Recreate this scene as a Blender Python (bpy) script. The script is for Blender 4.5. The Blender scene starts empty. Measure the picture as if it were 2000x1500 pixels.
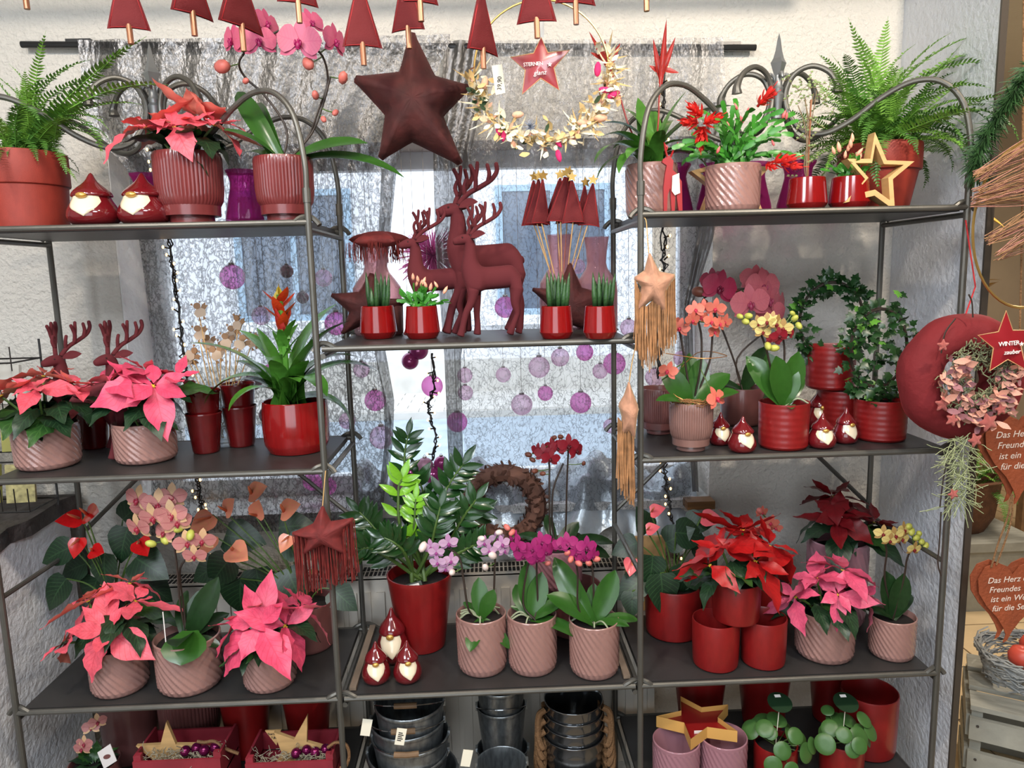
import bpy, bmesh, math, random
from mathutils import Vector, Matrix, Quaternion

sc = bpy.context.scene
col = sc.collection
PI = math.pi
rnd = random.Random(7)

# ------------------------------------------------------------------ camera
PITCH, ROLL, YAW, FPX = math.radians(8.4795), math.radians(-1.4609), math.radians(1.8419), 1417.54
CAM = Vector((0, -1.6, 1.58))
_f = Vector((math.sin(YAW) * math.cos(PITCH), math.cos(YAW) * math.cos(PITCH), -math.sin(PITCH)))
_r = Vector((math.cos(YAW), -math.sin(YAW), 0))
_u = _r.cross(_f)
CR = _r * math.cos(ROLL) + _u * math.sin(ROLL)
CU = -_r * math.sin(ROLL) + _u * math.cos(ROLL)
CF = _f
cam_d = bpy.data.cameras.new('camera')
cam_d.sensor_width = 36.0
cam_d.lens = FPX / 2000 * 36
cam_d.clip_start = 0.05
cam = bpy.data.objects.new('camera', cam_d)
col.objects.link(cam)
cam.matrix_world = Matrix(((CR.x, CU.x, -CF.x, CAM.x), (CR.y, CU.y, -CF.y, CAM.y), (CR.z, CU.z, -CF.z, CAM.z), (0, 0, 0, 1)))
sc.camera = cam

# ------------------------------------------------------------------ world, lights, exposure
w = bpy.data.worlds.new('overcast_sky')
sc.world = w
w.use_nodes = True
bg = w.node_tree.nodes['Background']
bg.inputs[0].default_value = (0.90, 0.95, 1.0, 1)
bg.inputs[1].default_value = 4.5


def light(name, kind, loc, target, power, color, **k):
    d = bpy.data.lights.new(name, kind)
    d.energy = power
    d.color = color
    for a, b in k.items():
        setattr(d, a, b)
    o = bpy.data.objects.new(name, d)
    col.objects.link(o)
    o.location = loc
    o.rotation_euler = (Vector(target) - Vector(loc)).to_track_quat('-Z', 'Y').to_euler()
    return o


WARM, COOL = (1.0, 0.87, 0.72), (0.84, 0.91, 1.0)
SPOTS = [(-1.15, -0.95, 2.6, -0.9, 36), (-0.35, -1.0, 2.6, -0.3, 36), (0.45, -1.0, 2.6, 0.35, 38), (1.2, -0.95, 2.6, 1.0, 72)]
for i, (x, y, z, tx, p_) in enumerate(SPOTS):
    light('spot_light', 'SPOT', (x, y, z), (tx, 0.3, 1.25), p_, WARM, spot_size=math.radians(105), spot_blend=0.6, shadow_soft_size=0.035)
light('led_panel_light', 'AREA', (-1.1, -1.9, 2.66), (-0.9, -1.0, 0.0), 58, COOL, shape='SQUARE', size=0.8)
light('led_panel_light', 'AREA', (0.6, -2.1, 2.66), (0.6, -1.2, 0.0), 40, COOL, shape='SQUARE', size=0.8)
light('front_daylight_fill', 'AREA', (-0.7, -3.6, 1.45), (-0.7, 0.0, 1.2), 52, (0.82, 0.91, 1.0), shape='RECTANGLE', size=2.4, size_y=1.9)  # added area light: low cool fill from the front, standing in for daylight
light('side_room_light', 'AREA', (2.4, 1.2, 2.62), (2.4, 1.2, 0.0), 44, WARM, shape='SQUARE', size=0.6)

sc.view_settings.view_transform = 'Standard'
sc.view_settings.look = 'None'
sc.view_settings.gamma = 1
sc.view_settings.use_curve_mapping = False
sc.view_settings.exposure = -0.08
sc.cycles.max_bounces = 7
sc.cycles.diffuse_bounces = 3
sc.cycles.glossy_bounces = 3
sc.cycles.transmission_bounces = 6
sc.cycles.transparent_max_bounces = 16
sc.cycles.adaptive_threshold = 0.03
sc.cycles.caustics_reflective = False
sc.cycles.caustics_refractive = False
sc.cycles.sample_clamp_indirect = 6


# ------------------------------------------------------------------ photo helpers: a ray of the photograph meets a real plane
def ray(u, v):
    return CR * ((u - 1000) / FPX) - CU * ((v - 750) / FPX) + CF


def P(u, v, Y):
    d = ray(u, v)
    return CAM + d * ((Y - CAM.y) / d.y)


def PZ(u, v, Z):
    d = ray(u, v)
    return CAM + d * ((Z - CAM.z) / d.z)


def depth(p):
    return (Vector(p) - CAM).dot(CF)


def XA(u, Y, Z):
    """x of the point at depth Y and height Z that the photo shows in column u"""
    k = (u - 1000) / FPX
    a = CR - CF * k
    c = (Y - CAM.y) * a.y + (Z - CAM.z) * a.z
    return -c / a.x


# ------------------------------------------------------------------ materials
def lin(r, g, b):
    f = lambda c: (c / 255 / 12.92) if c / 255 <= 0.04045 else ((c / 255 + 0.055) / 1.055) ** 2.4
    return (f(r), f(g), f(b), 1)


MATS = {}


def mat(name, rgb, rough=0.5, metal=0.0, bump=0.0, bscale=60, var=0.0, vscale=20, spec=0.5, coat=0.0, sheen=0.0,
        emit=None, sss=0.0, vein=None, alpha=None, trans=0.0, stretch=(1, 1, 1), hue2=None, two_sided=None):
    m = bpy.data.materials.new(name)
    m.use_nodes = True
    nt = m.node_tree
    N, L = nt.nodes, nt.links
    b = N['Principled BSDF']
    b.inputs['Base Color'].default_value = lin(*rgb)
    b.inputs['Roughness'].default_value = rough
    b.inputs['Metallic'].default_value = metal
    b.inputs['Specular IOR Level'].default_value = spec
    if coat:
        b.inputs['Coat Weight'].default_value = coat
        b.inputs['Coat Roughness'].default_value = 0.06
    if sheen:
        b.inputs['Sheen Weight'].default_value = sheen
        b.inputs['Sheen Roughness'].default_value = 0.35
        b.inputs['Sheen Tint'].default_value = lin(min(255, rgb[0] * 1.6), min(255, rgb[1] * 2), min(255, rgb[2] * 2))
    if sss:
        b.inputs['Subsurface Weight'].default_value = sss
        b.inputs['Subsurface Radius'].default_value = (0.01, 0.006, 0.004)
        b.inputs['Subsurface Scale'].default_value = 0.3
    if trans:
        b.inputs['Transmission Weight'].default_value = trans
    if alpha is not None:
        b.inputs['Alpha'].default_value = alpha
    if emit:
        b.inputs['Emission Color'].default_value = lin(*emit[0])
        b.inputs['Emission Strength'].default_value = emit[1]
    tc = None
    if bump or var or hue2:
        tc = N.new('ShaderNodeTexCoord')
        mp = N.new('ShaderNodeMapping')
        mp.inputs['Scale'].default_value = stretch
        L.new(tc.outputs['Object'], mp.inputs['Vector'])
    c_out = None
    if var or hue2:
        n = N.new('ShaderNodeTexNoise')
        n.inputs['Scale'].default_value = vscale
        n.inputs['Detail'].default_value = 5
        L.new(mp.outputs[0], n.inputs['Vector'])
        r = N.new('ShaderNodeValToRGB')
        r.color_ramp.elements[0].position = 0.3
        r.color_ramp.elements[1].position = 0.7
        a = lin(*rgb)
        if hue2:
            r.color_ramp.elements[0].color = lin(*hue2)
            r.color_ramp.elements[1].color = a
        else:
            r.color_ramp.elements[0].color = tuple(c * (1 - var) for c in a[:3]) + (1,)
            r.color_ramp.elements[1].color = tuple(min(1, c * (1 + var)) for c in a[:3]) + (1,)
        L.new(n.outputs[0], r.inputs[0])
        c_out = r.outputs[0]
    if vein:
        # vein = (rgb of the veins, number of side veins, strength): lines drawn along the blade's own coordinates
        uv = N.new('ShaderNodeUVMap')
        sp = N.new('ShaderNodeSeparateXYZ')
        L.new(uv.outputs[0], sp.inputs[0])
        s1 = N.new('ShaderNodeMath'); s1.operation = 'SUBTRACT'; s1.inputs[1].default_value = 0.5
        L.new(sp.outputs[0], s1.inputs[0])
        s2 = N.new('ShaderNodeMath'); s2.operation = 'ABSOLUTE'
        L.new(s1.outputs[0], s2.inputs[0])
        s3 = N.new('ShaderNodeMath'); s3.operation = 'MULTIPLY_ADD'; s3.inputs[1].default_value = -0.55
        L.new(s2.outputs[0], s3.inputs[0]); L.new(sp.outputs[1], s3.inputs[2])
        s4 = N.new('ShaderNodeMath'); s4.operation = 'MULTIPLY'; s4.inputs[1].default_value = vein[1]
        L.new(s3.outputs[0], s4.inputs[0])
        s5 = N.new('ShaderNodeMath'); s5.operation = 'FRACT'
        L.new(s4.outputs[0], s5.inputs[0])
        s6 = N.new('ShaderNodeMath'); s6.operation = 'LESS_THAN'; s6.inputs[1].default_value = 0.14
        L.new(s5.outputs[0], s6.inputs[0])
        s7 = N.new('ShaderNodeMath'); s7.operation = 'LESS_THAN'; s7.inputs[1].default_value = 0.022
        L.new(s2.outputs[0], s7.inputs[0])
        s8 = N.new('ShaderNodeMath'); s8.operation = 'MAXIMUM'
        L.new(s6.outputs[0], s8.inputs[0]); L.new(s7.outputs[0], s8.inputs[1])
        s9 = N.new('ShaderNodeMath'); s9.operation = 'MULTIPLY'; s9.inputs[1].default_value = vein[2]
        L.new(s8.outputs[0], s9.inputs[0])
        mx = N.new('ShaderNodeMix'); mx.data_type = 'RGBA'
        L.new(s9.outputs[0], mx.inputs[0])
        if c_out:
            L.new(c_out, mx.inputs[6])
        else:
            mx.inputs[6].default_value = lin(*rgb)
        mx.inputs[7].default_value = lin(*vein[0])
        c_out = mx.outputs[2]
    if two_sided:
        ge = N.new('ShaderNodeNewGeometry')
        mx = N.new('ShaderNodeMix'); mx.data_type = 'RGBA'
        L.new(ge.outputs['Backfacing'], mx.inputs[0])
        if c_out:
            L.new(c_out, mx.inputs[6])
        else:
            mx.inputs[6].default_value = lin(*rgb)
        mx.inputs[7].default_value = lin(*two_sided)
        c_out = mx.outputs[2]
    if c_out:
        L.new(c_out, b.inputs['Base Color'])
    if bump:
        n = N.new('ShaderNodeTexNoise')
        n.inputs['Scale'].default_value = bscale
        n.inputs['Detail'].default_value = 4
        L.new(mp.outputs[0], n.inputs['Vector'])
        bp = N.new('ShaderNodeBump')
        bp.inputs['Strength'].default_value = bump
        bp.inputs['Distance'].default_value = 0.01
        L.new(n.outputs[0], bp.inputs['Height'])
        L.new(bp.outputs[0], b.inputs['Normal'])
    MATS[name] = m
    return m


def glassy(name, rgb, a_trans=0.7, rough=0.05, tint=None, glow=0.0):
    """coloured thin glass: part see-through, part glossy coloured body"""
    m = bpy.data.materials.new(name)
    m.use_nodes = True
    N, L = m.node_tree.nodes, m.node_tree.links
    b = N['Principled BSDF']
    b.inputs['Base Color'].default_value = lin(*rgb)
    b.inputs['Roughness'].default_value = rough
    t = N.new('ShaderNodeBsdfTransparent')
    t.inputs[0].default_value = lin(*(tint or rgb))
    lw = N.new('ShaderNodeLayerWeight')
    lw.inputs[0].default_value = 0.35
    mr = N.new('ShaderNodeMapRange')
    mr.inputs[3].default_value = 1 - a_trans
    mr.inputs[4].default_value = 1 - a_trans * 0.25
    L.new(lw.outputs['Facing'], mr.inputs[0])
    mx = N.new('ShaderNodeMixShader')
    body = b.outputs[0]
    if glow:   # light from behind shines through the coloured glass
        tl = N.new('ShaderNodeBsdfTranslucent')
        tl.inputs[0].default_value = lin(*rgb)
        mg = N.new('ShaderNodeMixShader')
        mg.inputs[0].default_value = glow
        L.new(body, mg.inputs[1]); L.new(tl.outputs[0], mg.inputs[2])
        body = mg.outputs[0]
    L.new(mr.outputs[0], mx.inputs[0])
    L.new(t.outputs[0], mx.inputs[1])
    L.new(body, mx.inputs[2])
    L.new(mx.outputs[0], N['Material Output'].inputs[0])
    MATS[name] = m
    return m


# ------------------------------------------------------------------ meshes
class MB:
    def __init__(s):
        s.v, s.f, s.uv = [], [], {}

    def add(s, vs, fs):
        o = len(s.v)
        s.v += [tuple(x) for x in vs]
        s.f += [tuple(i + o for i in q) for q in fs]
        return s

    def box(s, a, b):
        x0, y0, z0 = a
        x1, y1, z1 = b
        return s.add([(x0, y0, z0), (x1, y0, z0), (x1, y1, z0), (x0, y1, z0), (x0, y0, z1), (x1, y0, z1), (x1, y1, z1), (x0, y1, z1)],
                     [(3, 2, 1, 0), (4, 5, 6, 7), (0, 1, 5, 4), (1, 2, 6, 5), (2, 3, 7, 6), (3, 0, 4, 7)])

    def tube(s, pts, r, n=8, cap=True, closed=False):
        pts = [Vector(p) for p in pts]
        m = len(pts)
        rs = r if isinstance(r, (list, tuple)) else [r] * m
        vs, fs = [], []
        t0 = (pts[1] - pts[0]).normalized()
        up = Vector((0, 0, 1)) if abs(t0.z) < 0.9 else Vector((0, 1, 0))
        nx = t0.cross(up).normalized()
        for i in range(m):
            if closed:
                t = (pts[(i + 1) % m] - pts[i - 1]).normalized()
            else:
                t = (pts[min(i + 1, m - 1)] - pts[max(i - 1, 0)]).normalized()
            nx = (nx - t * nx.dot(t))
            nx = nx.normalized() if nx.length > 1e-6 else t.orthogonal().normalized()
            ny = t.cross(nx)
            for k in range(n):
                a = 2 * PI * k / n
                vs.append(pts[i] + (nx * math.cos(a) + ny * math.sin(a)) * rs[i])
        last = m if closed else m - 1
        for i in range(last):
            j = (i + 1) % m
            for k in range(n):
                k2 = (k + 1) % n
                fs.append((i * n + k, i * n + k2, j * n + k2, j * n + k))
        if cap and not closed:
            fs.append(tuple(range(n - 1, -1, -1)))
            fs.append(tuple((m - 1) * n + k for k in range(n)))
        return s.add(vs, fs)

    def lathe(s, prof, n=32, mod=None, c=(0, 0, 0)):
        vs, fs = [], []
        for i, (r, z) in enumerate(prof):
            for k in range(n):
                a = 2 * PI * k / n
                rr = r + (mod(a, r, z, i) if mod else 0)
                vs.append((c[0] + rr * math.cos(a), c[1] + rr * math.sin(a), c[2] + z))
        for i in range(len(prof) - 1):
            for k in range(n):
                k2 = (k + 1) % n
                fs.append((i * n + k, i * n + k2, (i + 1) * n + k2, (i + 1) * n + k))
        if prof[0][0] > 1e-6:
            fs.append(tuple(range(n - 1, -1, -1)))
        return s.add(vs, fs)

    def ball(s, c, r, nu=12, nv=8, sq=(1, 1, 1)):
        vs, fs = [], []
        for i in range(nv + 1):
            a = PI * i / nv
            for k in range(nu):
                b = 2 * PI * k / nu
                vs.append((c[0] + r * sq[0] * math.sin(a) * math.cos(b), c[1] + r * sq[1] * math.sin(a) * math.sin(b), c[2] - r * sq[2] * math.cos(a)))
        for i in range(nv):
            for k in range(nu):
                k2 = (k + 1) % nu
                fs.append((i * nu + k, i * nu + k2, (i + 1) * nu + k2, (i + 1) * nu + k))
        return s.add(vs, fs)

    def prism(s, poly, y0, y1):
        """polygon in x,z extruded along y"""
        n = len(poly)
        vs = [(p[0], y0, p[1]) for p in poly] + [(p[0], y1, p[1]) for p in poly]
        fs = [tuple(range(n)), tuple(range(2 * n - 1, n - 1, -1))]
        for i in range(n):
            j = (i + 1) % n
            fs.append((j, i, n + i, n + j))
        return s.add(vs, fs)

    def mesh(s, name, m, smooth=True, angle=None, tri=False):
        me = bpy.data.meshes.new(name)
        me.from_pydata(s.v, [], s.f)
        for mm in (m if isinstance(m, (list, tuple)) else [m]):
            me.materials.append(MATS[mm] if isinstance(mm, str) else mm)
        if tri:
            bm = bmesh.new(); bm.from_mesh(me)
            bmesh.ops.triangulate(bm, faces=[f for f in bm.faces if len(f.verts) > 4])
            bm.to_mesh(me); bm.free()
        if smooth:
            me.polygons.foreach_set('use_smooth', [True] * len(me.polygons))
            if angle:
                me.set_sharp_from_angle(angle=math.radians(angle))
        me.update()
        return me


def inst(name, me, parent=None, M=None, label=None):
    o = bpy.data.objects.new(name, me)
    col.objects.link(o)
    if parent is not None:
        o.parent = parent
    if M is not None:
        o.matrix_local = M
    if label:
        o['label'] = label
    return o


def obj(name, mb, m, parent=None, smooth=True, angle=35, M=None, label=None, tri=False):
    return inst(name, mb.mesh(name, m, smooth, angle, tri), parent, M, label)


def T(x=0, y=0, z=0):
    return Matrix.Translation((x, y, z))


def RZ(a):
    return Matrix.Rotation(a, 4, 'Z')


def RX(a):
    return Matrix.Rotation(a, 4, 'X')


def RY(a):
    return Matrix.Rotation(a, 4, 'Y')


def SC(x, y=None, z=None):
    return Matrix.Diagonal((x, x if y is None else y, x if z is None else z, 1))


def aim(base, d, up=(0, 0, 1), s=1.0, roll=0.0, sy=None, sz=None):
    """matrix taking +X to direction d, +Z near up"""
    x = Vector(d).normalized()
    u = Vector(up)
    y = u.cross(x)
    if y.length < 1e-4:
        y = Vector((0, 1, 0)).cross(x)
        if y.length < 1e-4:
            y = Vector((1, 0, 0)).cross(x)
    y.normalize()
    z = x.cross(y)
    M = Matrix(((x.x, y.x, z.x, 0), (x.y, y.y, z.y, 0), (x.z, y.z, z.z, 0), (0, 0, 0, 1)))
    return T(*base) @ M @ RX(roll) @ SC(s, sy or s, sz or s)


def thing(name, label, cat, loc=(0, 0, 0), rz=0, group=None, M=None):
    o = bpy.data.objects.new(name, None)
    o.empty_display_size = 0.02
    col.objects.link(o)
    o.matrix_local = M if M is not None else T(*loc) @ RZ(rz)
    o['label'] = label
    o['category'] = cat
    if group:
        o['group'] = group
    return o


def tag(o, label=None, cat=None, group=None, kind=None):
    for k, v in (('label', label), ('category', cat), ('group', group), ('kind', kind)):
        if v:
            o[k] = v
    return o


def struct(name, mb, m, parent=None, **k):
    o = obj(name, mb, m, parent, **k)
    o['kind'] = 'structure'
    return o


def text_mesh(name, body, size, m, extrude=0.0004, shear=0.0, align='LEFT', spacing=1.0):
    cu = bpy.data.curves.new(name, 'FONT')
    cu.body = body
    cu.size = size
    cu.extrude = extrude
    cu.shear = shear
    cu.align_x = align
    cu.space_character = spacing
    cu.resolution_u = 3
    o = bpy.data.objects.new(name, cu)
    col.objects.link(o)
    dg = bpy.context.evaluated_depsgraph_get()
    me = bpy.data.meshes.new_from_object(o.evaluated_get(dg))
    bpy.data.objects.remove(o)
    me.materials.clear()
    me.materials.append(MATS[m])
    return me


def smooth_path(pts, n=6, closed=False):
    """Catmull-Rom through points"""
    p = [Vector(q) for q in pts]
    m = len(p)
    out = []
    for i in range(m if closed else m - 1):
        a = p[i - 1] if (i > 0 or closed) else p[0] * 2 - p[1]
        b, c = p[i], p[(i + 1) % m]
        d = p[(i + 2) % m] if (i + 2 < m or closed) else p[m - 1] * 2 - p[m - 2]
        for k in range(n):
            t = k / n
            out.append(0.5 * ((2 * b) + (c - a) * t + (2 * a - 5 * b + 4 * c - d) * t * t + (3 * b - a - 3 * c + d) * t ** 3))
    if not closed:
        out.append(p[-1])
    return out


def fan(poly_outline):
    return poly_outline

# ================================================================== THE SETTING
def plaster(name, rgb, bump=0.85, sc1=72, warm=None):
    m = bpy.data.materials.new(name)
    m.use_nodes = True
    N, L = m.node_tree.nodes, m.node_tree.links
    b = N['Principled BSDF']
    b.inputs['Roughness'].default_value = 0.85
    tc = N.new('ShaderNodeTexCoord')
    n1 = N.new('ShaderNodeTexNoise'); n1.inputs['Scale'].default_value = sc1; n1.inputs['Detail'].default_value = 4; n1.inputs['Roughness'].default_value = 0.55
    n2 = N.new('ShaderNodeTexNoise'); n2.inputs['Scale'].default_value = 3.0; n2.inputs['Detail'].default_value = 3
    vo = N.new('ShaderNodeTexVoronoi'); vo.inputs['Scale'].default_value = sc1 * 1.3
    for n in (n1, n2, vo):
        L.new(tc.outputs['Object'], n.inputs['Vector'])
    r = N.new('ShaderNodeValToRGB')
    a = lin(*rgb)
    r.color_ramp.elements[0].color = tuple(c * 0.9 for c in a[:3]) + (1,)
    r.color_ramp.elements[1].color = a
    L.new(n2.outputs[0], r.inputs[0])
    L.new(r.outputs[0], b.inputs['Base Color'])
    rr = N.new('ShaderNodeValToRGB'); rr.color_ramp.elements[0].position = 0.30; rr.color_ramp.elements[1].position = 0.62
    L.new(n1.outputs[0], rr.inputs[0])
    mu = N.new('ShaderNodeMath'); mu.operation = 'MULTIPLY_ADD'; mu.inputs[1].default_value = 0.35
    L.new(vo.outputs['Distance'], mu.inputs[0]); L.new(rr.outputs[0], mu.inputs[2])
    bp = N.new('ShaderNodeBump'); bp.inputs['Strength'].default_value = bump; bp.inputs['Distance'].default_value = 0.0045
    L.new(mu.outputs[0], bp.inputs['Height'])
    L.new(bp.outputs[0], b.inputs['Normal'])
    MATS[name] = m


plaster('white_plaster', (220, 215, 206))
plaster('side_plaster', (226, 228, 232), 0.5, 60)
plaster('reveal_plaster', (236, 235, 232), 0.6, 40)
plaster('ceiling_paint', (235, 233, 228), 0.2, 20)
plaster('facade_paint', (226, 228, 232), 0.3, 4)
mat('floor_tile', (214, 190, 150), 0.35, var=0.12, vscale=6)
mat('grout', (120, 105, 85), 0.9)
mat('dark_stone', (58, 52, 50), 0.55, bump=0.8, bscale=35, var=0.5, vscale=18)
mat('asphalt', (150, 162, 172), 0.9, var=0.15, vscale=4)
mat('paving', (190, 188, 182), 0.85, var=0.12, vscale=5)
mat('white_frame', (236, 238, 240), 0.4)
mat('ext_window', (86, 100, 118), 0.15, spec=0.8)
mat('shutter_blue', (150, 176, 196), 0.5)
mat('radiator_paint', (205, 198, 186), 0.45)
mat('slot_dark', (35, 32, 30), 0.8)
mat('wood_sill', (120, 84, 48), 0.5, var=0.25, vscale=14, stretch=(1, 8, 8))
glassy('window_glass', (235, 240, 245), 0.97, 0.02, tint=(250, 252, 255))

WY, WT = 0.5, 0.22           # room face and thickness of the window wall
OX0, OX1, OZ0, OZ1 = -1.03, 0.655, 0.90, 1.955
WRX = 1.18                   # right-hand stub wall
YE = 0.105
CZ = 2.75
mb = MB()
mb.box((-3.2, WY, -0.05), (OX0, WY + WT, CZ))
mb.box((OX1, WY, -0.05), (WRX + 0.02, WY + WT, CZ))
mb.box((OX0, WY, -0.05), (OX1, WY + WT, OZ0))
mb.box((OX0, WY, OZ1), (OX1, WY + WT, CZ))
struct('wall_back', mb, 'white_plaster', smooth=False)
mb = MB(); mb.box((WRX, YE, -0.05), (WRX + 0.014, WY, CZ))
struct('wall_right', mb, 'side_plaster', smooth=False)
mb = MB(); mb.box((WRX + 0.014, WY, -0.05), (WRX + 0.03, 3.6, CZ)); mb.box((WRX + 0.03, 3.6, -0.05), (4.2, 3.7, CZ))
mat('side_wall_paint', (176, 160, 138), 0.8, var=0.08, vscale=3)
struct('wall_side_room', mb, 'side_wall_paint', smooth=False)
mb = MB(); mb.box((WRX - 0.001, YE - 0.006, 0), (WRX + 0.015, YE, CZ))
mat('dark_edge', (70, 62, 54), 0.4)
struct('trim_1', mb, 'dark_edge', smooth=False)
mb = MB(); mb.box((-3.2, -3.7, -0.05), (-3.1, WY, CZ)); struct('wall_left', mb, 'white_plaster', smooth=False)
mb = MB(); mb.box((4.1, -3.7, -0.05), (4.2, 3.6, CZ)); struct('wall_far_right', mb, 'side_wall_paint', smooth=False)
mb = MB(); mb.box((-3.2, -3.8, -0.05), (4.2, -3.7, CZ)); struct('wall_front', mb, 'white_plaster', smooth=False)
mb = MB(); mb.box((-3.2, -3.8, CZ), (4.2, WY + WT, CZ + 0.08)); mb.box((WRX, WY + WT, CZ), (4.2, 3.7, CZ + 0.08))
struct('ceiling', mb, 'ceiling_paint', smooth=False)
mb = MB(); mb.box((-3.2, -3.8, -0.06), (4.2, 3.7, -0.004))
fl = struct('floor', mb, 'grout', smooth=False)
tm = MB().box((0.004, 0.004, -0.004), (0.326, 0.326, 0.0)).mesh('tile', 'floor_tile', smooth=False)
for ix in range(2, 12):
    for iy in range(-2, 10):
        if 1.28 + (ix - 2) * 0.33 < 4.0 and -0.3 + (iy + 2) * 0.33 < 3.3:
            inst('tile', tm, fl, T(1.28 + (ix - 2) * 0.33, -0.3 + (iy + 2) * 0.33, 0))

# window: frame, pane, sill
win = thing('window_1', 'wide shop window behind the shelves', 'window', (OX0, WY + WT - 0.05, OZ0))
del win['category']; win['kind'] = 'structure'
wl, wh = OX1 - OX0, OZ1 - OZ0
fr = MB()
fr.box((0, 0, 0), (wl, 0.05, 0.06)).box((0, 0, wh - 0.05), (wl, 0.05, wh)).box((0, 0, 0.06), (0.05, 0.05, wh - 0.05)).box((wl - 0.05, 0, 0.06), (wl, 0.05, wh - 0.05))
obj('window_frame', fr, 'white_frame', win, smooth=False)
obj('pane', MB().box((0.05, 0.022, 0.06), (wl - 0.05, 0.026, wh - 0.05)), 'window_glass', win, smooth=False)
obj('window_sill', MB().box((0.0, -WT + 0.03, -0.02), (wl, 0.0, 0.004)), 'reveal_plaster', win, smooth=False)
obj('sill_end', MB().box((wl - 0.085, -WT - 0.02, -0.012), (wl - 0.003, -WT + 0.03, 0.012)), 'wood_sill', win, smooth=False)
# bright smoother plaster lining of the left reveal
obj('reveal', MB().box((-0.001, -WT + 0.052, 0), (0.004, 0.0, wh)), 'reveal_plaster', win, smooth=False)

# unseen window frame added on the solid wall to match the front area light
w2 = thing('added_window', 'added window frame on the unseen opposite wall, matching the front fill light', 'window', (-1.9, -3.7, 0.5))
del w2['category']; w2['kind'] = 'structure'
obj('window_frame', MB().box((0, 0, 0), (2.4, .04, .06)).box((0, 0, 1.84), (2.4, .04, 1.9)).box((0, 0, .06), (.06, .04, 1.84)).box((2.34, 0, .06), (2.4, .04, 1.84)).box((1.17, 0, .06), (1.23, .04, 1.84)), 'white_frame', w2, smooth=False)

# low wall with a stone slab on the left
mb = MB(); mb.box((-3.1, -1.0, -0.05), (-1.205, 0.43, 0.95))
struct('wall_low_left', mb, 'side_plaster', smooth=False)
slab = MB()
random.seed(3)
n = 26
top, bot = [], []
for i in range(n + 1):
    y = -1.02 + (0.46 + 1.02) * i / n
    top.append((-1.195 + random.uniform(-0.012, 0.012), y))
vs = []
for i, (x, y) in enumerate(top):
    vs += [(-3.1, y, 0.951), (x + random.uniform(-0.006, 0.006), y, 0.951), (x, y, 0.992), (-3.1, y, 0.996)]
fs = []
for i in range(n):
    a, b = i * 4, i * 4 + 4
    fs += [(a, a + 1, b + 1, b), (a + 1, a + 2, b + 2, b + 1), (a + 2, a + 3, b + 3, b + 2)]
fs += [(3, 2, 1, 0), (n * 4, n * 4 + 1, n * 4 + 2, n * 4 + 3)]
slab.add(vs, fs)
so = obj('stone_slab', slab, 'dark_stone', None, smooth=False)
tag(so, 'dark rough stone slab on top of the low white wall', 'slab')

# street outside: road, pavement, pale house with windows
mb = MB(); mb.box((-12, WY + WT, -0.12), (12, 6.6, -0.02)); struct('road', mb, 'asphalt', smooth=False)
pav = struct('pavement', MB().box((-12, 6.6, -0.12), (12, 8.0, 0.06)), 'paving', smooth=False)
pm = MB().box((0, 0, 0), (0.28, 0.19, 0.012)).mesh('paving_stone', 'paving', smooth=False)
for ix in range(22):
    for iy in range(7):
        inst('paving_stone', pm, pav, T(-4.0 + ix * 0.29 + (0.14 if iy % 2 else 0), 6.62 + iy * 0.197, 0.06))
hb = thing('house', 'pale house across the street seen through the window', 'building', (-3.0, 8.0, 0))
obj('wall', MB().box((-9, 0, -0.1), (14, 3, 7.5)), 'facade_paint', hb, smooth=False)
obj('plinth', MB().box((-9, -0.05, -0.1), (14, 0.0, 0.5)), 'paving', hb, smooth=False)
wf = MB().box((-0.75, -0.05, -0.08), (0.75, 0.0, 0.0)).box((-0.75, -0.05, 1.5), (0.75, 0, 1.58)).box((-0.75, -0.05, 0), (-0.66, 0, 1.5)).box((0.66, -0.05, 0), (0.75, 0, 1.5)).box((-0.04, -0.05, 0), (0.04, 0, 1.5)).mesh('frame', 'shutter_blue', smooth=False)
wp = MB().box((-0.66, -0.02, 0), (0.66, 0.0, 1.5)).mesh('glass', 'ext_window', smooth=False)
sillm = MB().box((-0.9, -0.16, -0.2), (0.9, 0, -0.08)).mesh('sill', 'white_frame', smooth=False)
for (x, z) in ((0.55, 1.15), (3.9, 1.15), (6.3, 1.15), (-2.8, 1.15), (0.55, 4.2), (3.9, 4.2)):
    wo = inst('window', wf, hb, T(x, 0, z))
    inst('pane', wp, wo); inst('sill', sillm, wo)

# radiator under the window
rad = thing('radiator', 'cream panel radiator with slotted top under the window', 'radiator', (-1.0, 0.392, 0.12))
RW, RH = 1.46, 0.61
obj('panel', MB().box((0, 0, 0), (RW, 0.02, RH)), 'radiator_paint', rad, smooth=False)
obj('back_panel', MB().box((0, 0.07, 0), (RW, 0.085, RH)), 'radiator_paint', rad, smooth=False)
rib = MB()
rib.prism([(-0.012, 0), (0.012, 0), (0.012, RH - 0.08), (-0.012, RH - 0.08)], -0.007, 0.0)
rm = rib.mesh('rib', 'radiator_paint', smooth=False)
for i in range(36):
    inst('rib', rm, rad, T(0.03 + i * 0.04, 0, 0.04))
g = obj('top_grille', MB().box((0, 0.0, RH - 0.004), (RW, 0.085, RH + 0.004)), 'radiator_paint', rad, smooth=False)
sm = MB().box((-0.004, -0.014, 0), (0.004, 0.014, 0.0012)).mesh('slot', 'slot_dark', smooth=False)
for i in range(118):
    for j in range(2):
        inst('slot', sm, g, T(0.02 + i * 0.0122, 0.024 + j * 0.036, RH + 0.004))
obj('side_cover', MB().box((RW, 0, 0), (RW + 0.006, 0.085, RH)), 'radiator_paint', rad, smooth=False)

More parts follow.
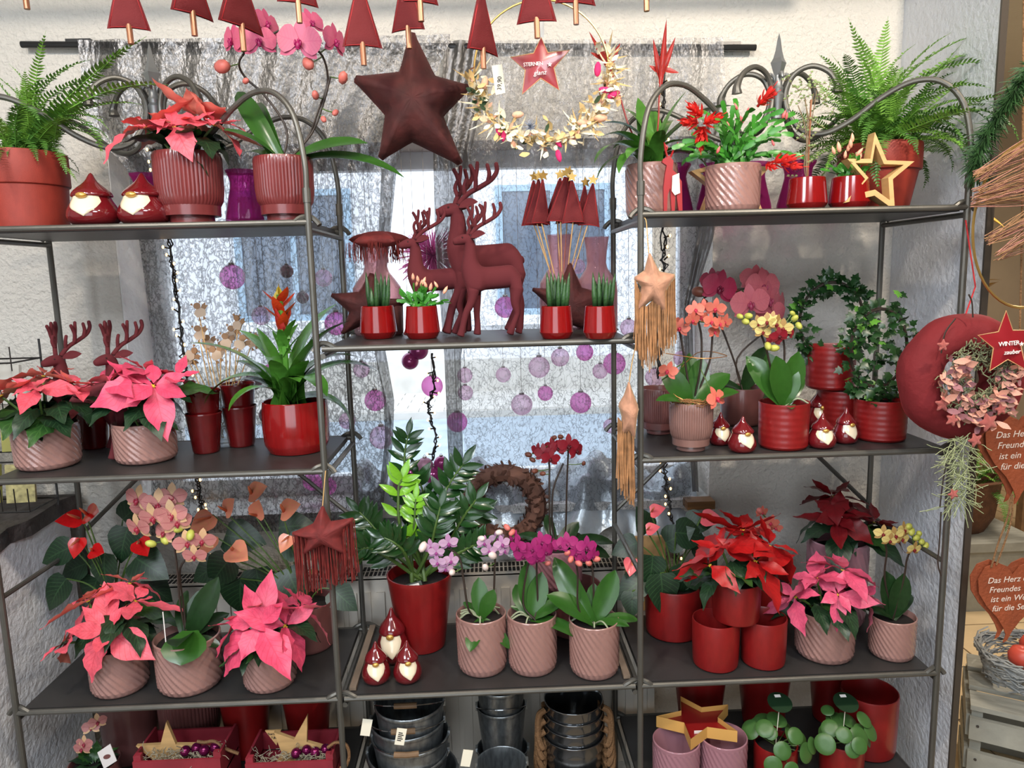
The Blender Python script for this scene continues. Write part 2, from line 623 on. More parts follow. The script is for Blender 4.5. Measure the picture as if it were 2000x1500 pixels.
# ------------------------------------------------------------------ curtain
def curtain_mat(name, base, open_, dark, dens, scl, lines=0.035):
    m = bpy.data.materials.new(name)
    m.use_nodes = True
    N, L = m.node_tree.nodes, m.node_tree.links
    tc = N.new('ShaderNodeTexCoord')
    mp = N.new('ShaderNodeMapping'); mp.inputs['Scale'].default_value = (1.0, 1.0, 0.62)
    L.new(tc.outputs['Object'], mp.inputs['Vector'])
    def contour(scale, seed, width):
        n = N.new('ShaderNodeTexNoise'); n.inputs['Scale'].default_value = scale; n.inputs['Detail'].default_value = 2.2; n.inputs['Roughness'].default_value = 0.45
        ad = N.new('ShaderNodeVectorMath'); ad.operation = 'ADD'; ad.inputs[1].default_value = (seed, seed * 2, seed * 3)
        L.new(mp.outputs[0], ad.inputs[0]); L.new(ad.outputs[0], n.inputs['Vector'])
        a = N.new('ShaderNodeMath'); a.operation = 'SUBTRACT'; a.inputs[1].default_value = 0.5
        L.new(n.outputs[0], a.inputs[0])
        b = N.new('ShaderNodeMath'); b.operation = 'ABSOLUTE'; L.new(a.outputs[0], b.inputs[0])
        c = N.new('ShaderNodeMapRange'); c.inputs[1].default_value = 0; c.inputs[2].default_value = width; c.inputs[3].default_value = 1; c.inputs[4].default_value = 0
        L.new(b.outputs[0], c.inputs[0])
        return c.outputs[0], n.outputs[0]
    c1, n1 = contour(scl, 1.3, lines)
    c2, _ = contour(scl * 0.7, 5.1, lines * 0.8)
    mx = N.new('ShaderNodeMath'); mx.operation = 'MAXIMUM'
    L.new(c1, mx.inputs[0]); L.new(c2, mx.inputs[1])
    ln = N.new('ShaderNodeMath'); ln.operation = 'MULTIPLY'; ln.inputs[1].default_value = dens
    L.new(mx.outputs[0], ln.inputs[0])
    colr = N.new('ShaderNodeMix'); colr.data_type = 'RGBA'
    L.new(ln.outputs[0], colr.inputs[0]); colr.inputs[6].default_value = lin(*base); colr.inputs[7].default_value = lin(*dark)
    bp = N.new('ShaderNodeBump'); bp.inputs['Strength'].default_value = 0.9; bp.inputs['Distance'].default_value = 0.003
    L.new(n1, bp.inputs['Height'])
    d = N.new('ShaderNodeBsdfDiffuse'); L.new(colr.outputs[2], d.inputs[0]); L.new(bp.outputs[0], d.inputs['Normal'])
    tl = N.new('ShaderNodeBsdfTranslucent'); L.new(colr.outputs[2], tl.inputs[0])
    gl = N.new('ShaderNodeBsdfGlossy'); gl.inputs['Roughness'].default_value = 0.3; gl.inputs[0].default_value = lin(215, 215, 218); L.new(bp.outputs[0], gl.inputs['Normal'])
    m1 = N.new('ShaderNodeMixShader'); m1.inputs[0].default_value = 0.45
    L.new(d.outputs[0], m1.inputs[1]); L.new(tl.outputs[0], m1.inputs[2])
    m2 = N.new('ShaderNodeMixShader'); m2.inputs[0].default_value = 0.12
    L.new(m1.outputs[0], m2.inputs[1]); L.new(gl.outputs[0], m2.inputs[2])
    t = N.new('ShaderNodeBsdfTransparent')
    al = N.new('ShaderNodeMapRange'); al.inputs[3].default_value = 1 - open_; al.inputs[4].default_value = min(1, 1.05 - open_ * 0.35)
    L.new(ln.outputs[0], al.inputs[0])
    m3 = N.new('ShaderNodeMixShader')
    L.new(al.outputs[0], m3.inputs[0]); L.new(t.outputs[0], m3.inputs[1]); L.new(m2.outputs[0], m3.inputs[2])
    L.new(m3.outputs[0], N['Material Output'].inputs[0])
    MATS[name] = m


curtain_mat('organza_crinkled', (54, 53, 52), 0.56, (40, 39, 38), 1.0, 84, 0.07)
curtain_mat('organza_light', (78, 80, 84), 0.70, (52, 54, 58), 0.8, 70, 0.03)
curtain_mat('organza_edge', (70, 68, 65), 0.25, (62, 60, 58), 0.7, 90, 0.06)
CY = 0.452


def curtain(name, left, right, label, m, amp=0.0032, waves=9, zt=None, zb=None, nx=70, nz=60, Y=CY, parent=None):
    """left/right: (u,v) polylines from top to bottom read off the photograph, put on the curtain's plane"""
    L_ = [P(u, v, Y) for u, v in left]
    R_ = [P(u, v, Y) for u, v in right]
    def at(poly, z):
        for a, b in zip(poly, poly[1:]):
            if a.z >= z >= b.z:
                t = (a.z - z) / (a.z - b.z)
                return a.x + (b.x - a.x) * t
        return poly[0].x if z > poly[0].z else poly[-1].x
    z1 = max(L_[0].z, R_[0].z)
    z0 = min(L_[-1].z, R_[-1].z)
    vs, fs = [], []
    for j in range(nz + 1):
        z = z1 + (z0 - z1) * j / nz
        a, b = at(L_, z), at(R_, z)
        for i in range(nx + 1):
            t = i / nx
            x = a + (b - a) * t
            y = Y + amp * math.sin(t * waves * 2 * PI + 1.3 * math.sin(z * 5)) + 0.4 * amp * math.sin(t * waves * 4.7 + z * 9)
            vs.append((x, y, z))
    for j in range(nz):
        for i in range(nx):
            q = j * (nx + 1) + i
            fs.append((q, q + nx + 1, q + nx + 2, q + 1))
    mbb = MB().add(vs, fs)
    return obj(name, mbb, m, parent, smooth=True, angle=None)


cu = thing('curtain', 'crinkled silver-grey organza curtain on a black rod in front of the window', 'curtain', (0, 0, 0))
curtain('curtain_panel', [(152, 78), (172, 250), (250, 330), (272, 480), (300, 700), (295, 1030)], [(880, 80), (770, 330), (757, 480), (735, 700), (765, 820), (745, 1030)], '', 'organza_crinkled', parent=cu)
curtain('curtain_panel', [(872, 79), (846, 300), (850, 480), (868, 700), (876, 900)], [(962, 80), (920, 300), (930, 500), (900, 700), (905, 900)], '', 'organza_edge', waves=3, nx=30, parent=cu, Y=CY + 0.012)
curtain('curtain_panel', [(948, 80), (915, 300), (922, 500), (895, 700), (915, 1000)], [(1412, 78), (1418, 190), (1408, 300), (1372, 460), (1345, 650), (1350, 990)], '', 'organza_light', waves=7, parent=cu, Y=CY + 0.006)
curtain('curtain_hem', [(745, 330), (738, 480), (722, 640), (750, 780), (752, 860), (742, 950)], [(775, 330), (760, 480), (745, 640), (770, 780), (768, 860), (756, 950)], '', 'organza_edge', waves=1, nx=8, amp=0.002, parent=cu, Y=CY - 0.012)
curtain('curtain_hem', [(1385, 200), (1362, 460), (1335, 600), (1340, 760), (1352, 960)], [(1415, 200), (1395, 460), (1352, 600), (1356, 760), (1364, 960)], '', 'organza_edge', waves=2, nx=10, amp=0.003, parent=cu, Y=CY - 0.012)
a, b = P(42, 87, CY + .02), P(1476, 93, CY + .02)
mat('black_metal', (22, 22, 23), 0.35, spec=0.6)
rodt = thing('curtain_rod', 'black curtain rod on brackets above the window', 'curtain rod', a)
rodl = b - a
obj('rod', MB().tube([(0, 0, 0), rodl], 0.0085, 10), 'black_metal', rodt)
for k in (0.075, 0.96):
    obj('bracket', MB().tube([rodl * k + Vector((0, 0.0, 0)), rodl * k + Vector((0, 0.027, 0.004))], 0.006, 8).box(tuple(rodl * k + Vector((-0.03, -0.006, 0.006))), tuple(rodl * k + Vector((0.035, 0.027, 0.014)))), 'black_metal', rodt)

# silver cloth gathered on the sill
def silver():
    mat('silver_cloth', (178, 188, 196), 0.32, metal=0.35, bump=0.5, bscale=30, var=0.12, vscale=7)
    x0, x1 = P(690, 1000, 0.5).x, P(1362, 1000, 0.5).x
    vs, fs = [], []
    nx, ny = 110, 22
    for j in range(ny + 1):
        t = j / ny
        for i in range(nx + 1):
            s = i / nx
            x = x0 + (x1 - x0) * s
            y = 0.66 - 0.20 * t
            z = 0.985 + 0.03 * math.sin(s * 17 + 2) - 0.10 * max(0, t - 0.25) - 0.20 * max(0, t - 0.62) * 1.5
            z += 0.016 * math.sin(s * 44 + t * 6 + 2 * math.sin(s * 9)) * (0.5 + t) + 0.009 * math.sin(s * 90 - t * 11)
            y += 0.012 * math.sin(s * 31 + t * 4)
            vs.append((x, y - 0.02, z))
    for j in range(ny):
        for i in range(nx):
            q = j * (nx + 1) + i
            fs.append((q, q + nx + 1, q + nx + 2, q + 1))
    o = obj('silver_cloth', MB().add(vs, fs), 'silver_cloth', None, angle=None)
    tag(o, 'shiny silver cloth bunched up along the window sill', 'cloth')


silver()

# ------------------------------------------------------------------ shelving
mat('shelf_metal', (96, 94, 88), 0.42, metal=0.55, bump=0.06, bscale=40, var=0.12, vscale=15)
mat('shelf_plate', (64, 62, 61), 0.45, metal=0.45, var=0.15, vscale=9)
mat('pewter', (140, 142, 142), 0.4, metal=0.7)
SD = 0.345
Z4, Z3, Z2, Z1 = 0.30, 0.606, 1.16, 1.708
ZC = 1.435


def shelf_board(root, x0, x1, z, y0=0.0, y1=SD, hooks=True):
    """rod frame with a sheet-metal plate lying inside; plate top is z+0.002"""
    b = inst('shelf', MB().box((x0 + 0.012, y0 + 0.008, z - 0.012), (x1 - 0.012, y1 - 0.008, z + 0.002)).mesh('shelf', 'shelf_plate', smooth=False), root)
    rr = MB()
    rr.tube([(x0, y0, z - 0.004), (x1, y0, z - 0.004)], 0.0068, 10)
    obj('front_rod', rr, 'shelf_metal', b)
    obj('back_rod', MB().tube([(x0, y1, z - 0.004), (x1, y1, z - 0.004)], 0.0068, 8), 'shelf_metal', b)
    for x in (x0, x1):
        obj('side_rod', MB().tube([(x, y0, z - 0.02), (x, y1, z - 0.02)], 0.0065, 8), 'shelf_metal', b)
        if hooks:
            for y in (y0, y1):
                sx = 1 if x == x0 else -1
                pts = [(x + sx * 0.03, y, z - 0.004), (x + sx * 0.016, y, z + 0.006), (x - sx * 0.002, y + 0.008, z + 0.008), (x - sx * 0.016, y + 0.008, z - 0.002), (x - sx * 0.022, y + 0.006, z - 0.010)]
                obj('hook', MB().tube(smooth_path(pts, 3), 0.006, 7), 'shelf_metal', b)
    return b


def crown(root, x0, x1):
    """four rods rise from the corners, arch over and curl up at a finial in the middle"""
    cx, cy = (x0 + x1) / 2, SD / 2
    for (x, y) in ((x0, 0), (x1, 0), (x0, SD), (x1, SD)):
        c, m = Vector((x, y, 0)), Vector((cx, cy, 0))
        d = m - c
        prof = [(0.0, 1.76), (0.0, 1.83), (0.05, 1.925), (0.16, 1.975), (0.30, 1.982), (0.45, 1.955), (0.60, 1.912), (0.74, 1.889), (0.86, 1.900), (0.94, 1.945), (0.955, 1.99), (0.91, 2.028), (0.82, 2.042), (0.73, 2.026), (0.68, 1.996), (0.68, 1.978)]
        pts = smooth_path([c + d * s + Vector((0, 0, z)) for s, z in prof], 5)
        n_ = len(pts)
        rs = [0.0062] * n_
        for k in range(12):
            rs[n_ - 1 - k] = 0.0062 + 0.006 * max(0, (8 - k)) / 8
        obj('arch_rod', MB().tube(pts, rs, 10), 'shelf_metal', root)
        obj('sleeve', MB().tube([(x, y, 1.745), (x, y, 1.775)], 0.0088, 10), 'shelf_metal', root)
    fin = MB()
    fin.lathe([(0.0, 1.93), (0.014, 1.932), (0.014, 1.945), (0.009, 1.95), (0.012, 1.97), (0.016, 1.985), (0.012, 1.992), (0.014, 2.0), (0.010, 2.008), (0.009, 2.03)], 14, c=(cx, cy, 0))
    f = obj('finial', fin, 'pewter', root)
    obj('spike', MB().lathe([(0.008, 2.025), (0.019, 2.058), (0.013, 2.068), (0.008, 2.085), (0.004, 2.11), (0.0, 2.125)], 4, c=(cx, cy, 0)), 'pewter', f, smooth=False)
    for k in range(4):
        a = k * PI / 2
        ex = Vector((math.cos(a), math.sin(a), 0))
        q = Vector((cx, cy, 0))
        obj('petal', MB().tube(smooth_path([q + ex * 0.006 + Vector((0, 0, 2.0)), q + ex * 0.008 + Vector((0, 0, 2.022)), q + ex * 0.018 + Vector((0, 0, 2.032)), q + ex * 0.027 + Vector((0, 0, 2.02))], 4), [0.003] * 5 + [0.0035, 0.004, 0.0045, 0.005, 0.006, 0.005, 0.004, 0.002], 8), 'pewter', f)


def etagere(x0, x1, label):
    r = thing('metal_etagere', label, 'shelf', (0, 0, 0), group='grey metal plant shelves')
    for x in (x0, x1):
        for y in (0, SD):
            obj('post', MB().tube([(x, y, 0.0), (x, y, 1.76)], 0.0072, 10), 'shelf_metal', r)
    for z in (Z1, Z2, Z3, Z4):
        shelf_board(r, x0, x1, z)
    # side rails and braces at the back
    for x in (x0, x1):
        obj('side_rail', MB().tube([(x, 0, 0.885), (x, SD, 0.885)], 0.006, 8), 'shelf_metal', r)
    xm = (x0 + x1) / 2
    for s, xa in ((1, x0), (-1, x1)):
        obj('brace', MB().tube([(xa + s * 0.005, SD + 0.01, 0.92), (xm - s * 0.12, SD + 0.01, 1.15)], 0.006, 8), 'shelf_metal', r)
    crown(r, x0, x1)
    return r


LX0, LX1, RX0, RX1 = -1.122, -0.375, 0.34, 1.064
etagere(LX0, LX1, 'left grey metal etagere with curled arches and poinsettias')
etagere(RX0, RX1, 'right grey metal etagere with curled arches beside the white wall')
ctr = thing('hanging_shelf', 'grey metal shelf bridging the two etageres, with red deer on it', 'shelf', (0, 0, 0))
shelf_board(ctr, LX1 + 0.012, RX0 - 0.012, ZC)
ctr2 = thing('hanging_shelf', 'lower grey metal shelf between the etageres with three orchid pots', 'shelf', (0, 0, 0))
shelf_board(ctr2, LX1 + 0.012, RX0 - 0.012, Z3)
mat('side_bar', (120, 104, 88), 0.5, var=0.2, vscale=12)
for x in (LX1 + 0.028, RX0 - 0.028):
    obj('side_bar', MB().box((x - 0.008, 0.02, Z3 + 0.004), (x + 0.008, SD - 0.01, Z3 + 0.012)), 'side_bar', ctr2, smooth=False)

# ================================================================== POTS (unit meshes: radius 1, height 1)
mat('pink_glaze', (152, 114, 106), 0.22, spec=0.6, coat=0.4, var=0.06, vscale=4)
mat('mauve_glaze', (104, 64, 62), 0.3, coat=0.3, var=0.08, vscale=4)
mat('red_glaze', (128, 14, 16), 0.14, coat=0.6, var=0.12, vscale=3, stretch=(6, 6, 0.6))
mat('red_matt', (128, 22, 22), 0.38, coat=0.15, var=0.08, vscale=5)
mat('maroon_glaze', (92, 15, 17), 0.18, coat=0.6, var=0.1, vscale=3)
mat('terracotta_red', (142, 46, 32), 0.6, var=0.10, vscale=6, bump=0.1, bscale=80)
mat('soil', (40, 28, 20), 0.95, bump=1.0, bscale=60, var=0.4, vscale=40)
mat('clear_plastic', (210, 212, 210), 0.1, alpha=0.35)
glassy('purple_glass', (180, 62, 132), 0.82, 0.05, tint=(236, 176, 220), glow=.5)
glassy('rose_glass', (216, 178, 182), 0.9, 0.05, tint=(246, 226, 228), glow=.4)
glassy('clear_glass', (225, 230, 232), 0.88, 0.03, tint=(240, 244, 246))
glassy('pink_glass_pot', (170, 122, 132), 0.25, 0.12, tint=(200, 160, 165))
POT = {}


def pot_mesh(key, prof, m, n=48, mod=None, angle=40):
    POT[key] = MB().lathe(prof, n, mod).mesh(key, m, True, angle)


def vz(a, b, n):
    return [a + (b - a) * i / n for i in range(n + 1)]


_in = [(0.955, 1.0), (0.93, 0.97), (0.90, 0.6), (0.86, 0.12), (0.0, 0.10)]
swirl = lambda a, r, z, i: (0.020 * math.sin(26 * a + z * 38) if 0.06 < z < 0.93 and r > 0.9 and i < 48 else 0)
pr_sw = [(0.0, 0), (0.80, 0), (0.88, 0.02), (0.94, 0.07), (0.96, 0.12)] + [(0.965 + 0.035 * z, z) for z in vz(0.13, 0.93, 40)] + [(1, 0.95), (1, 0.985), (0.98, 1.0)] + _in
pot_mesh('swirl', pr_sw, 'pink_glaze', 130, swirl)
pot_mesh('swirl_glass', pr_sw, 'pink_glass_pot', 130, swirl)
ribs = lambda a, r, z, i: (0.030 * abs(math.sin(26 * a)) if 0.30 < z < 0.97 and i < 17 else 0)
pr_rb = [(0.0, 0), (0.64, 0), (0.67, 0.02), (0.67, 0.13), (0.66, 0.15), (0.74, 0.18), (0.86, 0.25), (0.93, 0.33), (0.96, 0.42)] + [(0.965 + 0.03 * z, z) for z in vz(0.5, 0.94, 5)] + [(1.0, 0.98), (0.99, 1.0)] + _in
pot_mesh('ribbed_mauve', pr_rb, 'mauve_glaze', 208, ribs)
mat('taupe_glaze', (128, 94, 86), 0.3, coat=0.3, var=0.08, vscale=4)
pot_mesh('ribbed_pink', pr_rb, 'taupe_glaze', 208, ribs)
mat('wine_glaze', (112, 46, 46), 0.3, coat=0.35, var=0.1, vscale=4)
pot_mesh('ribbed_wine', pr_rb, 'wine_glaze', 208, ribs)
pot_mesh('facet', [(0, 0), (0.78, 0), (0.82, 0.015), (1.0, 0.20), (0.995, 0.24), (0.87, 0.985), (0.855, 1.0), (0.83, 0.99), (0.82, 0.9), (0.8, 0.3), (0, 0.28)], 'red_glaze', 40, angle=30)
pot_mesh('tall_red', [(0, 0), (0.80, 0), (0.84, 0.012), (0.955, 0.15), (0.975, 0.20), (1.0, 0.5), (0.985, 0.8), (0.955, 0.985), (0.94, 1.0), (0.91, 0.99), (0.90, 0.9), (0.88, 0.3), (0, 0.28)], 'red_glaze', 48, angle=30)
wav = lambda a, r, z, i: 0
pr_w = [(0, 0), (0.86, 0), (0.93, 0.03)] + [(0.965 + 0.03 * z + 0.004 * math.sin(z * 46), z) for z in vz(0.07, 0.93, 36)] + [(1, 0.96), (0.995, 1.0)] + _in
pot_mesh('wave_red', pr_w, 'red_matt', 48)
pot_mesh('smooth_red', [(0, 0), (0.86, 0), (0.93, 0.03), (0.965, 0.1), (0.99, 0.5), (1, 0.97), (0.985, 1.0)] + _in, 'red_matt', 48)
pot_mesh('smooth_mauve', [(0, 0), (0.80, 0), (0.88, 0.03), (0.94, 0.1), (0.97, 0.5), (1, 0.97), (0.985, 1.0)] + _in, 'mauve_glaze', 48)
pot_mesh('taper_red', [(0, 0), (0.64, 0), (0.68, 0.012), (0.71, 0.06), (0.98, 0.93), (1.0, 0.97), (0.995, 1.0), (0.96, 1.0), (0.93, 0.93), (0.68, 0.1), (0, 0.08)], 'red_matt', 48)
pot_mesh('cup', [(0, 0), (0.66, 0), (0.70, 0.015), (0.74, 0.06), (0.965, 0.93), (0.985, 0.945), (1.0, 0.97), (0.985, 1.0), (0.95, 0.99), (0.92, 0.9), (0.7, 0.1), (0, 0.08)], 'maroon_glaze', 40)
pot_mesh('terracotta', [(0, 0), (0.70, 0), (0.73, 0.02), (0.925, 0.60), (0.94, 0.605), (0.985, 0.61), (1.0, 0.63), (1.0, 0.97), (0.985, 1.0), (0.95, 1.0), (0.92, 0.95), (0.7, 0.1), (0, 0.08)], 'terracotta_red', 48)
pot_mesh('terracotta_straight', [(0, 0), (0.84, 0), (0.88, 0.02), (0.945, 0.56), (0.955, 0.565), (0.99, 0.575), (1.0, 0.59), (1.0, 0.97), (0.985, 1.0), (0.95, 1.0), (0.92, 0.95), (0.8, 0.1), (0, 0.08)], 'terracotta_red', 48)
hourglass = [(0, 0.0), (0.86, 0.0), (0.92, 0.02), (1.0, 0.12), (0.97, 0.22), (0.82, 0.45), (0.66, 0.70), (0.64, 0.78), (0.70, 0.88), (0.84, 0.97), (0.86, 1.0), (0.83, 1.0), (0.67, 0.87), (0.61, 0.78), (0.63, 0.70), (0.8, 0.42), (0.95, 0.14), (0.0, 0.06)]
facets = lambda a, r, z, i: 0.03 * r * math.cos(8 * a) + 0.014 * math.sin(5 * a + 22 * z)
pot_mesh('purple_vase', hourglass, 'purple_glass', 48, facets)
bottle = [(0, 0), (0.94, 0), (1.0, 0.03), (1.0, 0.42), (0.96, 0.50), (0.75, 0.58), (0.52, 0.66), (0.46, 0.72), (0.50, 0.85), (0.60, 0.99), (0.60, 1.0), (0.575, 1.0), (0.48, 0.85), (0.43, 0.72), (0.5, 0.65), (0.73, 0.565), (0.93, 0.49), (0.965, 0.42), (0.965, 0.06), (0, 0.05)]
pot_mesh('rose_bottle', bottle, 'rose_glass', 40)
pot_mesh('glass_jar', [(0, 0), (0.9, 0), (1.0, 0.04), (1.0, 0.97), (1.0, 1.0), (0.95, 1.0), (0.95, 0.97), (0.94, 0.08), (0, 0.06)], 'clear_glass', 40)
SOIL = MB().lathe([(0, 0.012), (0.6, 0.008), (1.0, 0)], 24).mesh('soil', 'soil')


def spot(u, vb, w, Z, Y=None):
    """where a round thing of pixel width w stands: photo column u, front of its foot at row vb on the plane Z (or depth Y given)"""
    if Y is None:
        q = PZ(u, vb, Z)
        r = w * depth((q.x, q.y + 0.03, Z)) / FPX / 2
        r = w * depth((q.x, q.y + r * 0.8, Z)) / FPX / 2
        Y = q.y + r * 0.85
    x = XA(u, Y, Z)
    d = depth((x, Y, Z))
    return x, Y, d


def potted(name, label, cat, kind, u, vb, w, h, Z, Y=None, group=None, soil=0.86, rz=None):
    """h: pot height in pixels at its depth. Returns (root, radius, height)"""
    Z = Z + 0.0025
    x, y, d = spot(u, vb, w, Z, Y)
    r = w * d / FPX / 2
    hh = h * d / FPX / 0.985
    root = thing(name, label, cat, (x, y, Z), 0, group)
    inst('pot', POT[kind], root, RZ(rnd.uniform(0, 6) if rz is None else rz) @ SC(r, r, hh))
    if soil:
        inst('soil', SOIL, root, T(0, 0, hh * soil) @ SC(r * 0.9, r * 0.9, r))
    root['_'] = 0
    del root['_']
    return root, r, hh


def plain_pot(name, label, cat, kind, u, vb, w, h, Z, Y=None, group=None):
    Z = Z + 0.0025
    x, y, d = spot(u, vb, w, Z, Y)
    r = w * d / FPX / 2
    o = inst(name, POT[kind], None, T(x, y, Z) @ SC(r, r, h * d / FPX / 0.985))
    tag(o, label, cat, group)
    return o


# ================================================================== LEAVES: blades along +X, width along Y, face up +Z
def blade(name, m, width, bend=0.0, fold=0.0, wave=0.0, nx=10, ny=4, wavy_n=3, lobes=None, tipdrop=0.0, twist=0.0, cup=0.0):
    """width(t) half-width along the blade (length 1); bend: total turning (radians, + upward); fold: V angle"""
    vs, fs, uvs = [], [], []
    x = z = 0.0
    a = -bend / 2 * 0
    for i in range(nx + 1):
        t = i / nx
        ang = bend * t + tipdrop * max(0, t - 0.6) * 2.5
        if i:
            x += math.cos(ang) / nx
            z += math.sin(ang) / nx
        wd = max(width(t), 0.002)
        for j in range(ny + 1):
            s = -1 + 2 * j / ny
            yy = s * wd
            zz = abs(s) * wd * math.tan(fold) + wave * math.sin(t * PI * 2 * wavy_n + (0 if s > 0 else 1.1)) * abs(s) * (1 - t * 0.5) - cup * wd * s * s
            tw = twist * t
            y2, z2 = yy * math.cos(tw) - zz * math.sin(tw), yy * math.sin(tw) + zz * math.cos(tw)
            vs.append((x - z2 * math.sin(ang), y2, z + z2 * math.cos(ang)))
            uvs.append((j / ny, t))
    for i in range(nx):
        for j in range(ny):
            q = i * (ny + 1) + j
            fs.append((q, q + ny + 1, q + ny + 2, q + 1))
    me = MB().add(vs, fs).mesh(name, m, True)
    ul = me.uv_layers.new(name='UVMap')
    for lp in me.loops:
        ul.data[lp.index].uv = uvs[lp.vertex_index]
    return me


def interp(pts):
    def f(t):
        for (a, b), (c, d) in zip(pts, pts[1:]):
            if a <= t <= c:
                k = (t - a) / (c - a)
                k = k * k * (3 - 2 * k) if False else k
                return b + (d - b) * k
        return pts[-1][1]
    return f


mat('bract_pink', (214, 74, 106), 0.5, vein=((196, 44, 78), 9, 0.55), sss=0.12, var=0.12, vscale=14, two_sided=(232, 120, 128))
mat('bract_coral', (222, 88, 104), 0.5, vein=((200, 50, 62), 9, 0.5), sss=0.12, var=0.14, vscale=14, two_sided=(238, 142, 122))
mat('bract_rose', (206, 80, 112), 0.5, vein=((186, 52, 92), 9, 0.5), sss=0.12, var=0.12, vscale=14, two_sided=(224, 120, 140))
mat('bract_red', (158, 14, 16), 0.45, vein=((120, 8, 12), 9, 0.45), sss=0.08, var=0.1, vscale=14)
mat('bract_dark', (104, 8, 16), 0.45, vein=((80, 4, 10), 9, 0.45), var=0.1, vscale=14)
mat('leaf_dark', (24, 47, 27), 0.42, vein=((62, 96, 58), 9, 0.4), var=0.2, vscale=14)
mat('leaf_mid', (42, 78, 32), 0.4, vein=((90, 130, 66), 7, 0.3), var=0.2, vscale=14)
mat('leaf_light', (96, 150, 40), 0.38, vein=((130, 176, 70), 8, 0.3), var=0.15, vscale=14)
mat('leaf_orchid', (48, 88, 30), 0.28, vein=((40, 80, 26), 0, 0.5), var=0.15, vscale=10)
mat('leaf_orchid_dark', (28, 52, 25), 0.28, var=0.2, vscale=10)
mat('leaf_strap', (74, 126, 46), 0.25, var=0.2, vscale=9, coat=0.15)
mat('leaf_sans', (32, 66, 36), 0.35, hue2=(66, 100, 56), vscale=24, stretch=(3, 1, 1))
mat('stem_green', (74, 100, 44), 0.5)
mat('stem_dark', (46, 34, 26), 0.55)
mat('stake', (110, 140, 60), 0.6)
mat('cyathia', (220, 180, 50), 0.5)
mat('root_grey', (150, 158, 128), 0.6)

ovate = interp([(0, 0.015), (0.06, 0.03), (0.15, 0.12), (0.28, 0.215), (0.42, 0.25), (0.58, 0.22), (0.75, 0.125), (0.9, 0.04), (1, 0.003)])
narrow = interp([(0, 0.02), (0.08, 0.06), (0.25, 0.17), (0.45, 0.22), (0.65, 0.18), (0.85, 0.07), (1, 0.003)])
oaky = interp([(0, 0.015), (0.08, 0.03), (0.18, 0.17), (0.30, 0.26), (0.36, 0.30), (0.42, 0.23), (0.55, 0.24), (0.62, 0.25), (0.68, 0.17), (0.85, 0.07), (1, 0.003)])
BR = {}
for c in ('pink', 'coral', 'rose', 'red', 'dark'):
    BR[c] = [blade('bract', 'bract_' + c, ovate, bend=-0.55, fold=0.16, wave=0.035), blade('bract', 'bract_' + c, narrow, bend=0.3, fold=0.25, wave=0.03, twist=0.2),
             blade('bract', 'bract_' + c, oaky, bend=-0.9, fold=0.12, wave=0.04), blade('bract', 'bract_' + c, ovate, bend=-0.15, fold=0.3, wave=0.04, twist=-0.25)]
LF_POIN = [blade('leaf', 'leaf_dark', oaky, bend=-0.7, fold=0.14, wave=0.04), blade('leaf', 'leaf_dark', ovate, bend=-1.1, fold=0.12, wave=0.03)]
LF_LITE = blade('leaf', 'leaf_mid', oaky, bend=-0.5, fold=0.14, wave=0.05)
CYA = MB()
for k in range(7):
    a = k * 2.4
    CYA.ball((0.35 * math.sqrt(k / 7) * math.cos(a), 0.35 * math.sqrt(k / 7) * math.sin(a), 0.15), 0.16, 6, 5)
CYA = CYA.mesh('cyathia', 'cyathia')


def poinsettia(root, r, h, heads, color, nleaf=14, leaf_len=0.09, seed=1, stem=True, drop=0.0):
    """heads: (dx, dy, dz, tilt direction angle, tilt, size, n) relative to the pot mouth centre, metres"""
    R = random.Random(seed)
    st = MB()
    for (dx, dy, dz, ta, tl, size, nb) in heads:
        c = Vector((dx, dy, h + dz))
        nrm = Vector((math.sin(tl) * math.cos(ta), math.sin(tl) * math.sin(ta), math.cos(tl)))
        e1 = nrm.orthogonal().normalized()
        e2 = nrm.cross(e1)
        st.tube(smooth_path([(dx * 0.15, dy * 0.15, h * 0.8), (dx * 0.6, dy * 0.6, h + dz * 0.5), c - nrm * 0.004], 4), 0.0028, 6)
        inst('cyathia', CYA, root, aim(c, e1, nrm, size * 0.13))
        a0 = R.uniform(0, 6)
        nb = max(6, int(nb * .82))
        for k in range(nb):
            outer = k >= nb * 0.45
            a = a0 + k * 2.399
            L = size * (R.uniform(1.0, 1.36) if outer else R.uniform(0.6, 0.85))
            el = R.uniform(-0.25, 0.15) if outer else R.uniform(0.25, 0.6)
            d = (e1 * math.cos(a) + e2 * math.sin(a)) * math.cos(el) + nrm * math.sin(el)
            b = c + nrm * (0.002 if outer else 0.007) + (e1 * math.cos(a) + e2 * math.sin(a)) * size * 0.05
            inst('bract', R.choice(BR[color]), root, aim(b, d, nrm, L, R.uniform(-0.35, 0.35), sy=L * R.uniform(0.9, 1.2)))
    obj('stem', st, 'stem_green', root)
    for k in range(nleaf):
        a = k * 2.399 + R.uniform(-0.2, 0.2)
        el = R.uniform(-0.35, 0.35)
        q = R.choice(heads)
        b = Vector((q[0] * 0.5 + 0.012 * math.cos(a), q[1] * 0.5 + 0.012 * math.sin(a), h + q[2] * R.uniform(0.25, 0.7)))
        d = Vector((math.cos(a) * math.cos(el), math.sin(a) * math.cos(el), math.sin(el)))
        L = leaf_len * R.uniform(0.9, 1.3)
        inst('leaf', R.choice(LF_POIN) if R.random() < 0.85 else LF_LITE, root, aim(b, d, (0, 0, 1), L, R.uniform(-0.3, 0.3)))


# ---- moth orchids
def petal_w(k):
    return interp([(0, 0.06), (0.12, 0.2 * k), (0.3, 0.42 * k), (0.5, 0.52 * k), (0.72, 0.46 * k), (0.88, 0.28 * k), (1, 0.03)])


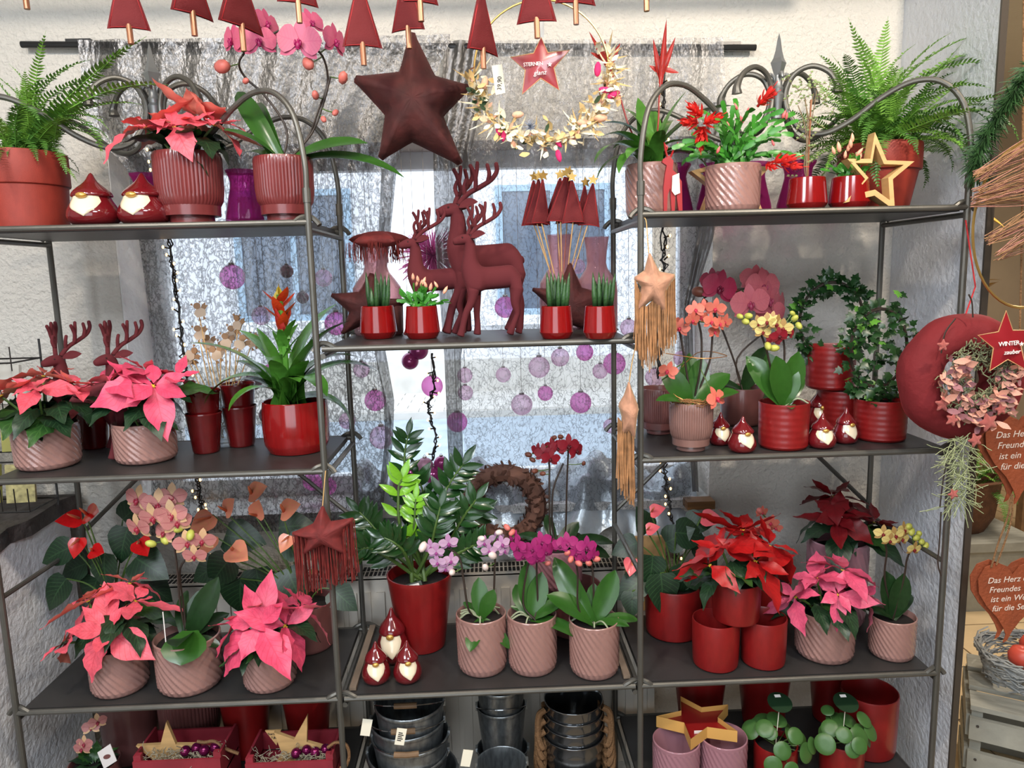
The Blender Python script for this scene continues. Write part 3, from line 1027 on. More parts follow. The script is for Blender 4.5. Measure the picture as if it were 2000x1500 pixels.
sepal_w = interp([(0, 0.08), (0.2, 0.2), (0.5, 0.28), (0.75, 0.22), (0.92, 0.1), (1, 0.01)])
FLOWER = {}


def flower_kind(key, petal_rgb, lip_rgb, vein=None, broad=1.0, sep_rgb=None):
    pm = mat('petal_' + key, petal_rgb, 0.5, sss=0.15, var=0.08, vscale=40, vein=vein)
    smm = mat('sepal_' + key, sep_rgb or petal_rgb, 0.5, sss=0.15, var=0.08, vscale=40, vein=vein)
    lm = mat('lip_' + key, lip_rgb, 0.4, var=0.15, vscale=40)
    pet = blade('petal', 'petal_' + key, petal_w(broad), bend=-0.25, fold=0.05, wave=0.03, nx=8, ny=4)
    sep = blade('sepals', 'sepal_' + key, sepal_w, bend=-0.2, fold=0.06, nx=6, ny=2)
    # the three sepals joined as one star, facing +X, up is +Z
    s3 = MB()
    for a in (PI / 2, PI / 2 + 2.2, PI / 2 - 2.2):
        d = Vector((0.05, math.cos(a), math.sin(a)))
        M = aim((0, 0, 0), d, (1, 0, 0), 0.5)
        s3.add([M @ v.co for v in sep.vertices], [tuple(p.vertices) for p in sep.polygons])
    s3 = s3.mesh('flower', 'sepal_' + key)
    lip = MB()
    lip.ball((0.07, 0, -0.09), 0.075, 8, 6, (1.0, 0.8, 1.3))
    lip.ball((0.10, 0.06, -0.04), 0.045, 6, 5, (1, 0.6, 1.5)).ball((0.10, -0.06, -0.04), 0.045, 6, 5, (1, 0.6, 1.5)).ball((0.06, 0, 0.02), 0.035, 6, 5)
    lip.tube([(0.08, 0, -0.12), (0.13, 0.03, -0.19)], [0.03, 0.008], 5).tube([(0.08, 0, -0.12), (0.13, -0.03, -0.19)], [0.03, 0.008], 5)
    FLOWER[key] = (s3, pet, lip.mesh('lip', 'lip_' + key))


flower_kind('magenta', (196, 92, 122), (150, 20, 84), ((180, 44, 100), 7, 0.35), 1.05)
flower_kind('deep_pink', (168, 40, 74), (110, 10, 44), ((140, 26, 60), 7, 0.35), 1.05)
flower_kind('rose', (206, 104, 112), (170, 60, 90), ((186, 80, 96), 7, 0.35), 1.05)
flower_kind('orange', (206, 112, 92), (190, 40, 70), ((196, 72, 66), 7, 0.3), 0.8)
flower_kind('yellow_red', (214, 196, 120), (120, 14, 24), ((130, 20, 30), 7, 0.6), 0.8, (206, 196, 110))
flower_kind('crimson', (136, 18, 36), (80, 8, 20), ((100, 10, 26), 7, 0.3), 0.8, (150, 44, 54))
flower_kind('violet', (160, 34, 104), (110, 12, 70), ((130, 20, 84), 7, 0.3), 0.85)
flower_kind('lilac', (206, 170, 196), (150, 60, 130), ((160, 80, 150), 7, 0.5), 0.8)
flower_kind('striped', (184, 122, 116), (150, 40, 60), ((140, 44, 64), 12, 0.7), 0.9, (204, 164, 124))
mat('bud_pink', (206, 110, 100), 0.5)
mat('bud_green', (178, 180, 80), 0.5)
mat('bud_white', (224, 204, 196), 0.5)
mat('bud_dark', (110, 60, 44), 0.5)
BUD = {k: MB().ball((0, 0, 0), 1, 8, 6, (1.25, 0.8, 0.8)).mesh('bud', 'bud_' + k) for k in ('pink', 'green', 'white', 'dark')}
strap_w = interp([(0, 0.10), (0.15, 0.12), (0.4, 0.17), (0.65, 0.18), (0.85, 0.13), (0.95, 0.07), (1, 0.01)])
wide_w = interp([(0, 0.10), (0.15, 0.15), (0.35, 0.25), (0.6, 0.28), (0.82, 0.21), (0.95, 0.1), (1, 0.01)])
LF_ORCH = {'mid': [blade('leaf', 'leaf_orchid', wide_w, -0.6, 0.16, nx=10), blade('leaf', 'leaf_orchid', strap_w, -0.9, 0.2, nx=10), blade('leaf', 'leaf_orchid', wide_w, -0.15, 0.12, nx=8)],
           'dark': [blade('leaf', 'leaf_orchid_dark', wide_w, -0.6, 0.16, nx=10), blade('leaf', 'leaf_orchid_dark', strap_w, -0.9, 0.2, nx=10), blade('leaf', 'leaf_orchid_dark', wide_w, -0.15, 0.12, nx=8)]}


def put_flower(root, p, key, size, yaw=0.0, pitch=0.0, roll=0.0):
    """a flower facing -Y (towards the room) turned by yaw/pitch"""
    s3, pet, lip = FLOWER[key]
    d = Vector((math.sin(yaw) * math.cos(pitch), -math.cos(yaw) * math.cos(pitch), math.sin(pitch)))
    f = inst('flower', s3, root, aim(p, d, (0, 0, 1), size) @ RX(roll))
    for s in (1, -1):
        inst('petal', pet, f, aim((0.02, 0, 0), (0.08, s * 1.0, 0.18), (1, 0, 0), 0.5, sy=0.55))
    inst('lip', lip, f)
    return f


def loc(root, u, v, dy=0.0):
    """local point of root: photo position (u,v) at the depth of root plus dy"""
    q = P(u, v, root.location.y + dy)
    return q - root.location


def orchid(root, r, h, stems, flowers, key, leaves, leafkind='mid', buds=(), bud='pink', fsize=0.05, roots=0, seed=1):
    """stems: lists of (u,v,dy); flowers: (u,v,dy[,size,yaw,pitch]); leaves: (u,v,dy,length tip point) given as tip pixel; all photo columns/rows at the plant's depth"""
    R = random.Random(seed)
    base = Vector((0, 0, h * 0.88))
    allp = []
    def pedicel(q):
        n_ = min(allp, key=lambda p: (p - q).length)
        if 0.006 < (n_ - q).length < 0.12:
            obj('pedicel', MB().tube([n_, n_.lerp(q, .5) + Vector((0, 0, -.002)), q], 0.0014, 5), 'stem_green', root)
    for s in stems:
        pts = [base + Vector((R.uniform(-.01, .01), R.uniform(-.01, .01), 0))] + [loc(root, *q) for q in s]
        sp_ = smooth_path(pts, 5)
        allp += sp_[len(sp_) // 3:]
        obj('stem', MB().tube(sp_, 0.0026, 6), 'stem_dark', root)
    for fl in flowers:
        u, v, dy = fl[:3]
        size = fl[3] if len(fl) > 3 else fsize * R.uniform(0.9, 1.1)
        yaw = fl[4] if len(fl) > 4 else R.uniform(-0.5, 0.5)
        pit = fl[5] if len(fl) > 5 else R.uniform(-0.35, 0.25)
        k = fl[6] if len(fl) > 6 else key
        pedicel(loc(root, u, v, dy))
        put_flower(root, loc(root, u, v, dy), k, size, yaw, pit, R.uniform(-0.25, 0.25))
    for (u, v, dy, s) in buds:
        pedicel(loc(root, u, v, dy))
        inst('bud', BUD[bud], root, aim(loc(root, u, v, dy), (R.uniform(-1, 1), -0.5, R.uniform(-.6, .6)), (0, 0, 1), s))
    for (u, v, dy, vi) in leaves:
        tip = loc(root, u, v, dy)
        d = tip - base
        L = d.length * (1.12 if vi < 2 else 1.02)
        up = Vector((0, -0.5, 1)) if abs(d.normalized().z) < 0.7 else Vector((0, -1, 0.2))
        lift = 0.28 if vi < 2 else 0.05
        d2 = d.normalized() + Vector((0, 0, lift))
        inst('leaf', LF_ORCH[leafkind][vi], root, aim(base, d2, up, L, R.uniform(-.15, .15), sy=min(L * .8, 0.105) if vi != 1 else min(L * .8, 0.125)))
    for k in range(roots):
        a = R.uniform(0, 6.3)
        ex = Vector((math.cos(a), math.sin(a), 0))
        p = [base, base + ex * r * 0.5 + Vector((0, 0, 0.02)), base + ex * r * R.uniform(.8, 1.0) + Vector((0, 0, R.uniform(-.005, .02)))]
        obj('root', MB().tube(smooth_path(p, 4), 0.0021, 5), 'root_grey', root)

# ================================================================== DECORATION BUILDERS
mat('gnome_glaze', (104, 20, 26), 0.12, coat=0.8)
mat('cream_glaze', (232, 216, 186), 0.15, coat=0.6)
mat('gold_glaze', (206, 158, 80), 0.25, metal=0.5)
GB = MB().lathe([(0, 0), (0.30, 0), (0.36, 0.01), (0.45, 0.08), (0.485, 0.18), (0.47, 0.28), (0.42, 0.38), (0.36, 0.48), (0.33, 0.54), (0.31, 0.58)], 28).mesh('gnome_figurine', 'gnome_glaze')
_h = MB()
prof = [(0.33, 0.53), (0.365, 0.545), (0.375, 0.57), (0.355, 0.615), (0.31, 0.67), (0.245, 0.725), (0.175, 0.78), (0.12, 0.83), (0.085, 0.88), (0.06, 0.93), (0.036, 0.975), (0, 1.0)]
n = 24
for i, (r_, z_) in enumerate(prof):
    pass
_h.lathe(prof, n, lambda a, r, z, i: 0.02 * math.cos(a * 1 + 1) * (1 if i < 4 else 0))
_h.v = [(x + 0.10 * max(0, z - 0.72) ** 1.3, y, z) for x, y, z in _h.v]
GH = _h.mesh('hat', 'gnome_glaze')


def _beard():
    vs, fs = [], []
    nz, na = 14, 10
    def bodyr(z):
        pr = [(0.0, 0.36), (0.08, 0.45), (0.18, 0.485), (0.28, 0.47), (0.38, 0.42), (0.48, 0.36), (0.56, 0.335), (0.6, 0.33)]
        return interp(pr)(z)
    for i in range(nz + 1):
        t = i / nz
        z = 0.585 - 0.43 * t
        wa = interp([(0, 0.55), (0.15, 0.82), (0.35, 0.86), (0.6, 0.60), (0.8, 0.30), (0.93, 0.12), (1, 0.02)])(t)
        sh = 0.12 * max(0, t - 0.55) * 2
        for j in range(na + 1):
            s = -1 + 2 * j / na
            a = -PI / 2 + s * wa + sh
            r = bodyr(z) + 0.028 * (1 - s ** 4) * min(1, 6 * t + 0.3) * (1 if t < 0.95 else 0.5) + 0.002
            vs.append((r * math.cos(a), r * math.sin(a), z))
    for i in range(nz):
        for j in range(na):
            q = i * (na + 1) + j
            fs.append((q, q + na + 1, q + na + 2, q + 1))
    return MB().add(vs, fs).mesh('beard', 'cream_glaze')


GBE = _beard()
GN = MB().ball((0, -0.40, 0.545), 0.075, 10, 7, (1.5, 0.8, 0.75)).mesh('nose', 'gold_glaze')


def gnome(label, u, vb, w, h, Z, Y=None, rz=0.0):
    Z += 0.0025
    x, y, d = spot(u, vb, w, Z, Y)
    H = h * d / FPX
    r = thing('gnome_figurine', label, 'figurine', (x, y, Z), rz, 'glazed garden gnome figurines')
    S = SC(w * d / FPX / 0.97, w * d / FPX / 0.97, H)
    inst('body', GB, r, S); inst('hat', GH, r, S); inst('beard', GBE, r, S); inst('nose', GN, r, S)
    return r


# ---- stars
def star_pts(R, r, n=5, a0=PI / 2):
    out = []
    for k in range(2 * n):
        a = a0 + k * PI / n
        q = R if k % 2 == 0 else r
        out.append((q * math.cos(a), q * math.sin(a)))
    return out


def star_pillow_mesh(name, m, R=1.0, inner=0.5, thick=0.26, nrow=9, per=8, wrinkle=0.02, pts=None, round_=0.12):
    """stuffed star in the X-Z plane, thickness along Y"""
    base = pts or star_pts(R, inner * R)
    n = len(base)
    ring = []
    for i in range(n):
        a, b = Vector(base[i]), Vector(base[(i + 1) % n])
        for k in range(per):
            t = k / per
            p = a.lerp(b, t)
            ring.append(p)
    # blunt the tips
    m_ = len(ring)
    ring2 = []
    for i in range(m_):
        p = ring[i]
        ring2.append(p * (1 - round_) + (ring[i - 1] + ring[(i + 1) % m_]) * 0.5 * round_)
    tipi = [i for i in range(0, m_, 2 * per)]
    for i in tipi:
        ring2[i] = ring2[i] * 0.94
        for k in (-1, 1):
            q = ring2[(i + k) % m_]
            ring2[(i + k) % m_] = q + (q - ring2[i] * (q.dot(ring2[i]) / ring2[i].dot(ring2[i]))) * 0.35
    vs, fs = [], []
    def thickness(p, t, i):
        # taller on the ridge that runs out to each tip, seams at the rim are thin
        rr = ring2[i].length / R
        return thick * max(0, 1 - t ** 2.6) ** .55 * (1 - 0.42 * (p.length / R))
    for sgn in (-1, 1):
        o = len(vs)
        vs.append((0, sgn * thick * 0.93, 0))
        for j in range(1, nrow + 1):
            t = j / nrow
            for i in range(m_):
                p = ring2[i] * t
                y = sgn * thickness(p, t, i)
                y += sgn * wrinkle * math.sin(i * 0.9 + j * 1.7) * math.sin(t * PI) if wrinkle else 0
                vs.append((p.x, y, p.y))
        for i in range(m_):
            k = (i + 1) % m_
            f = (o, o + 1 + i, o + 1 + k)
            fs.append(f if sgn < 0 else f[::-1])
            for j in range(nrow - 1):
                a, b = o + 1 + j * m_ + i, o + 1 + j * m_ + k
                c, d = b + m_, a + m_
                f = (a, d, c, b)
                fs.append(f if sgn < 0 else f[::-1])
    me = MB().add(vs, fs).mesh(name, m, True)
    bm = bmesh.new(); bm.from_mesh(me)
    bmesh.ops.remove_doubles(bm, verts=bm.verts, dist=1e-5)
    inner_v = [v for v in bm.verts if abs(v.co.y) > 1e-4]
    for _ in range(4):
        bmesh.ops.smooth_vert(bm, verts=inner_v, factor=.5, use_axis_y=True)
    bm.to_mesh(me); bm.free()
    me.polygons.foreach_set('use_smooth', [True] * len(me.polygons))
    return me, ring2


mat('velvet_maroon', (66, 19, 17), 0.8, sheen=0.35, var=0.3, vscale=5, bump=0.25, bscale=9)
mat('velvet_rust', (104, 30, 28), 0.8, sheen=0.5, var=0.25, vscale=6)
mat('velvet_beige', (178, 130, 104), 0.8, sheen=0.4, var=0.18, vscale=6)
mat('fringe_red', (112, 34, 30), 0.7, var=0.4, vscale=60)
mat('fringe_gold', (170, 124, 84), 0.65, var=0.35, vscale=60)
mat('flock_red', (84, 20, 27), 0.9, sheen=0.3, bump=0.1, bscale=300)
mat('felt_red', (100, 12, 18), 0.75, sheen=0.3, bump=0.35, bscale=40, stretch=(1, 1, 3))
mat('felt_thread', (178, 40, 44), 0.7)
mat('copper_stick', (156, 104, 76), 0.35, metal=0.5)
mat('gold_cord', (190, 150, 90), 0.5)
mat('gold_metal', (196, 160, 92), 0.3, metal=0.8)
mat('wood_pale', (206, 164, 108), 0.55, var=0.18, vscale=9, stretch=(1, 1, 6))
mat('white_print', (240, 232, 226), 0.6)
mat('tag_paper', (236, 228, 206), 0.7)
mat('ink', (52, 44, 40), 0.7)
mat('red_enamel', (140, 28, 36), 0.3, coat=0.4, var=0.1, vscale=8)
mat('worn_edge', (206, 160, 110), 0.5, metal=0.3)


def fringe(parent, pts, length, m, r=0.0011, jitter=0.25, seed=1, name='fringe'):
    """strands hanging from the given local points"""
    R = random.Random(seed)
    mb_ = MB()
    for p in pts:
        L = length * R.uniform(1 - jitter, 1)
        dx, dy = R.uniform(-.006, .006), R.uniform(-.006, .006)
        q = Vector(p)
        mb_.tube([q, q + Vector((dx * 0.3, dy * 0.3, -L * 0.5)), q + Vector((dx, dy, -L))], r, 4)
    o = obj(name, mb_, m, parent)
    o['kind'] = 'stuff'
    return o


# ---- deer, grown from a skeleton with the Skin modifier; drawn in photo pixels of the front deer (crop scale), facing -X
def deer_mesh():
    # (x, z, y, radius) in units: 1 = height to the head top
    V = [  # trunk
        (0.02, 0.555, 0, 0.096), (-0.12, 0.565, 0, 0.105), (-0.225, 0.575, 0, 0.094), (-0.265, 0.65, 0, 0.078), (-0.25, 0.74, 0, 0.062), (-0.243, 0.83, 0, 0.052), (-0.25, 0.905, 0, 0.048), (-0.275, 0.94, 0, 0.052), (-0.335, 0.928, 0, 0.042), (-0.385, 0.912, 0, 0.029), (-0.41, 0.905, 0, 0.021),
        (0.14, 0.58, 0, 0.098), (0.195, 0.55, 0, 0.078), (0.225, 0.575, 0, 0.03), (0.255, 0.53, 0, 0.016)]
    E = [(0, 1), (1, 2), (2, 3), (3, 4), (4, 5), (5, 6), (6, 7), (7, 8), (8, 9), (9, 10), (0, 11), (11, 12), (12, 13), (13, 14)]
    def leg(start, pts):
        i = start
        for p in pts:
            V.append(p)
            E.append((i, len(V) - 1))
            i = len(V) - 1
    leg(2, [(-0.235, 0.46, -0.055, 0.052), (-0.245, 0.36, -0.062, 0.036), (-0.315, 0.235, -0.062, 0.027), (-0.345, 0.12, -0.062, 0.025), (-0.365, 0.045, -0.062, 0.030), (-0.375, 0.018, -0.062, 0.037)])
    leg(2, [(-0.20, 0.46, 0.055, 0.048), (-0.19, 0.35, 0.06, 0.034), (-0.195, 0.22, 0.06, 0.025), (-0.19, 0.11, 0.06, 0.025), (-0.195, 0.045, 0.06, 0.030), (-0.20, 0.018, 0.06, 0.037)])
    leg(12, [(0.185, 0.45, -0.05, 0.060), (0.165, 0.32, -0.055, 0.038), (0.19, 0.22, -0.055, 0.024), (0.145, 0.12, -0.055, 0.025), (0.115, 0.045, -0.055, 0.030), (0.105, 0.018, -0.055, 0.037)])
    leg(12, [(0.20, 0.45, 0.05, 0.058), (0.20, 0.32, 0.055, 0.038), (0.235, 0.22, 0.055, 0.024), (0.225, 0.12, 0.055, 0.025), (0.215, 0.045, 0.055, 0.030), (0.205, 0.018, 0.055, 0.037)])
    me = bpy.data.meshes.new('deer_sk')
    me.from_pydata([(x, y, z) for x, z, y, r in V], E, [])
    o = bpy.data.objects.new('deer_sk', me)
    col.objects.link(o)
    bpy.context.view_layer.objects.active = o
    md = o.modifiers.new('Skin', 'SKIN')
    md.use_smooth_shade = True
    sv = me.skin_vertices[0].data
    for i, (x, z, y, r) in enumerate(V):
        r *= 1.24
        sv[i].radius = (r * 0.78, r) if i in (0, 1, 2, 11) else (r, r)
        sv[i].use_root = (i == 0)
    o.modifiers.new('Sub', 'SUBSURF').levels = 2
    dg = bpy.context.evaluated_depsgraph_get()
    out = bpy.data.meshes.new_from_object(o.evaluated_get(dg))
    bpy.data.objects.remove(o)
    out.materials.clear()
    out.materials.append(MATS['flock_red'])
    out.polygons.foreach_set('use_smooth', [True] * len(out.polygons))
    return out


DEER = deer_mesh()
mat('deer_eye', (40, 10, 12), 0.3)
ear_w = interp([(0, 0.10), (0.3, 0.26), (0.55, 0.30), (0.8, 0.2), (1, 0.02)])
DEER_EAR = blade('ear', 'flock_red', ear_w, 0.15, 0.5, nx=8)


def antler_mesh(s):
    A = MB()
    def br(pts, r0, r1):
        p = smooth_path(pts, 4)
        r0, r1 = r0 * 1.3, r1 * 1.3
        A.tube(p, [r0 + (r1 - r0) * i / (len(p) - 1) for i in range(len(p))], 7)
        A.ball(p[-1], r1, 7, 5)
    y = lambda k: s * k * 1.25
    br([(-0.25, y(0.02), 0.97), (-0.19, y(0.05), 1.045), (-0.10, y(0.09), 1.10), (-0.03, y(0.12), 1.15), (0.012, y(0.13), 1.21), (0.008, y(0.13), 1.26)], 0.016, 0.013)
    br([(-0.205, y(0.04), 1.035), (-0.218, y(0.05), 1.10), (-0.20, y(0.05), 1.145)], 0.013, 0.011)
    br([(-0.14, y(0.075), 1.075), (-0.148, y(0.09), 1.15), (-0.165, y(0.09), 1.20), (-0.19, y(0.09), 1.24)], 0.014, 0.012)
    br([(-0.15, y(0.09), 1.15), (-0.135, y(0.09), 1.21), (-0.128, y(0.09), 1.265)], 0.013, 0.011)
    br([(-0.055, y(0.11), 1.13), (-0.05, y(0.12), 1.19), (-0.065, y(0.12), 1.25)], 0.014, 0.011)
    return A.mesh('antler', 'flock_red')


DEER_AN = [antler_mesh(1), antler_mesh(-1)]
EYE = MB().ball((0, 0, 0), 0.009, 8, 6).mesh('eye', 'deer_eye')


def deer(label, H, loc_, rz=0.0):
    r = thing('reindeer_figurine', label, 'figurine', loc_, rz, 'flocked red reindeer')
    S = SC(H)
    inst('body', DEER, r, S)
    for s, a in ((1, DEER_AN[0]), (-1, DEER_AN[1])):
        inst('antler', a, r, S @ T(-.26, 0, 0) @ RZ(.45) @ T(.26, 0, 0))
        inst('ear', DEER_EAR, r, S @ aim((-0.235, s * 0.035, 0.95), (0.9, s * 0.5, 0.14), (-0.1, s * 0.8, .6), 0.155))
        inst('eye', EYE, r, S @ T(-0.318, s * 0.044, 0.948))
    return r


# ---- felt fir tree
def fir_mesh():
    """quilted felt fir tree in the X-Z plane: foot of the cone at z=0, tip at z=1"""
    vs, fs = [], []
    nz, nx = 12, 8
    for sgn in (-1, 1):
        o = len(vs)
        for j in range(nz + 1):
            t = j / nz
            z = t
            hw = 0.235 * (1 - t) ** 0.9 + 0.02
            for i in range(nx + 1):
                s = -1 + 2 * i / nx
                dz = 0.03 * (s * s) * (1 - t)
                y = sgn * (0.045 * (1 - s ** 4) * (1 - 0.5 * t) * (1 if 0 < j < nz else 0.15)) + sgn * 0.007 * math.sin(14 * t + 4 * abs(s)) * (1 - s * s)
                vs.append((s * hw, y, z - dz))
        for j in range(nz):
            for i in range(nx):
                q = o + j * (nx + 1) + i
                f = (q, q + 1, q + nx + 2, q + nx + 1)
                fs.append(f if sgn < 0 else f[::-1])
    return MB().add(vs, fs).mesh('felt', 'felt_red', True)


FIR = fir_mesh()
FIR_SEAM = MB().tube([(-0.22, -0.012, 0.0), (-0.02, -0.012, 0.97)], 0.006, 4).tube([(0.22, -0.012, 0.0), (0.02, -0.012, 0.97)], 0.006, 4).tube([(-0.22, -0.016, -0.01), (0, -0.016, 0.02), (0.22, -0.016, -0.01)], 0.006, 4).mesh('seam', 'felt_thread')
mat('string_grey', (170, 160, 150), 0.7)


def bauble_mats():
    glassy('bauble_clear', (246, 206, 232), 0.78, 0.05, tint=(250, 238, 248), glow=.7)
    glassy('bauble_violet', (250, 150, 222), 0.64, 0.05, tint=(250, 214, 246), glow=.75)
    mat('bauble_magenta', (150, 50, 112), 0.15, metal=0.3, coat=0.5)
    mat('bauble_dusty', (164, 120, 140), 0.45, metal=0.2)
    mat('bauble_cap', (190, 186, 180), 0.3, metal=0.8)


bauble_mats()
BALL = {k: MB().ball((0, 0, 0), 1, 20, 14).mesh('ball', 'bauble_' + k) for k in ('clear', 'violet', 'magenta', 'dusty')}
CAP = MB().lathe([(0.24, 0.93), (0.25, 1.12), (0.2, 1.16), (0.0, 1.17)], 10).mesh('cap', 'bauble_cap')
LOOP = MB().tube([(0.1 * math.cos(a * PI / 4), 0, 1.22 + 0.1 * math.sin(a * PI / 4)) for a in range(8)], 0.025, 4, closed=True).mesh('ring', 'bauble_cap')


def bauble(label, u, v, d_px, kind, Y, ztop=None):
    c = P(u, v, Y)
    r = d_px * depth(c) / FPX / 2
    b = thing('christmas_bauble', label, 'bauble', c, 0, 'baubles hanging in the window')
    inst('ball', BALL[kind], b, SC(r)); inst('cap', CAP, b, SC(r)); inst('ring', LOOP, b, SC(r))
    if ztop:
        obj('thread', MB().tube([(0, 0, r * 1.2), (0, 0, ztop - c.z)], 0.0006, 4), 'string_grey', b)
    return b

# ================================================================== MORE PLANTS
mat('fern_green', (110, 156, 58), 0.5, var=0.25, vscale=12)
mat('fern_deep', (78, 124, 48), 0.5, var=0.25, vscale=12)


def frond_mesh(bend, m, npair=44, curl=0.25, seed=1, wid=0.10):
    R = random.Random(seed)
    b = MB()
    pts, angs = [], []
    x = z = 0.0
    N = 40
    for i in range(N + 1):
        a = bend * (i / N) ** 1.4
        if i:
            x += math.cos(a) / N; z += math.sin(a) / N
        pts.append(Vector((x, 0, z))); angs.append(a)
    b.tube(pts[::4], [0.006 - 0.005 * i / 10 for i in range(11)], 4)
    for k in range(npair):
        t = 0.10 + 0.88 * k / npair
        i = int(t * N)
        p, a = pts[i], angs[i]
        ax = Vector((math.cos(a), 0, math.sin(a))); nz = Vector((-math.sin(a), 0, math.cos(a)))
        L = wid * min(1, 0.35 + 3 * (t - 0.1)) * (1 - t ** 5) * (1.05 - 0.35 * t)
        hw = 0.88 / npair * 0.40
        for s in (-1, 1):
            q = R.uniform(-0.25, 0.25)
            d = (Vector((0, s, 0)) + ax * 0.18 + nz * (0.15 + q)).normalized()
            tip = p + d * L + nz * (-0.3 * L * curl) + ax * 0.01
            mid = p + d * L * 0.55 + nz * 0.06 * L
            up = ax * hw
            o = [p - up * 0.9, p + up * 0.9, mid + up * 1.05, mid - up, tip]
            b.add(o, [(0, 3, 2, 1), (3, 4, 2)] if s > 0 else [(0, 1, 2, 3), (3, 2, 4)])
    return b.mesh('frond', m, True)


FROND = [frond_mesh(-0.9, 'fern_green', seed=1), frond_mesh(-1.5, 'fern_green', seed=2), frond_mesh(-0.3, 'fern_green', seed=3), frond_mesh(-2.2, 'fern_deep', seed=4), frond_mesh(-1.2, 'fern_deep', seed=5)]


def fern(root, r, h, tips, nfill=26, seed=3, fill=0.20):
    """tips: (u, v, dy, variant) photo positions the long fronds reach"""
    R = random.Random(seed)
    c = Vector((0, 0, h * 0.95))
    for (u, v, dy, k) in tips:
        b = c + Vector((R.uniform(-.5, .5) * r, R.uniform(-.4, .4) * r, 0))
        d = loc(root, u, v, dy) - b
        L = d.length
        k, turn = k, (-0.9, -1.5, -0.3, -2.2, -1.2)[k]
        # the chord of a bent frond lies below its starting direction
        comp = -turn * 0.42
        hor = Vector((d.x, d.y, 0))
        hl = max(hor.length, 1e-4)
        el = min(math.atan2(d.z, hl) + comp, 1.75)
        dd = hor / hl * math.cos(el) + Vector((0, 0, math.sin(el)))
        up = Vector((0, 0, 1)) if el < 1.3 else -hor / hl
        up = hor / hl * -math.sin(el) + Vector((0, 0, math.cos(el)))
        L *= 1 + 0.06 * turn * turn
        inst('frond', FROND[k], root, aim(b, dd, up, L, R.uniform(-.3, .3)))
    for k in range(nfill):
        a = R.uniform(0, 2 * PI)
        el = R.uniform(0.1, 1.25)
        d = Vector((math.cos(a) * math.cos(el), math.sin(a) * math.cos(el) * 0.75, math.sin(el)))
        b = c + Vector((R.uniform(-.6, .6) * r, R.uniform(-.5, .5) * r, 0))
        up = Vector((-math.cos(a) * math.sin(el), -math.sin(a) * math.sin(el), math.cos(el)))
        inst('frond', R.choice(FROND), root, aim(b, d, up, fill * R.uniform(0.6, 1.15), R.uniform(-.4, .4)))


# ---- bromeliad: strap leaves in a rosette
sword = interp([(0, 0.085), (0.12, 0.07), (0.4, 0.062), (0.7, 0.05), (0.88, 0.032), (1, 0.002)])
STRAP = {b_: blade('leaf', 'leaf_strap', sword, b_, 0.35, nx=14) for b_ in (-0.5, -1.2, -1.9, -2.5)}
mat('brom_orange', (214, 66, 28), 0.45, var=0.2, vscale=16)
mat('brom_red', (156, 40, 34), 0.45, var=0.25, vscale=16)
mat('brom_yellow', (206, 176, 50), 0.5)
bract_w = interp([(0, 0.10), (0.25, 0.16), (0.55, 0.14), (0.85, 0.06), (1, 0.004)])
BROM = {k: blade('bract', 'brom_' + k, bract_w, 0.25, 0.3, nx=6) for k in ('orange', 'red', 'yellow')}


def strap_leaf(root, base, tip, sag, R, width=1.0):
    d = Vector(tip) - Vector(base)
    bs = min((-0.5, -1.2, -1.9, -2.5), key=lambda q: abs(q + sag))
    hor = Vector((d.x, d.y, 0)); hl = max(hor.length, 1e-3)
    el = math.atan2(d.z, hl) - bs * 0.5
    dd = hor / hl * math.cos(el) + Vector((0, 0, math.sin(el)))
    up = hor / hl * -math.sin(el) + Vector((0, 0, math.cos(el)))
    L = d.length * (1 + 0.045 * bs * bs)
    inst('leaf', STRAP[bs], root, aim(base, dd, up, L, R.uniform(-.2, .2), sy=min(L, 0.30) * width * 2.0))


# ---- sansevieria spikes
SANS = MB().tube([(0, 0, 0), (0.01, 0, 0.4), (0.0, 0, 0.8), (-0.02, 0, 1.0)], [0.042, 0.048, 0.026, 0.001], 7).mesh('leaf', 'leaf_sans')


def sansevieria(root, r, h, tips, seed=1):
    R = random.Random(seed)
    for k, (u, v) in enumerate(tips):
        tip = loc(root, u, v, R.uniform(-.5, .5) * r)
        b = Vector((tip.x * 0.72, tip.y, h * 0.9))
        d = tip - b
        inst('leaf', SANS, root, T(*b) @ d.to_track_quat('Z', 'Y').to_matrix().to_4x4() @ SC(d.length * 1.15 if d.length < .03 else 0.13, 0.13, d.length))


# ---- christmas cactus
seg_w = interp([(0, 0.10), (0.12, 0.20), (0.3, 0.27), (0.42, 0.24), (0.5, 0.31), (0.66, 0.30), (0.75, 0.25), (0.84, 0.30), (0.97, 0.24), (1, 0.12)])
mat('cactus_green', (58, 128, 40), 0.35, var=0.2, vscale=20)
mat('cactus_lite', (120, 168, 60), 0.4)
SEG = blade('stem_segment', 'cactus_green', seg_w, -0.35, 0.08, nx=10, ny=2)
mat('cactus_flower', (222, 50, 44), 0.4, var=0.2, vscale=30, sss=0.15)
mat('cactus_bud', (226, 110, 110), 0.4)
mat('cactus_bud2', (236, 170, 140), 0.45)
_cf = MB()
_pt = blade('tmp', 'cactus_flower', interp([(0, 0.05), (0.4, 0.16), (0.75, 0.13), (1, 0.01)]), 0.9, 0.2, nx=5, ny=2)
for ring_, (n_, tilt, z_) in enumerate(((6, 0.1, 0.0), (6, 0.35, 0.28), (5, 0.7, 0.5))):
    for k in range(n_):
        a = 2 * PI * k / n_ + ring_ * 0.5
        M = aim((z_ * 0.9, 0, 0), (math.sin(tilt) * 0.9 + 0.1, math.cos(a) * math.cos(tilt), math.sin(a) * math.cos(tilt)), (1, 0, 0), 0.55)
        _cf.add([M @ v.co for v in _pt.vertices], [tuple(p.vertices) for p in _pt.polygons])
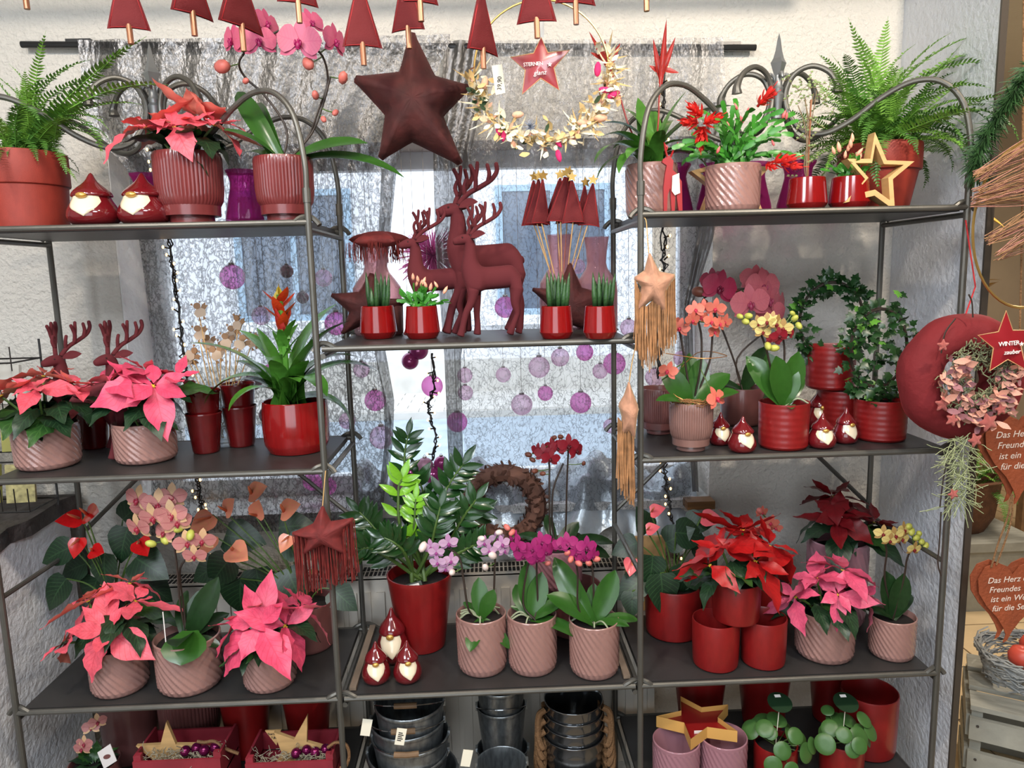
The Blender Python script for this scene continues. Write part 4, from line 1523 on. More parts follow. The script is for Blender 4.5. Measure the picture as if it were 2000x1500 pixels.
_cf.tube([(-0.1, 0, 0), (0.5, 0, 0), (0.9, 0, 0)], [0.06, 0.09, 0.05], 6)
_cf.tube([(0.9, 0, 0), (1.25, 0, 0.02)], 0.02, 4)
CFLOWER = _cf.mesh('flower', 'cactus_flower')
CBUD = {k: MB().lathe([(0, 0), (0.16, 0.1), (0.22, 0.4), (0.16, 0.75), (0.0, 1.05)], 8).mesh('bud', k) for k in ('cactus_bud', 'cactus_bud2')}


def cactus(root, r, h, n, spread, up, seed, segl=0.026, flowers=(), buds=(), budm='cactus_bud', budl=0.022):
    R = random.Random(seed)
    ends = []
    for k in range(n):
        a = k * 2.4
        el = R.uniform(*up)
        p = Vector((R.uniform(-.4, .4) * r, R.uniform(-.4, .4) * r, h * 0.9))
        d = Vector((math.cos(a) * math.cos(el), math.sin(a) * math.cos(el) * 0.8, math.sin(el)))
        for s in range(R.randint(*spread)):
            inst('stem_segment', SEG, root, aim(p, d, (R.uniform(-.6, .6), -1, 0.4), segl, R.uniform(-.7, .7), sy=segl * .62))
            p = p + d.normalized() * segl * 0.94
            d = d + Vector((0, 0, -0.22 + R.uniform(-.1, .1))) + Vector((R.uniform(-.25, .25), R.uniform(-.25, .25), 0))
            d.normalize()
        ends.append((p, d))
    for (u, v, dy, s, dx, dz) in flowers:
        inst('flower', CFLOWER, root, aim(loc(root, u, v, dy), (dx, -0.5, dz), (0, 0, 1), s))
    for b in buds:
        u, v, dy = b[:3]
        inst('bud', CBUD[budm], root, T(*loc(root, u, v, dy)) @ RY(R.uniform(-.6, .6)) @ RX(R.uniform(-.2, .5)) @ SC(budl * R.uniform(.8, 1.1)))
    return ends


# ---- anthurium
heart = interp([(0, 0.30), (0.05, 0.36), (0.15, 0.42), (0.3, 0.44), (0.5, 0.36), (0.7, 0.24), (0.88, 0.1), (1, 0.005)])
LF_HEART = {'leaf_dark': blade('leaf', 'leaf_dark', heart, -0.6, 0.12, nx=10), 'leaf_mid': blade('leaf', 'leaf_mid', heart, -0.5, 0.15, nx=10)}
mat('spathe_red', (196, 24, 26), 0.2, coat=0.5, var=0.1, vscale=12)
mat('spathe_salmon', (228, 132, 110), 0.3, coat=0.2, var=0.2, vscale=12, hue2=(222, 150, 108))
mat('spathe_pink', (222, 96, 104), 0.3, coat=0.2)
mat('spadix', (206, 110, 70), 0.5)
SPATHE = {k: blade('spathe', 'spathe_' + k, heart, 0.35, 0.18, nx=10) for k in ('red', 'salmon', 'pink')}
SPADIX = MB().tube([(0, 0, 0), (0, 0, 0.6), (0, 0, 1)], [0.09, 0.08, 0.03], 8).mesh('spadix', 'spadix')


def anthurium(root, r, h, leaves, spathes, color, seed=1, leafm='leaf_dark'):
    """leaves (u,v,dy,len,du,dv): blade base at photo (u,v), pointing along (du,dv) on the photo"""
    R = random.Random(seed)
    base = Vector((0, 0, h * 0.9))
    for (u, v, dy, L, du, dv) in leaves:
        p = loc(root, u, v, dy)
        d = CR * du - CU * dv + Vector((0, R.uniform(-.45, .1), 0)) * 1.0
        inst('leaf', LF_HEART[leafm], root, aim(p, d, (R.uniform(-.3, .3), -0.9, 0.6), L))
        obj('leaf_stalk', MB().tube(smooth_path([base, base.lerp(p, 0.5) + Vector((0, 0, 0.02)), p], 4), 0.002, 5), 'stem_green', root)
    for (u, v, dy, L, du, dv) in spathes:
        p = loc(root, u, v, dy)
        d = CR * du - CU * dv + Vector((0, -0.25, 0))
        s = inst('flower', SPATHE[color], root, aim(p, d, (0, -0.75, 0.6), L))
        inst('spadix', SPADIX, s, T(0.1, 0, 0.03) @ RY(0.5) @ SC(0.7))
        obj('flower_stalk', MB().tube(smooth_path([base, base.lerp(p, 0.5) + Vector((0, 0, 0.015)), p], 4), 0.002, 5), 'stem_green', root)


# ---- ivy
mat('ivy_leaf', (27, 58, 25), 0.35, var=0.35, vscale=30)
mat('ivy_lite', (84, 136, 48), 0.35, var=0.2, vscale=30)


def ivy_leaf(m):
    pts = [(0, 0), (0.12, -0.28), (0.22, -0.52), (0.36, -0.34), (0.58, -0.42), (0.62, -0.2), (1.0, 0), (0.62, 0.2), (0.58, 0.42), (0.36, 0.34), (0.22, 0.52), (0.12, 0.28)]
    vs = [(0.42, 0, 0.04)] + [(x, y, -0.12 * abs(y) - 0.12 * max(0, x - 0.5)) for x, y in pts]
    fs = [(0, 1 + (i + 1) % 12, 1 + i) for i in range(12)]
    return MB().add(vs, [f[::-1] for f in fs]).mesh('leaf', m, True)


IVY = [ivy_leaf('ivy_leaf'), ivy_leaf('ivy_leaf'), ivy_leaf('ivy_leaf'), ivy_leaf('ivy_lite')]

# ---- zz plant leaflet, pilea leaf
zz_w = interp([(0, 0.03), (0.1, 0.10), (0.35, 0.19), (0.6, 0.17), (0.85, 0.08), (1, 0.005)])
mat('zz_leaf', (28, 62, 26), 0.22, var=0.2, vscale=16, coat=0.2)
mat('zz_lite', (112, 168, 40), 0.22, var=0.15, vscale=16, coat=0.2)
ZZ = {k: blade('leaflet', k, zz_w, -0.35, 0.25, nx=8, ny=2) for k in ('zz_leaf', 'zz_lite')}


def zz_stem(root, base, pts, L, m='zz_leaf', n=9, R=rnd, tipcut=1.0):
    p = smooth_path([base] + pts, 8)
    obj('stem', MB().tube(p, [0.006 - 0.004 * i / (len(p) - 1) for i in range(len(p))], 6), 'stem_green', root)
    for k in range(n):
        t = 0.32 + 0.66 * k / (n - 1)
        i = min(int(t * (len(p) - 1)), len(p) - 2)
        ax = (p[i + 1] - p[i]).normalized()
        side = ax.cross(Vector((0, -1, 0))).normalized()
        for s in (-1, 1):
            d = side * s * 0.8 + ax * 0.65 + Vector((0, R.uniform(-.4, .1), 0))
            inst('leaflet', ZZ[m], root, aim(p[i], d, (0, -1, 0.4), L * R.uniform(.85, 1.1) * (1.0 - 0.25 * t), R.uniform(-.4, .4)))
    inst('leaflet', ZZ[m], root, aim(p[-1], (p[-1] - p[-2]), (0, -1, 0.3), L * 0.75))


PIL = MB().lathe([(0, 0.05), (0.4, 0.06), (0.8, 0.03), (1.0, -0.08)], 20).mesh('leaf', 'leaf_mid')

# ================================================================== TOP SHELVES
Y1 = 0.13
# --- left: fern in terracotta pot
r_, R0, H0 = potted('potted_fern', 'bushy green fern in a terracotta pot on the left top shelf', 'plant', 'terracotta_straight', 58, 0, 158, 142, Z1, 0.14)
fern(r_, R0, H0, [(84, 58, -.02, 2), (20, 130, 0, 0), (165, 110, 0, 0), (250, 92, 0.02, 2), (285, 70, .03, 2), (335, 172, -.02, 0), (262, 200, -.05, 0), (238, 262, -.06, 1), (240, 320, -.08, 3), (105, 310, -.09, 3), (135, 235, -.09, 1), (10, 310, -.09, 3), (60, 320, -.08, 3), (-20, 140, 0, 0), (-30, 230, 0, 1), (200, 285, -.04, 1), (195, 150, .05, 0), (140, 130, .06, 0), (90, 150, .02, 4), (180, 215, .0, 4), (40, 180, .02, 4)], 64, 5, 0.21)
gnome('glossy maroon gnome with cream beard beside the left fern pot', 186, 0, 96, 101, Z1, 0.055)
gnome('glossy maroon gnome with cream beard touching the wine-red ribbed pot', 284, 0, 96, 99, Z1, 0.055, -0.1)
r_, R0, H0 = potted('potted_poinsettia', 'coral-pink poinsettia in a ribbed wine-red footed pot on the left top shelf', 'plant', 'ribbed_wine', 377, 0, 124, 132, Z1, 0.09)
poinsettia(r_, R0, H0, [(-0.07, -0.03, 0.05, PI, 0.5, 0.095, 10), (0.0, -0.055, 0.045, -PI / 2, 0.45, 0.082, 10), (0.07, -0.02, 0.055, 0.0, 0.4, 0.098, 11), (0.02, 0.03, 0.08, 1.2, 0.3, 0.088, 9), (-0.03, 0.03, 0.06, 2.2, 0.4, 0.08, 9)], 'coral', 16, 0.085, 4)
for i, (u, lab) in enumerate(((296, 'purple pressed-glass vase behind the gnome and the wine-red pot'), (480, 'purple pressed-glass vase between the two wine-red ribbed pots'))):
    plain_pot('glass_vase', lab, 'vase', 'purple_vase', u, 0, 72, 104, Z1, 0.21 if i == 0 else 0.17, 'purple glass vases')
r_, R0, H0 = potted('potted_orchid', 'tall magenta moth orchid in a ribbed wine-red pot on the left top shelf', 'plant', 'ribbed_wine', 561, 0, 110, 120, Z1, 0.09)
orchid(r_, R0, H0, [[(560, 255, .02), (520, 190, .03), (478, 150, .02), (468, 118, .0), (500, 84, 0), (545, 60, 0)], [(600, 270, .02), (622, 215, .02), (640, 160, .02), (630, 110, .0), (600, 85, 0)], [(608, 262, .02), (632, 200, .02), (645, 150, .02)]],
       [(455, 78, -.02, 0.075, -.7, 0), (504, 80, -.02, 0.082, .4, .1), (520, 46, .0, 0.072, 1.0, .2), (584, 82, -.03, 0.098, 0, -.05), (607, 44, .02, 0.066, .7, .2), (653, 80, -.01, 0.078, 1.1, 0)], 'magenta',
       [(428, 160, -.03, 1), (455, 175, .02, 1), (470, 230, -.08, 1), (690, 275, -.05, 0), (762, 302, -.04, 1), (480, 275, .02, 1)], 'mid',
       [(434, 130, -.02, .018), (602, 124, -.01, .016), (670, 152, -.01, .013), (616, 186, 0, .010), (632, 233, 0, .008), (480, 158, 0, .008), (655, 220, 0, .008)], 'pink', seed=3)

# --- right
r_, R0, H0 = potted('potted_bromeliad', 'green strap-leaved bromeliad with thin red spikes in a pink swirl pot', 'plant', 'swirl', 1272, 0, 100, 98, Z1 + 0.001, 0.20)
R = random.Random(11)
for (u, v, dy, s) in [(1150, 310, -.03, 2.5), (1175, 260, -.05, 1.9), (1185, 235, .03, 1.9), (1215, 205, .05, 1.2), (1250, 190, .05, .5), (1345, 270, -.03, 1.9), (1365, 305, 0, 2.5), (1420, 205, 0, 1.2), (1335, 178, .02, .5), (1195, 330, -.08, 2.5), (1225, 300, -.12, 1.9), (1300, 250, -.12, 1.2), (1370, 290, .05, 1.9), (1160, 345, .02, 2.5), (1280, 210, .1, .5), (1310, 230, .1, 1.2), (1190, 280, .08, 1.9), (1390, 335, -.02, 2.5)]:
    strap_leaf(r_, Vector((R.uniform(-.01, .01), R.uniform(-.01, .01), H0 * 0.85)), loc(r_, u, v, dy), s, R)
for (pts, tips) in (([(1285, 250, .02), (1288, 180, .02), (1294, 120, .02)], [(1298, 42), (1272, 78), (1318, 75), (1266, 130), (1325, 145), (1300, 90), (1284, 110)]), ([(1230, 250, .03), (1205, 170, .03), (1175, 90, .03)], [(1145, 65), (1178, 78), (1212, 85), (1150, 105), (1190, 140)])):
    q = [loc(r_, *p) for p in pts]
    obj('flower_stalk', MB().tube(smooth_path([Vector((0, 0, H0 * .85))] + q, 5), 0.0022, 6), 'brom_red', r_)
    for k, (u, v) in enumerate(tips):
        b = q[1].lerp(q[2], min(1, 0.25 + k * 0.13))
        tip = loc(r_, u, v, 0.02)
        inst('bract', BROM['red'], r_, aim(b, tip - b, (0, -1, 0.3), (tip - b).length, sy=0.045))

# small red wooden deer with tag
mat('red_lacquer', (150, 18, 22), 0.45)
q = P(1311, 414, 0.025)
rd = thing('wooden_deer', 'small slim red deer with a white tag in front of the bromeliad pot', 'figurine', (q.x, 0.035, Z1 + 0.0025))
body = MB()
dpx = lambda u, v: ((u - 1311) * 1.63 / FPX, (417 - v) * 1.63 / FPX)
obj('body', MB().prism([dpx(*p) for p in [(1298, 416), (1304, 416), (1305, 385), (1310, 372), (1313, 416), (1319, 416), (1320, 372), (1327, 416), (1334, 416), (1332, 360), (1322, 345), (1314, 338), (1316, 322), (1308, 312), (1296, 318), (1294, 324), (1303, 330), (1300, 345), (1297, 370)]], -0.005, 0.005), 'red_lacquer', rd, smooth=False, tri=True)
for s, pts in ((1, [(1312, 314), (1318, 300), (1326, 288), (1322, 300), (1330, 296)]), (-1, [(1304, 314), (1300, 300), (1298, 288), (1304, 296), (1302, 302)])):
    obj('antler', MB().tube([(dpx(*p)[0], 0.004 * s, dpx(*p)[1]) for p in pts], 0.0022, 5), 'red_lacquer', rd)
x_, z_ = dpx(1319, 347)
obj('price_tag', MB().prism([dpx(*p) for p in [(1313, 350), (1326, 345), (1328, 382), (1318, 386), (1312, 378)]], -0.0092, -0.0085), 'tag_paper', rd, smooth=False)

for i, (u, yy) in enumerate(((1314, 0.27), (1398, 0.28), (1466, 0.28), (1556, 0.26))):
    plain_pot('glass_vase', ['purple pressed-glass vase behind the bromeliad pot', 'purple pressed-glass vase left behind the cactus pot', 'purple pressed-glass vase right behind the cactus pot', 'purple pressed-glass vase behind the wiry topiary'][i], 'vase', 'purple_vase', u, 0, 78, 102, Z1, yy, 'purple glass vases')

r_, R0, H0 = potted('potted_christmas_cactus', 'flowering Christmas cactus with red blooms in a pink swirl pot', 'plant', 'swirl', 1430, 0, 104, 88, Z1, 0.10)
cactus(r_, R0, H0, 56, (4, 6), (0.7, 1.45), 5, 0.031,
       [(1368, 225, -.04, .05, -.6, .3), (1372, 252, -.05, .052, -.2, -.6), (1360, 240, -.03, .046, -.9, 0), (1378, 240, -.06, .048, .3, .1), (1368, 275, -.05, .03, -.1, -1), (1482, 205, -.03, .048, .5, .7), (1494, 195, -.02, .030, .9, .5), (1512, 316, -.04, .05, .8, .1), (1498, 322, -.05, .032, .2, -.2), (1530, 322, -.04, .044, 1, -.2)],
       [(1416, 240, -.02), (1440, 215, -.02), (1460, 225, -.02), (1452, 240, -.04), (1424, 248, -.05), (1400, 300, -.06), (1512, 285, -.04), (1528, 232, -.02), (1535, 234, -.03)], 'cactus_bud', 0.018)

def hollow_star(name, label, pts_out, k, Y0, th, m, tilt=0.0):
    c = Vector((sum(p[0] for p in pts_out) / len(pts_out), sum(p[1] for p in pts_out) / len(pts_out)))
    W = [P(u, v, Y0) for u, v in pts_out]
    cw = P(c.x, c.y, Y0)
    zmin = min(q_.z for q_ in W)
    outer = [(q_.x - cw.x, q_.z - zmin) for q_ in W]
    inner = [(x * k, (z - (cw.z - zmin)) * k + (cw.z - zmin)) for x, z in outer]
    n_ = len(outer)
    vs = [(x, 0, z) for x, z in outer] + [(x, 0, z) for x, z in inner] + [(x, th, z) for x, z in outer] + [(x, th, z) for x, z in inner]
    fs = []
    for i in range(n_):
        j = (i + 1) % n_
        fs += [(i, j, n_ + j, n_ + i), (2 * n_ + j, 2 * n_ + i, 3 * n_ + i, 3 * n_ + j), (j, i, 2 * n_ + i, 2 * n_ + j), (n_ + i, n_ + j, 3 * n_ + j, 3 * n_ + i)]
    o = obj(name, MB().add(vs, fs), m, None, smooth=False, M=T(cw.x, Y0, zmin) @ RX(tilt))
    tag(o, label, 'star')
    return o


hollow_star('wooden_star', 'hollow pale wooden star leaning against the right fern pot', [(1709, 258), (1732, 313), (1786, 315), (1744, 350), (1748, 411), (1708, 382), (1650, 396), (1690, 350), (1655, 310), (1700, 310)], 0.72, 0.03, 0.03, 'wood_pale')
hollow_star('wooden_star', 'hollow pale wooden star standing behind the cactus pot', [(1425, 262), (1447, 320), (1504, 326), (1470, 362), (1490, 412), (1430, 385), (1372, 412), (1390, 365), (1350, 334), (1405, 318)], 0.78, 0.175, 0.03, 'wood_pale')

r_, R0, H0 = potted('potted_topiary', 'thin wiry topiary on a stick in a glossy red pot', 'plant', 'facet', 1575, 0, 76, 60, Z1, 0.07)
mat('twig', (128, 110, 84), 0.7)
mat('twig_leaf', (120, 140, 84), 0.5)
R = random.Random(8)
obj('stick', MB().tube([(0, 0, H0 * .85), (0.002, 0, H0 + 0.17)], 0.0022, 6), 'copper_stick', r_)
tw = MB(); lv = MB()
for k in range(46):
    c = loc(r_, 1580 + R.gauss(0, 22), 185 + R.gauss(0, 20), R.uniform(-.03, .03)) if k < 30 else loc(r_, 1577 + R.gauss(0, 10), 300 + R.uniform(-70, 45), R.uniform(-.02, .02))
    a = Vector((R.uniform(-1, 1), R.uniform(-.6, .6), R.uniform(-1, 1)))
    p = [c, c + a * 0.012, c + a * 0.026 + Vector((R.uniform(-.01, .01), 0, R.uniform(-.01, .01)))]
    tw.tube(p, 0.0007, 4)
    for j in range(3):
        q = p[0].lerp(p[2], j / 2.5)
        lv.ball(q + Vector((0, 0, .002)), 0.0022, 5, 4, (1.6, .5, 1))
for k in range(5):
    tw.tube(smooth_path([(0, 0, H0 * .85), loc(r_, 1575 + R.uniform(-5, 5), 320, 0), loc(r_, 1578 + R.uniform(-8, 8), 250, 0), loc(r_, 1580 + R.uniform(-30, 30), 190 + R.uniform(-25, 25), 0)], 5), 0.0011, 5)
o = obj('twigs', tw, 'twig', r_); o['kind'] = 'stuff'
o = obj('tiny_leaves', lv, 'twig_leaf', r_); o['kind'] = 'stuff'

r_, R0, H0 = potted('potted_christmas_cactus', 'small cactus with pale pink buds in a glossy red pot near the wooden star', 'plant', 'facet', 1658, 0, 76, 60, Z1, 0.07)
cactus(r_, R0, H0, 30, (2, 3), (0.6, 1.45), 9, 0.022, (), [(1630, 302, -.02), (1640, 298, -.02), (1650, 310, -.03), (1661, 290, -.02), (1665, 278, -.02), (1672, 305, -.03), (1678, 312, -.03), (1655, 296, .0)], 'cactus_bud2', 0.022)

r_, R0, H0 = potted('potted_fern', 'big arching fern in a dark terracotta pot on the right top shelf', 'plant', 'terracotta', 1712, 0, 150, 124, Z1, 0.20)
fern(r_, R0, H0, [(1655, 35, 0, 2), (1732, 32, 0, 2), (1592, 108, 0, 0), (1710, 110, .02, 2), (1600, 190, -.02, 0), (1590, 235, -.03, 0), (1780, 90, .03, 0), (1840, 75, .03, 0), (1900, 70, .02, 0), (1950, 88, 0, 0), (1930, 140, 0, 1), (1920, 180, -.05, 1), (1800, 295, -.12, 3), (1720, 350, -.15, 3), (1695, 290, -.15, 3), (1850, 240, -.08, 1), (1890, 300, -.1, 3), (1880, 330, -.12, 3), (1640, 260, -.08, 1), (1630, 150, .05, 0), (1680, 150, .05, 0), (1760, 130, .08, 0), (1870, 120, .1, 0), (1860, 340, -.06, 3), (1905, 345, -.08, 3), (1940, 210, -.05, 1), (1800, 160, 0, 4), (1850, 180, 0, 4), (1750, 180, 0, 4), (1690, 200, 0, 4)], 84, 12, 0.26)

# ================================================================== CENTRE SHELF (ZC)
zc = ZC + 0.0025
for (u, lab, tips) in ((740, 'glossy red pot of sansevieria spikes, leftmost on the centre shelf', [(714, 530), (733, 530), (744, 532), (752, 537), (760, 534), (724, 560), (738, 545), (756, 555)]),
                       (1087, 'glossy red pot of sansevieria spikes in front of the right velvet star', [(1068, 530), (1076, 529), (1084, 533), (1091, 531), (1099, 533), (1112, 531), (1082, 545), (1104, 545)]),
                       (1172, 'glossy red pot of sansevieria spikes, rightmost on the centre shelf', [(1158, 531), (1170, 530), (1179, 532), (1186, 540), (1201, 533), (1193, 545), (1164, 548)])):
    r_, R0, H0 = potted('potted_sansevieria', lab, 'plant', 'facet', u, 663, 72 if u < 900 else 66, 62, ZC, group='red pots of sansevieria')
    sansevieria(r_, R0, H0, tips, int(u))
r_, R0, H0 = potted('potted_christmas_cactus', 'small cactus with pointed pink buds in a glossy red pot beside the deer', 'plant', 'facet', 826, 663, 68, 62, ZC)
cactus(r_, R0, H0, 54, (2, 3), (0.3, 1.5), 4, 0.022, (), [(807, 548, -.02), (817, 552, -.02), (825, 556, -.03), (833, 562, -.03), (840, 568, -.03), (855, 562, -.02), (866, 574, -.02), (822, 560, .0), (812, 560, 0)], 'cactus_bud2', 0.02)

# deer
qd = PZ(955, 662, zc)
small_H = 0.245
deer('front flocked red reindeer with antlers, nearest on the centre shelf', small_H, (XA(973, 0.125, zc), 0.125, zc), 0.12)
deer('tall flocked red reindeer standing behind the front one', 0.326, (XA(964, 0.225, zc), 0.225, zc), 0.16)
deer('dark flocked red reindeer half hidden behind the pink-budded cactus', 0.242, (XA(866, 0.20, zc), 0.20, zc), 0.14)


def star_at(name, label, m, tips, Y0, thick, Z=None, cat='cushion', wrinkle=0.02, extra=None):
    """stuffed star whose five tips and valleys are at these photo points on the plane Y0"""
    W = [P(u, v, Y0) for u, v in tips]
    c = sum(W, Vector()) / len(W)
    R_ = max((q - c).length for q in W)
    pts = [((q.x - c.x) / R_, (q.z - c.z) / R_) for q in W]
    me, ring = star_pillow_mesh(name, m, 1.0, 0.5, thick / R_, pts=pts, wrinkle=wrinkle)
    root = thing(name, label, cat, c)
    inst('cushion_body' if cat == 'cushion' else 'plate', me, root, SC(R_))
    # seam welt around the rim
    return root, R_, ring


star_at('velvet_star', 'brown velvet star cushion standing behind the left sansevieria', 'velvet_maroon', [(726, 528), (752, 583), (800, 583), (770, 612), (776, 657), (720, 630), (664, 656), (682, 610), (641, 574), (700, 570)], 0.27, 0.035)
star_at('velvet_star', 'brown velvet star cushion standing behind the right sansevieria pots', 'velvet_maroon', [(1113, 508), (1136, 562), (1186, 572), (1160, 608), (1178, 656), (1120, 636), (1062, 656), (1078, 604), (1034, 562), (1090, 564)], 0.27, 0.035)

plain_pot('glass_bottle', 'rose glass bottle vase under the fringed star on the centre shelf', 'vase', 'rose_bottle', 741, 0, 95, 178, ZC, 0.315, 'rose glass bottles')
gv = plain_pot('glass_bottle', 'rose glass bottle vase holding red felt trees on sticks', 'vase', 'rose_bottle', 1096, 0, 82, 178, ZC, 0.315, 'rose glass bottles')
plain_pot('glass_bottle', 'rose glass bottle vase behind the rightmost sansevieria', 'vase', 'rose_bottle', 1166, 0, 80, 172, ZC, 0.312, 'rose glass bottles')
plain_pot('small_pot', 'dusty rose tapered pot behind the left sansevieria pot', 'pot', 'smooth_mauve', 768, 655, 44, 66, ZC)

# fringed star lying on the bottle
c = P(738, 468, 0.315)
fs_ = thing('fringed_star', 'dark red fringed star cushion lying on a rose glass bottle', 'cushion', c)
me, ring = star_pillow_mesh('fringed_star', 'velvet_rust', 1.0, 0.55, 0.32, wrinkle=0.03)
k_ = 0.088
inst('cushion_body', me, fs_, RX(-PI / 2 + 0.12) @ SC(k_, k_ * 0.8, k_))
pts = []
R = random.Random(2)
for i in range(150):
    p = ring[R.randrange(len(ring))] * R.uniform(0.7, 1.0)
    pts.append((p.x * k_, -p.y * k_, -0.004 - R.uniform(0, .01)))
fringe(fs_, pts, 0.052, 'fringe_red', 0.0008, 0.7, 4)

# felt trees on sticks with little gold stars
STAR5 = MB().prism(star_pts(1, 0.45), -0.06, 0.06).mesh('star', 'gold_metal', smooth=False)
base = P(1096, 600, 0.315)
trees = [(1047, 437, 1052, 350, .25, 0.0, 1.05), (1040, 440, 1042, 352, .28, .25, 1.0), (1056, 436, 1060, 350, .235, .3, .9), (1095, 433, 1104, 345, .235, .1, 1.25), (1088, 432, 1094, 348, .27, -.3, 1.2), (1120, 434, 1117, 352, .22, .0, 1.1), (1150, 440, 1158, 358, .225, -.2, 1.0), (1140, 436, 1142, 362, .255, .3, 1.0), (1108, 436, 1110, 342, .29, .2, 1.0)]
for i, (ub, vb, ut, vt, yy, tw_, wd) in enumerate(trees):
    a, b = P(ub, vb, yy), P(ut, vt, yy)
    L = (b - a).length
    t = thing('felt_tree_pick', 'red felt fir tree pick, ' + ['front of the left bunch', 'back left of the left bunch', 'rightmost of the left bunch', 'middle bunch, left front', 'middle bunch, left behind', 'middle bunch, widest in front', 'far right in front', 'right, behind the far right one', 'tallest at the back of the middle bunch'][i], 'decoration', a, 0, 'felt trees on sticks in the glass bottle')
    up = (b - a).normalized()
    M = up.to_track_quat('Z', 'Y').to_matrix().to_4x4() @ RZ(tw_)
    M = Vector((0, 0, 1)).rotation_difference(up).to_matrix().to_4x4() @ RZ(tw_)
    inst('felt', FIR, t, M @ SC(L * wd * 1.05, L * 0.9, L)); inst('seam', FIR_SEAM, t, M @ SC(L * wd * 1.05, L * 1.1, L))
    inst('star', STAR5, t, M @ T(0, -0.004, L * 1.08) @ RY(R.uniform(-.3, .3)) @ SC(0.014))
    obj('stick', MB().tube([(0, 0, 0.01), base + Vector((R.uniform(-.008, .008), R.uniform(-.008, .008), 0)) - a], 0.0016, 5), 'wood_pale', t)

# ================================================================== LEFT MIDDLE SHELF (Z2)
r_, R0, H0 = potted('potted_poinsettia', 'pink poinsettia in a pink swirl pot, leftmost on the left middle shelf', 'plant', 'swirl', 97, 921, 116, 82, Z2)
poinsettia(r_, R0, H0, [(-0.07, -0.03, 0.072, PI, 0.5, 0.085, 10), (0.015, -0.035, 0.085, -PI / 2, 0.4, 0.078, 10), (0.06, 0.02, 0.085, 0.3, 0.35, 0.085, 9), (-0.02, 0.05, 0.105, 1.2, 0.35, 0.08, 9), (-0.09, 0.05, 0.08, 2.6, 0.5, .075, 8)], 'coral', 24, 0.10, 7)
r_, R0, H0 = potted('potted_poinsettia', 'bright pink poinsettia in a pink swirl pot in front of the left shelf deer', 'plant', 'swirl', 288, 909, 113, 76, Z2)
poinsettia(r_, R0, H0, [(-0.055, -0.02, 0.095, 2.9, 0.35, 0.11, 10), (0.045, -0.03, 0.085, -0.9, 0.7, 0.115, 10), (0.0, 0.03, 0.115, 1.0, 0.25, 0.085, 9), (0.08, 0.01, 0.10, 0.2, 0.45, 0.08, 8)], 'pink', 20, 0.105, 9)
dr = deer('flocked red reindeer looking over the left poinsettia', 0.262, (XA(188, 0.235, Z2), 0.235, Z2 + 0.0025), PI / 2 - 0.5)
dr = deer('flocked red reindeer looking over the bright pink poinsettia', 0.262, (XA(288, 0.22, Z2), 0.22, Z2 + 0.0025), PI / 2 - 0.6)
plain_pot('small_pot', 'dark maroon glazed pot between the two pink poinsettias', 'pot', 'cup', 186, 880, 66, 82, Z2)
for (u, vb, w1, lab) in ((404, 889, 68, 'left'), (473, 876, 66, 'right')):
    a = plain_pot('cup', 'lower dark red cup of the %s stacked pair' % lab, 'cup', 'cup', u, vb, w1, 78, Z2, group='stacked dark red cups')
    b = inst('cup', POT['cup'], None, T(a.location.x, a.location.y, a.location.z + a.scale.z * 0.55) @ SC(a.scale.x, a.scale.y, a.scale.z))
    tag(b, 'upper dark red cup of the %s stacked pair' % lab, 'cup', 'stacked dark red cups')

# glass jar with wooden angels on sticks
gj = plain_pot('glass_jar', 'clear glass jar full of wooden angel sticks', 'jar', 'glass_jar', 443, 0, 62, 118, Z2, 0.285)
jx, jy = gj.location.x, gj.location.y
mat('plywood', (142, 106, 74), 0.6, var=0.12, vscale=30)
mat('plywood_white', (184, 160, 138), 0.6)


def angel_meshes():
    dress = MB().prism([(-0.28, -0.45), (0.30, -0.5), (0.42, -0.1), (0.18, 0.16), (-0.14, 0.12), (-0.38, -0.12)], -0.06, 0.06).mesh('dress', 'plywood_white', smooth=False, tri=True)
    head = MB().prism([(0.24 * math.cos(a), 0.32 + 0.22 * math.sin(a)) for a in [k * PI / 7 for k in range(14)]] , -0.09, 0.03).prism([(-0.26, 0.40), (-0.38, 0.52), (-0.28, 0.62), (-0.2, 0.54)], -0.05, 0.03).prism([(0.2, 0.44), (0.34, 0.52), (0.24, 0.60)], -0.05, 0.03).mesh('head', 'plywood', smooth=False, tri=True)
    wing = MB().prism([(0.12, 0.0), (0.34, 0.30), (0.62, 0.38), (0.56, 0.2), (0.68, 0.12), (0.5, -0.02), (0.4, -0.12)], 0.03, 0.09).mesh('wing', 'plywood', smooth=False, tri=True)
    feet = MB().prism([(-0.2, -0.5), (-0.12, -0.5), (-0.1, -0.72), (-0.28, -0.7)], -0.03, 0.03).prism([(0.1, -0.5), (0.2, -0.5), (0.24, -0.72), (0.04, -0.72)], -0.03, 0.03).mesh('feet', 'plywood', smooth=False)
    return dress, head, wing, feet


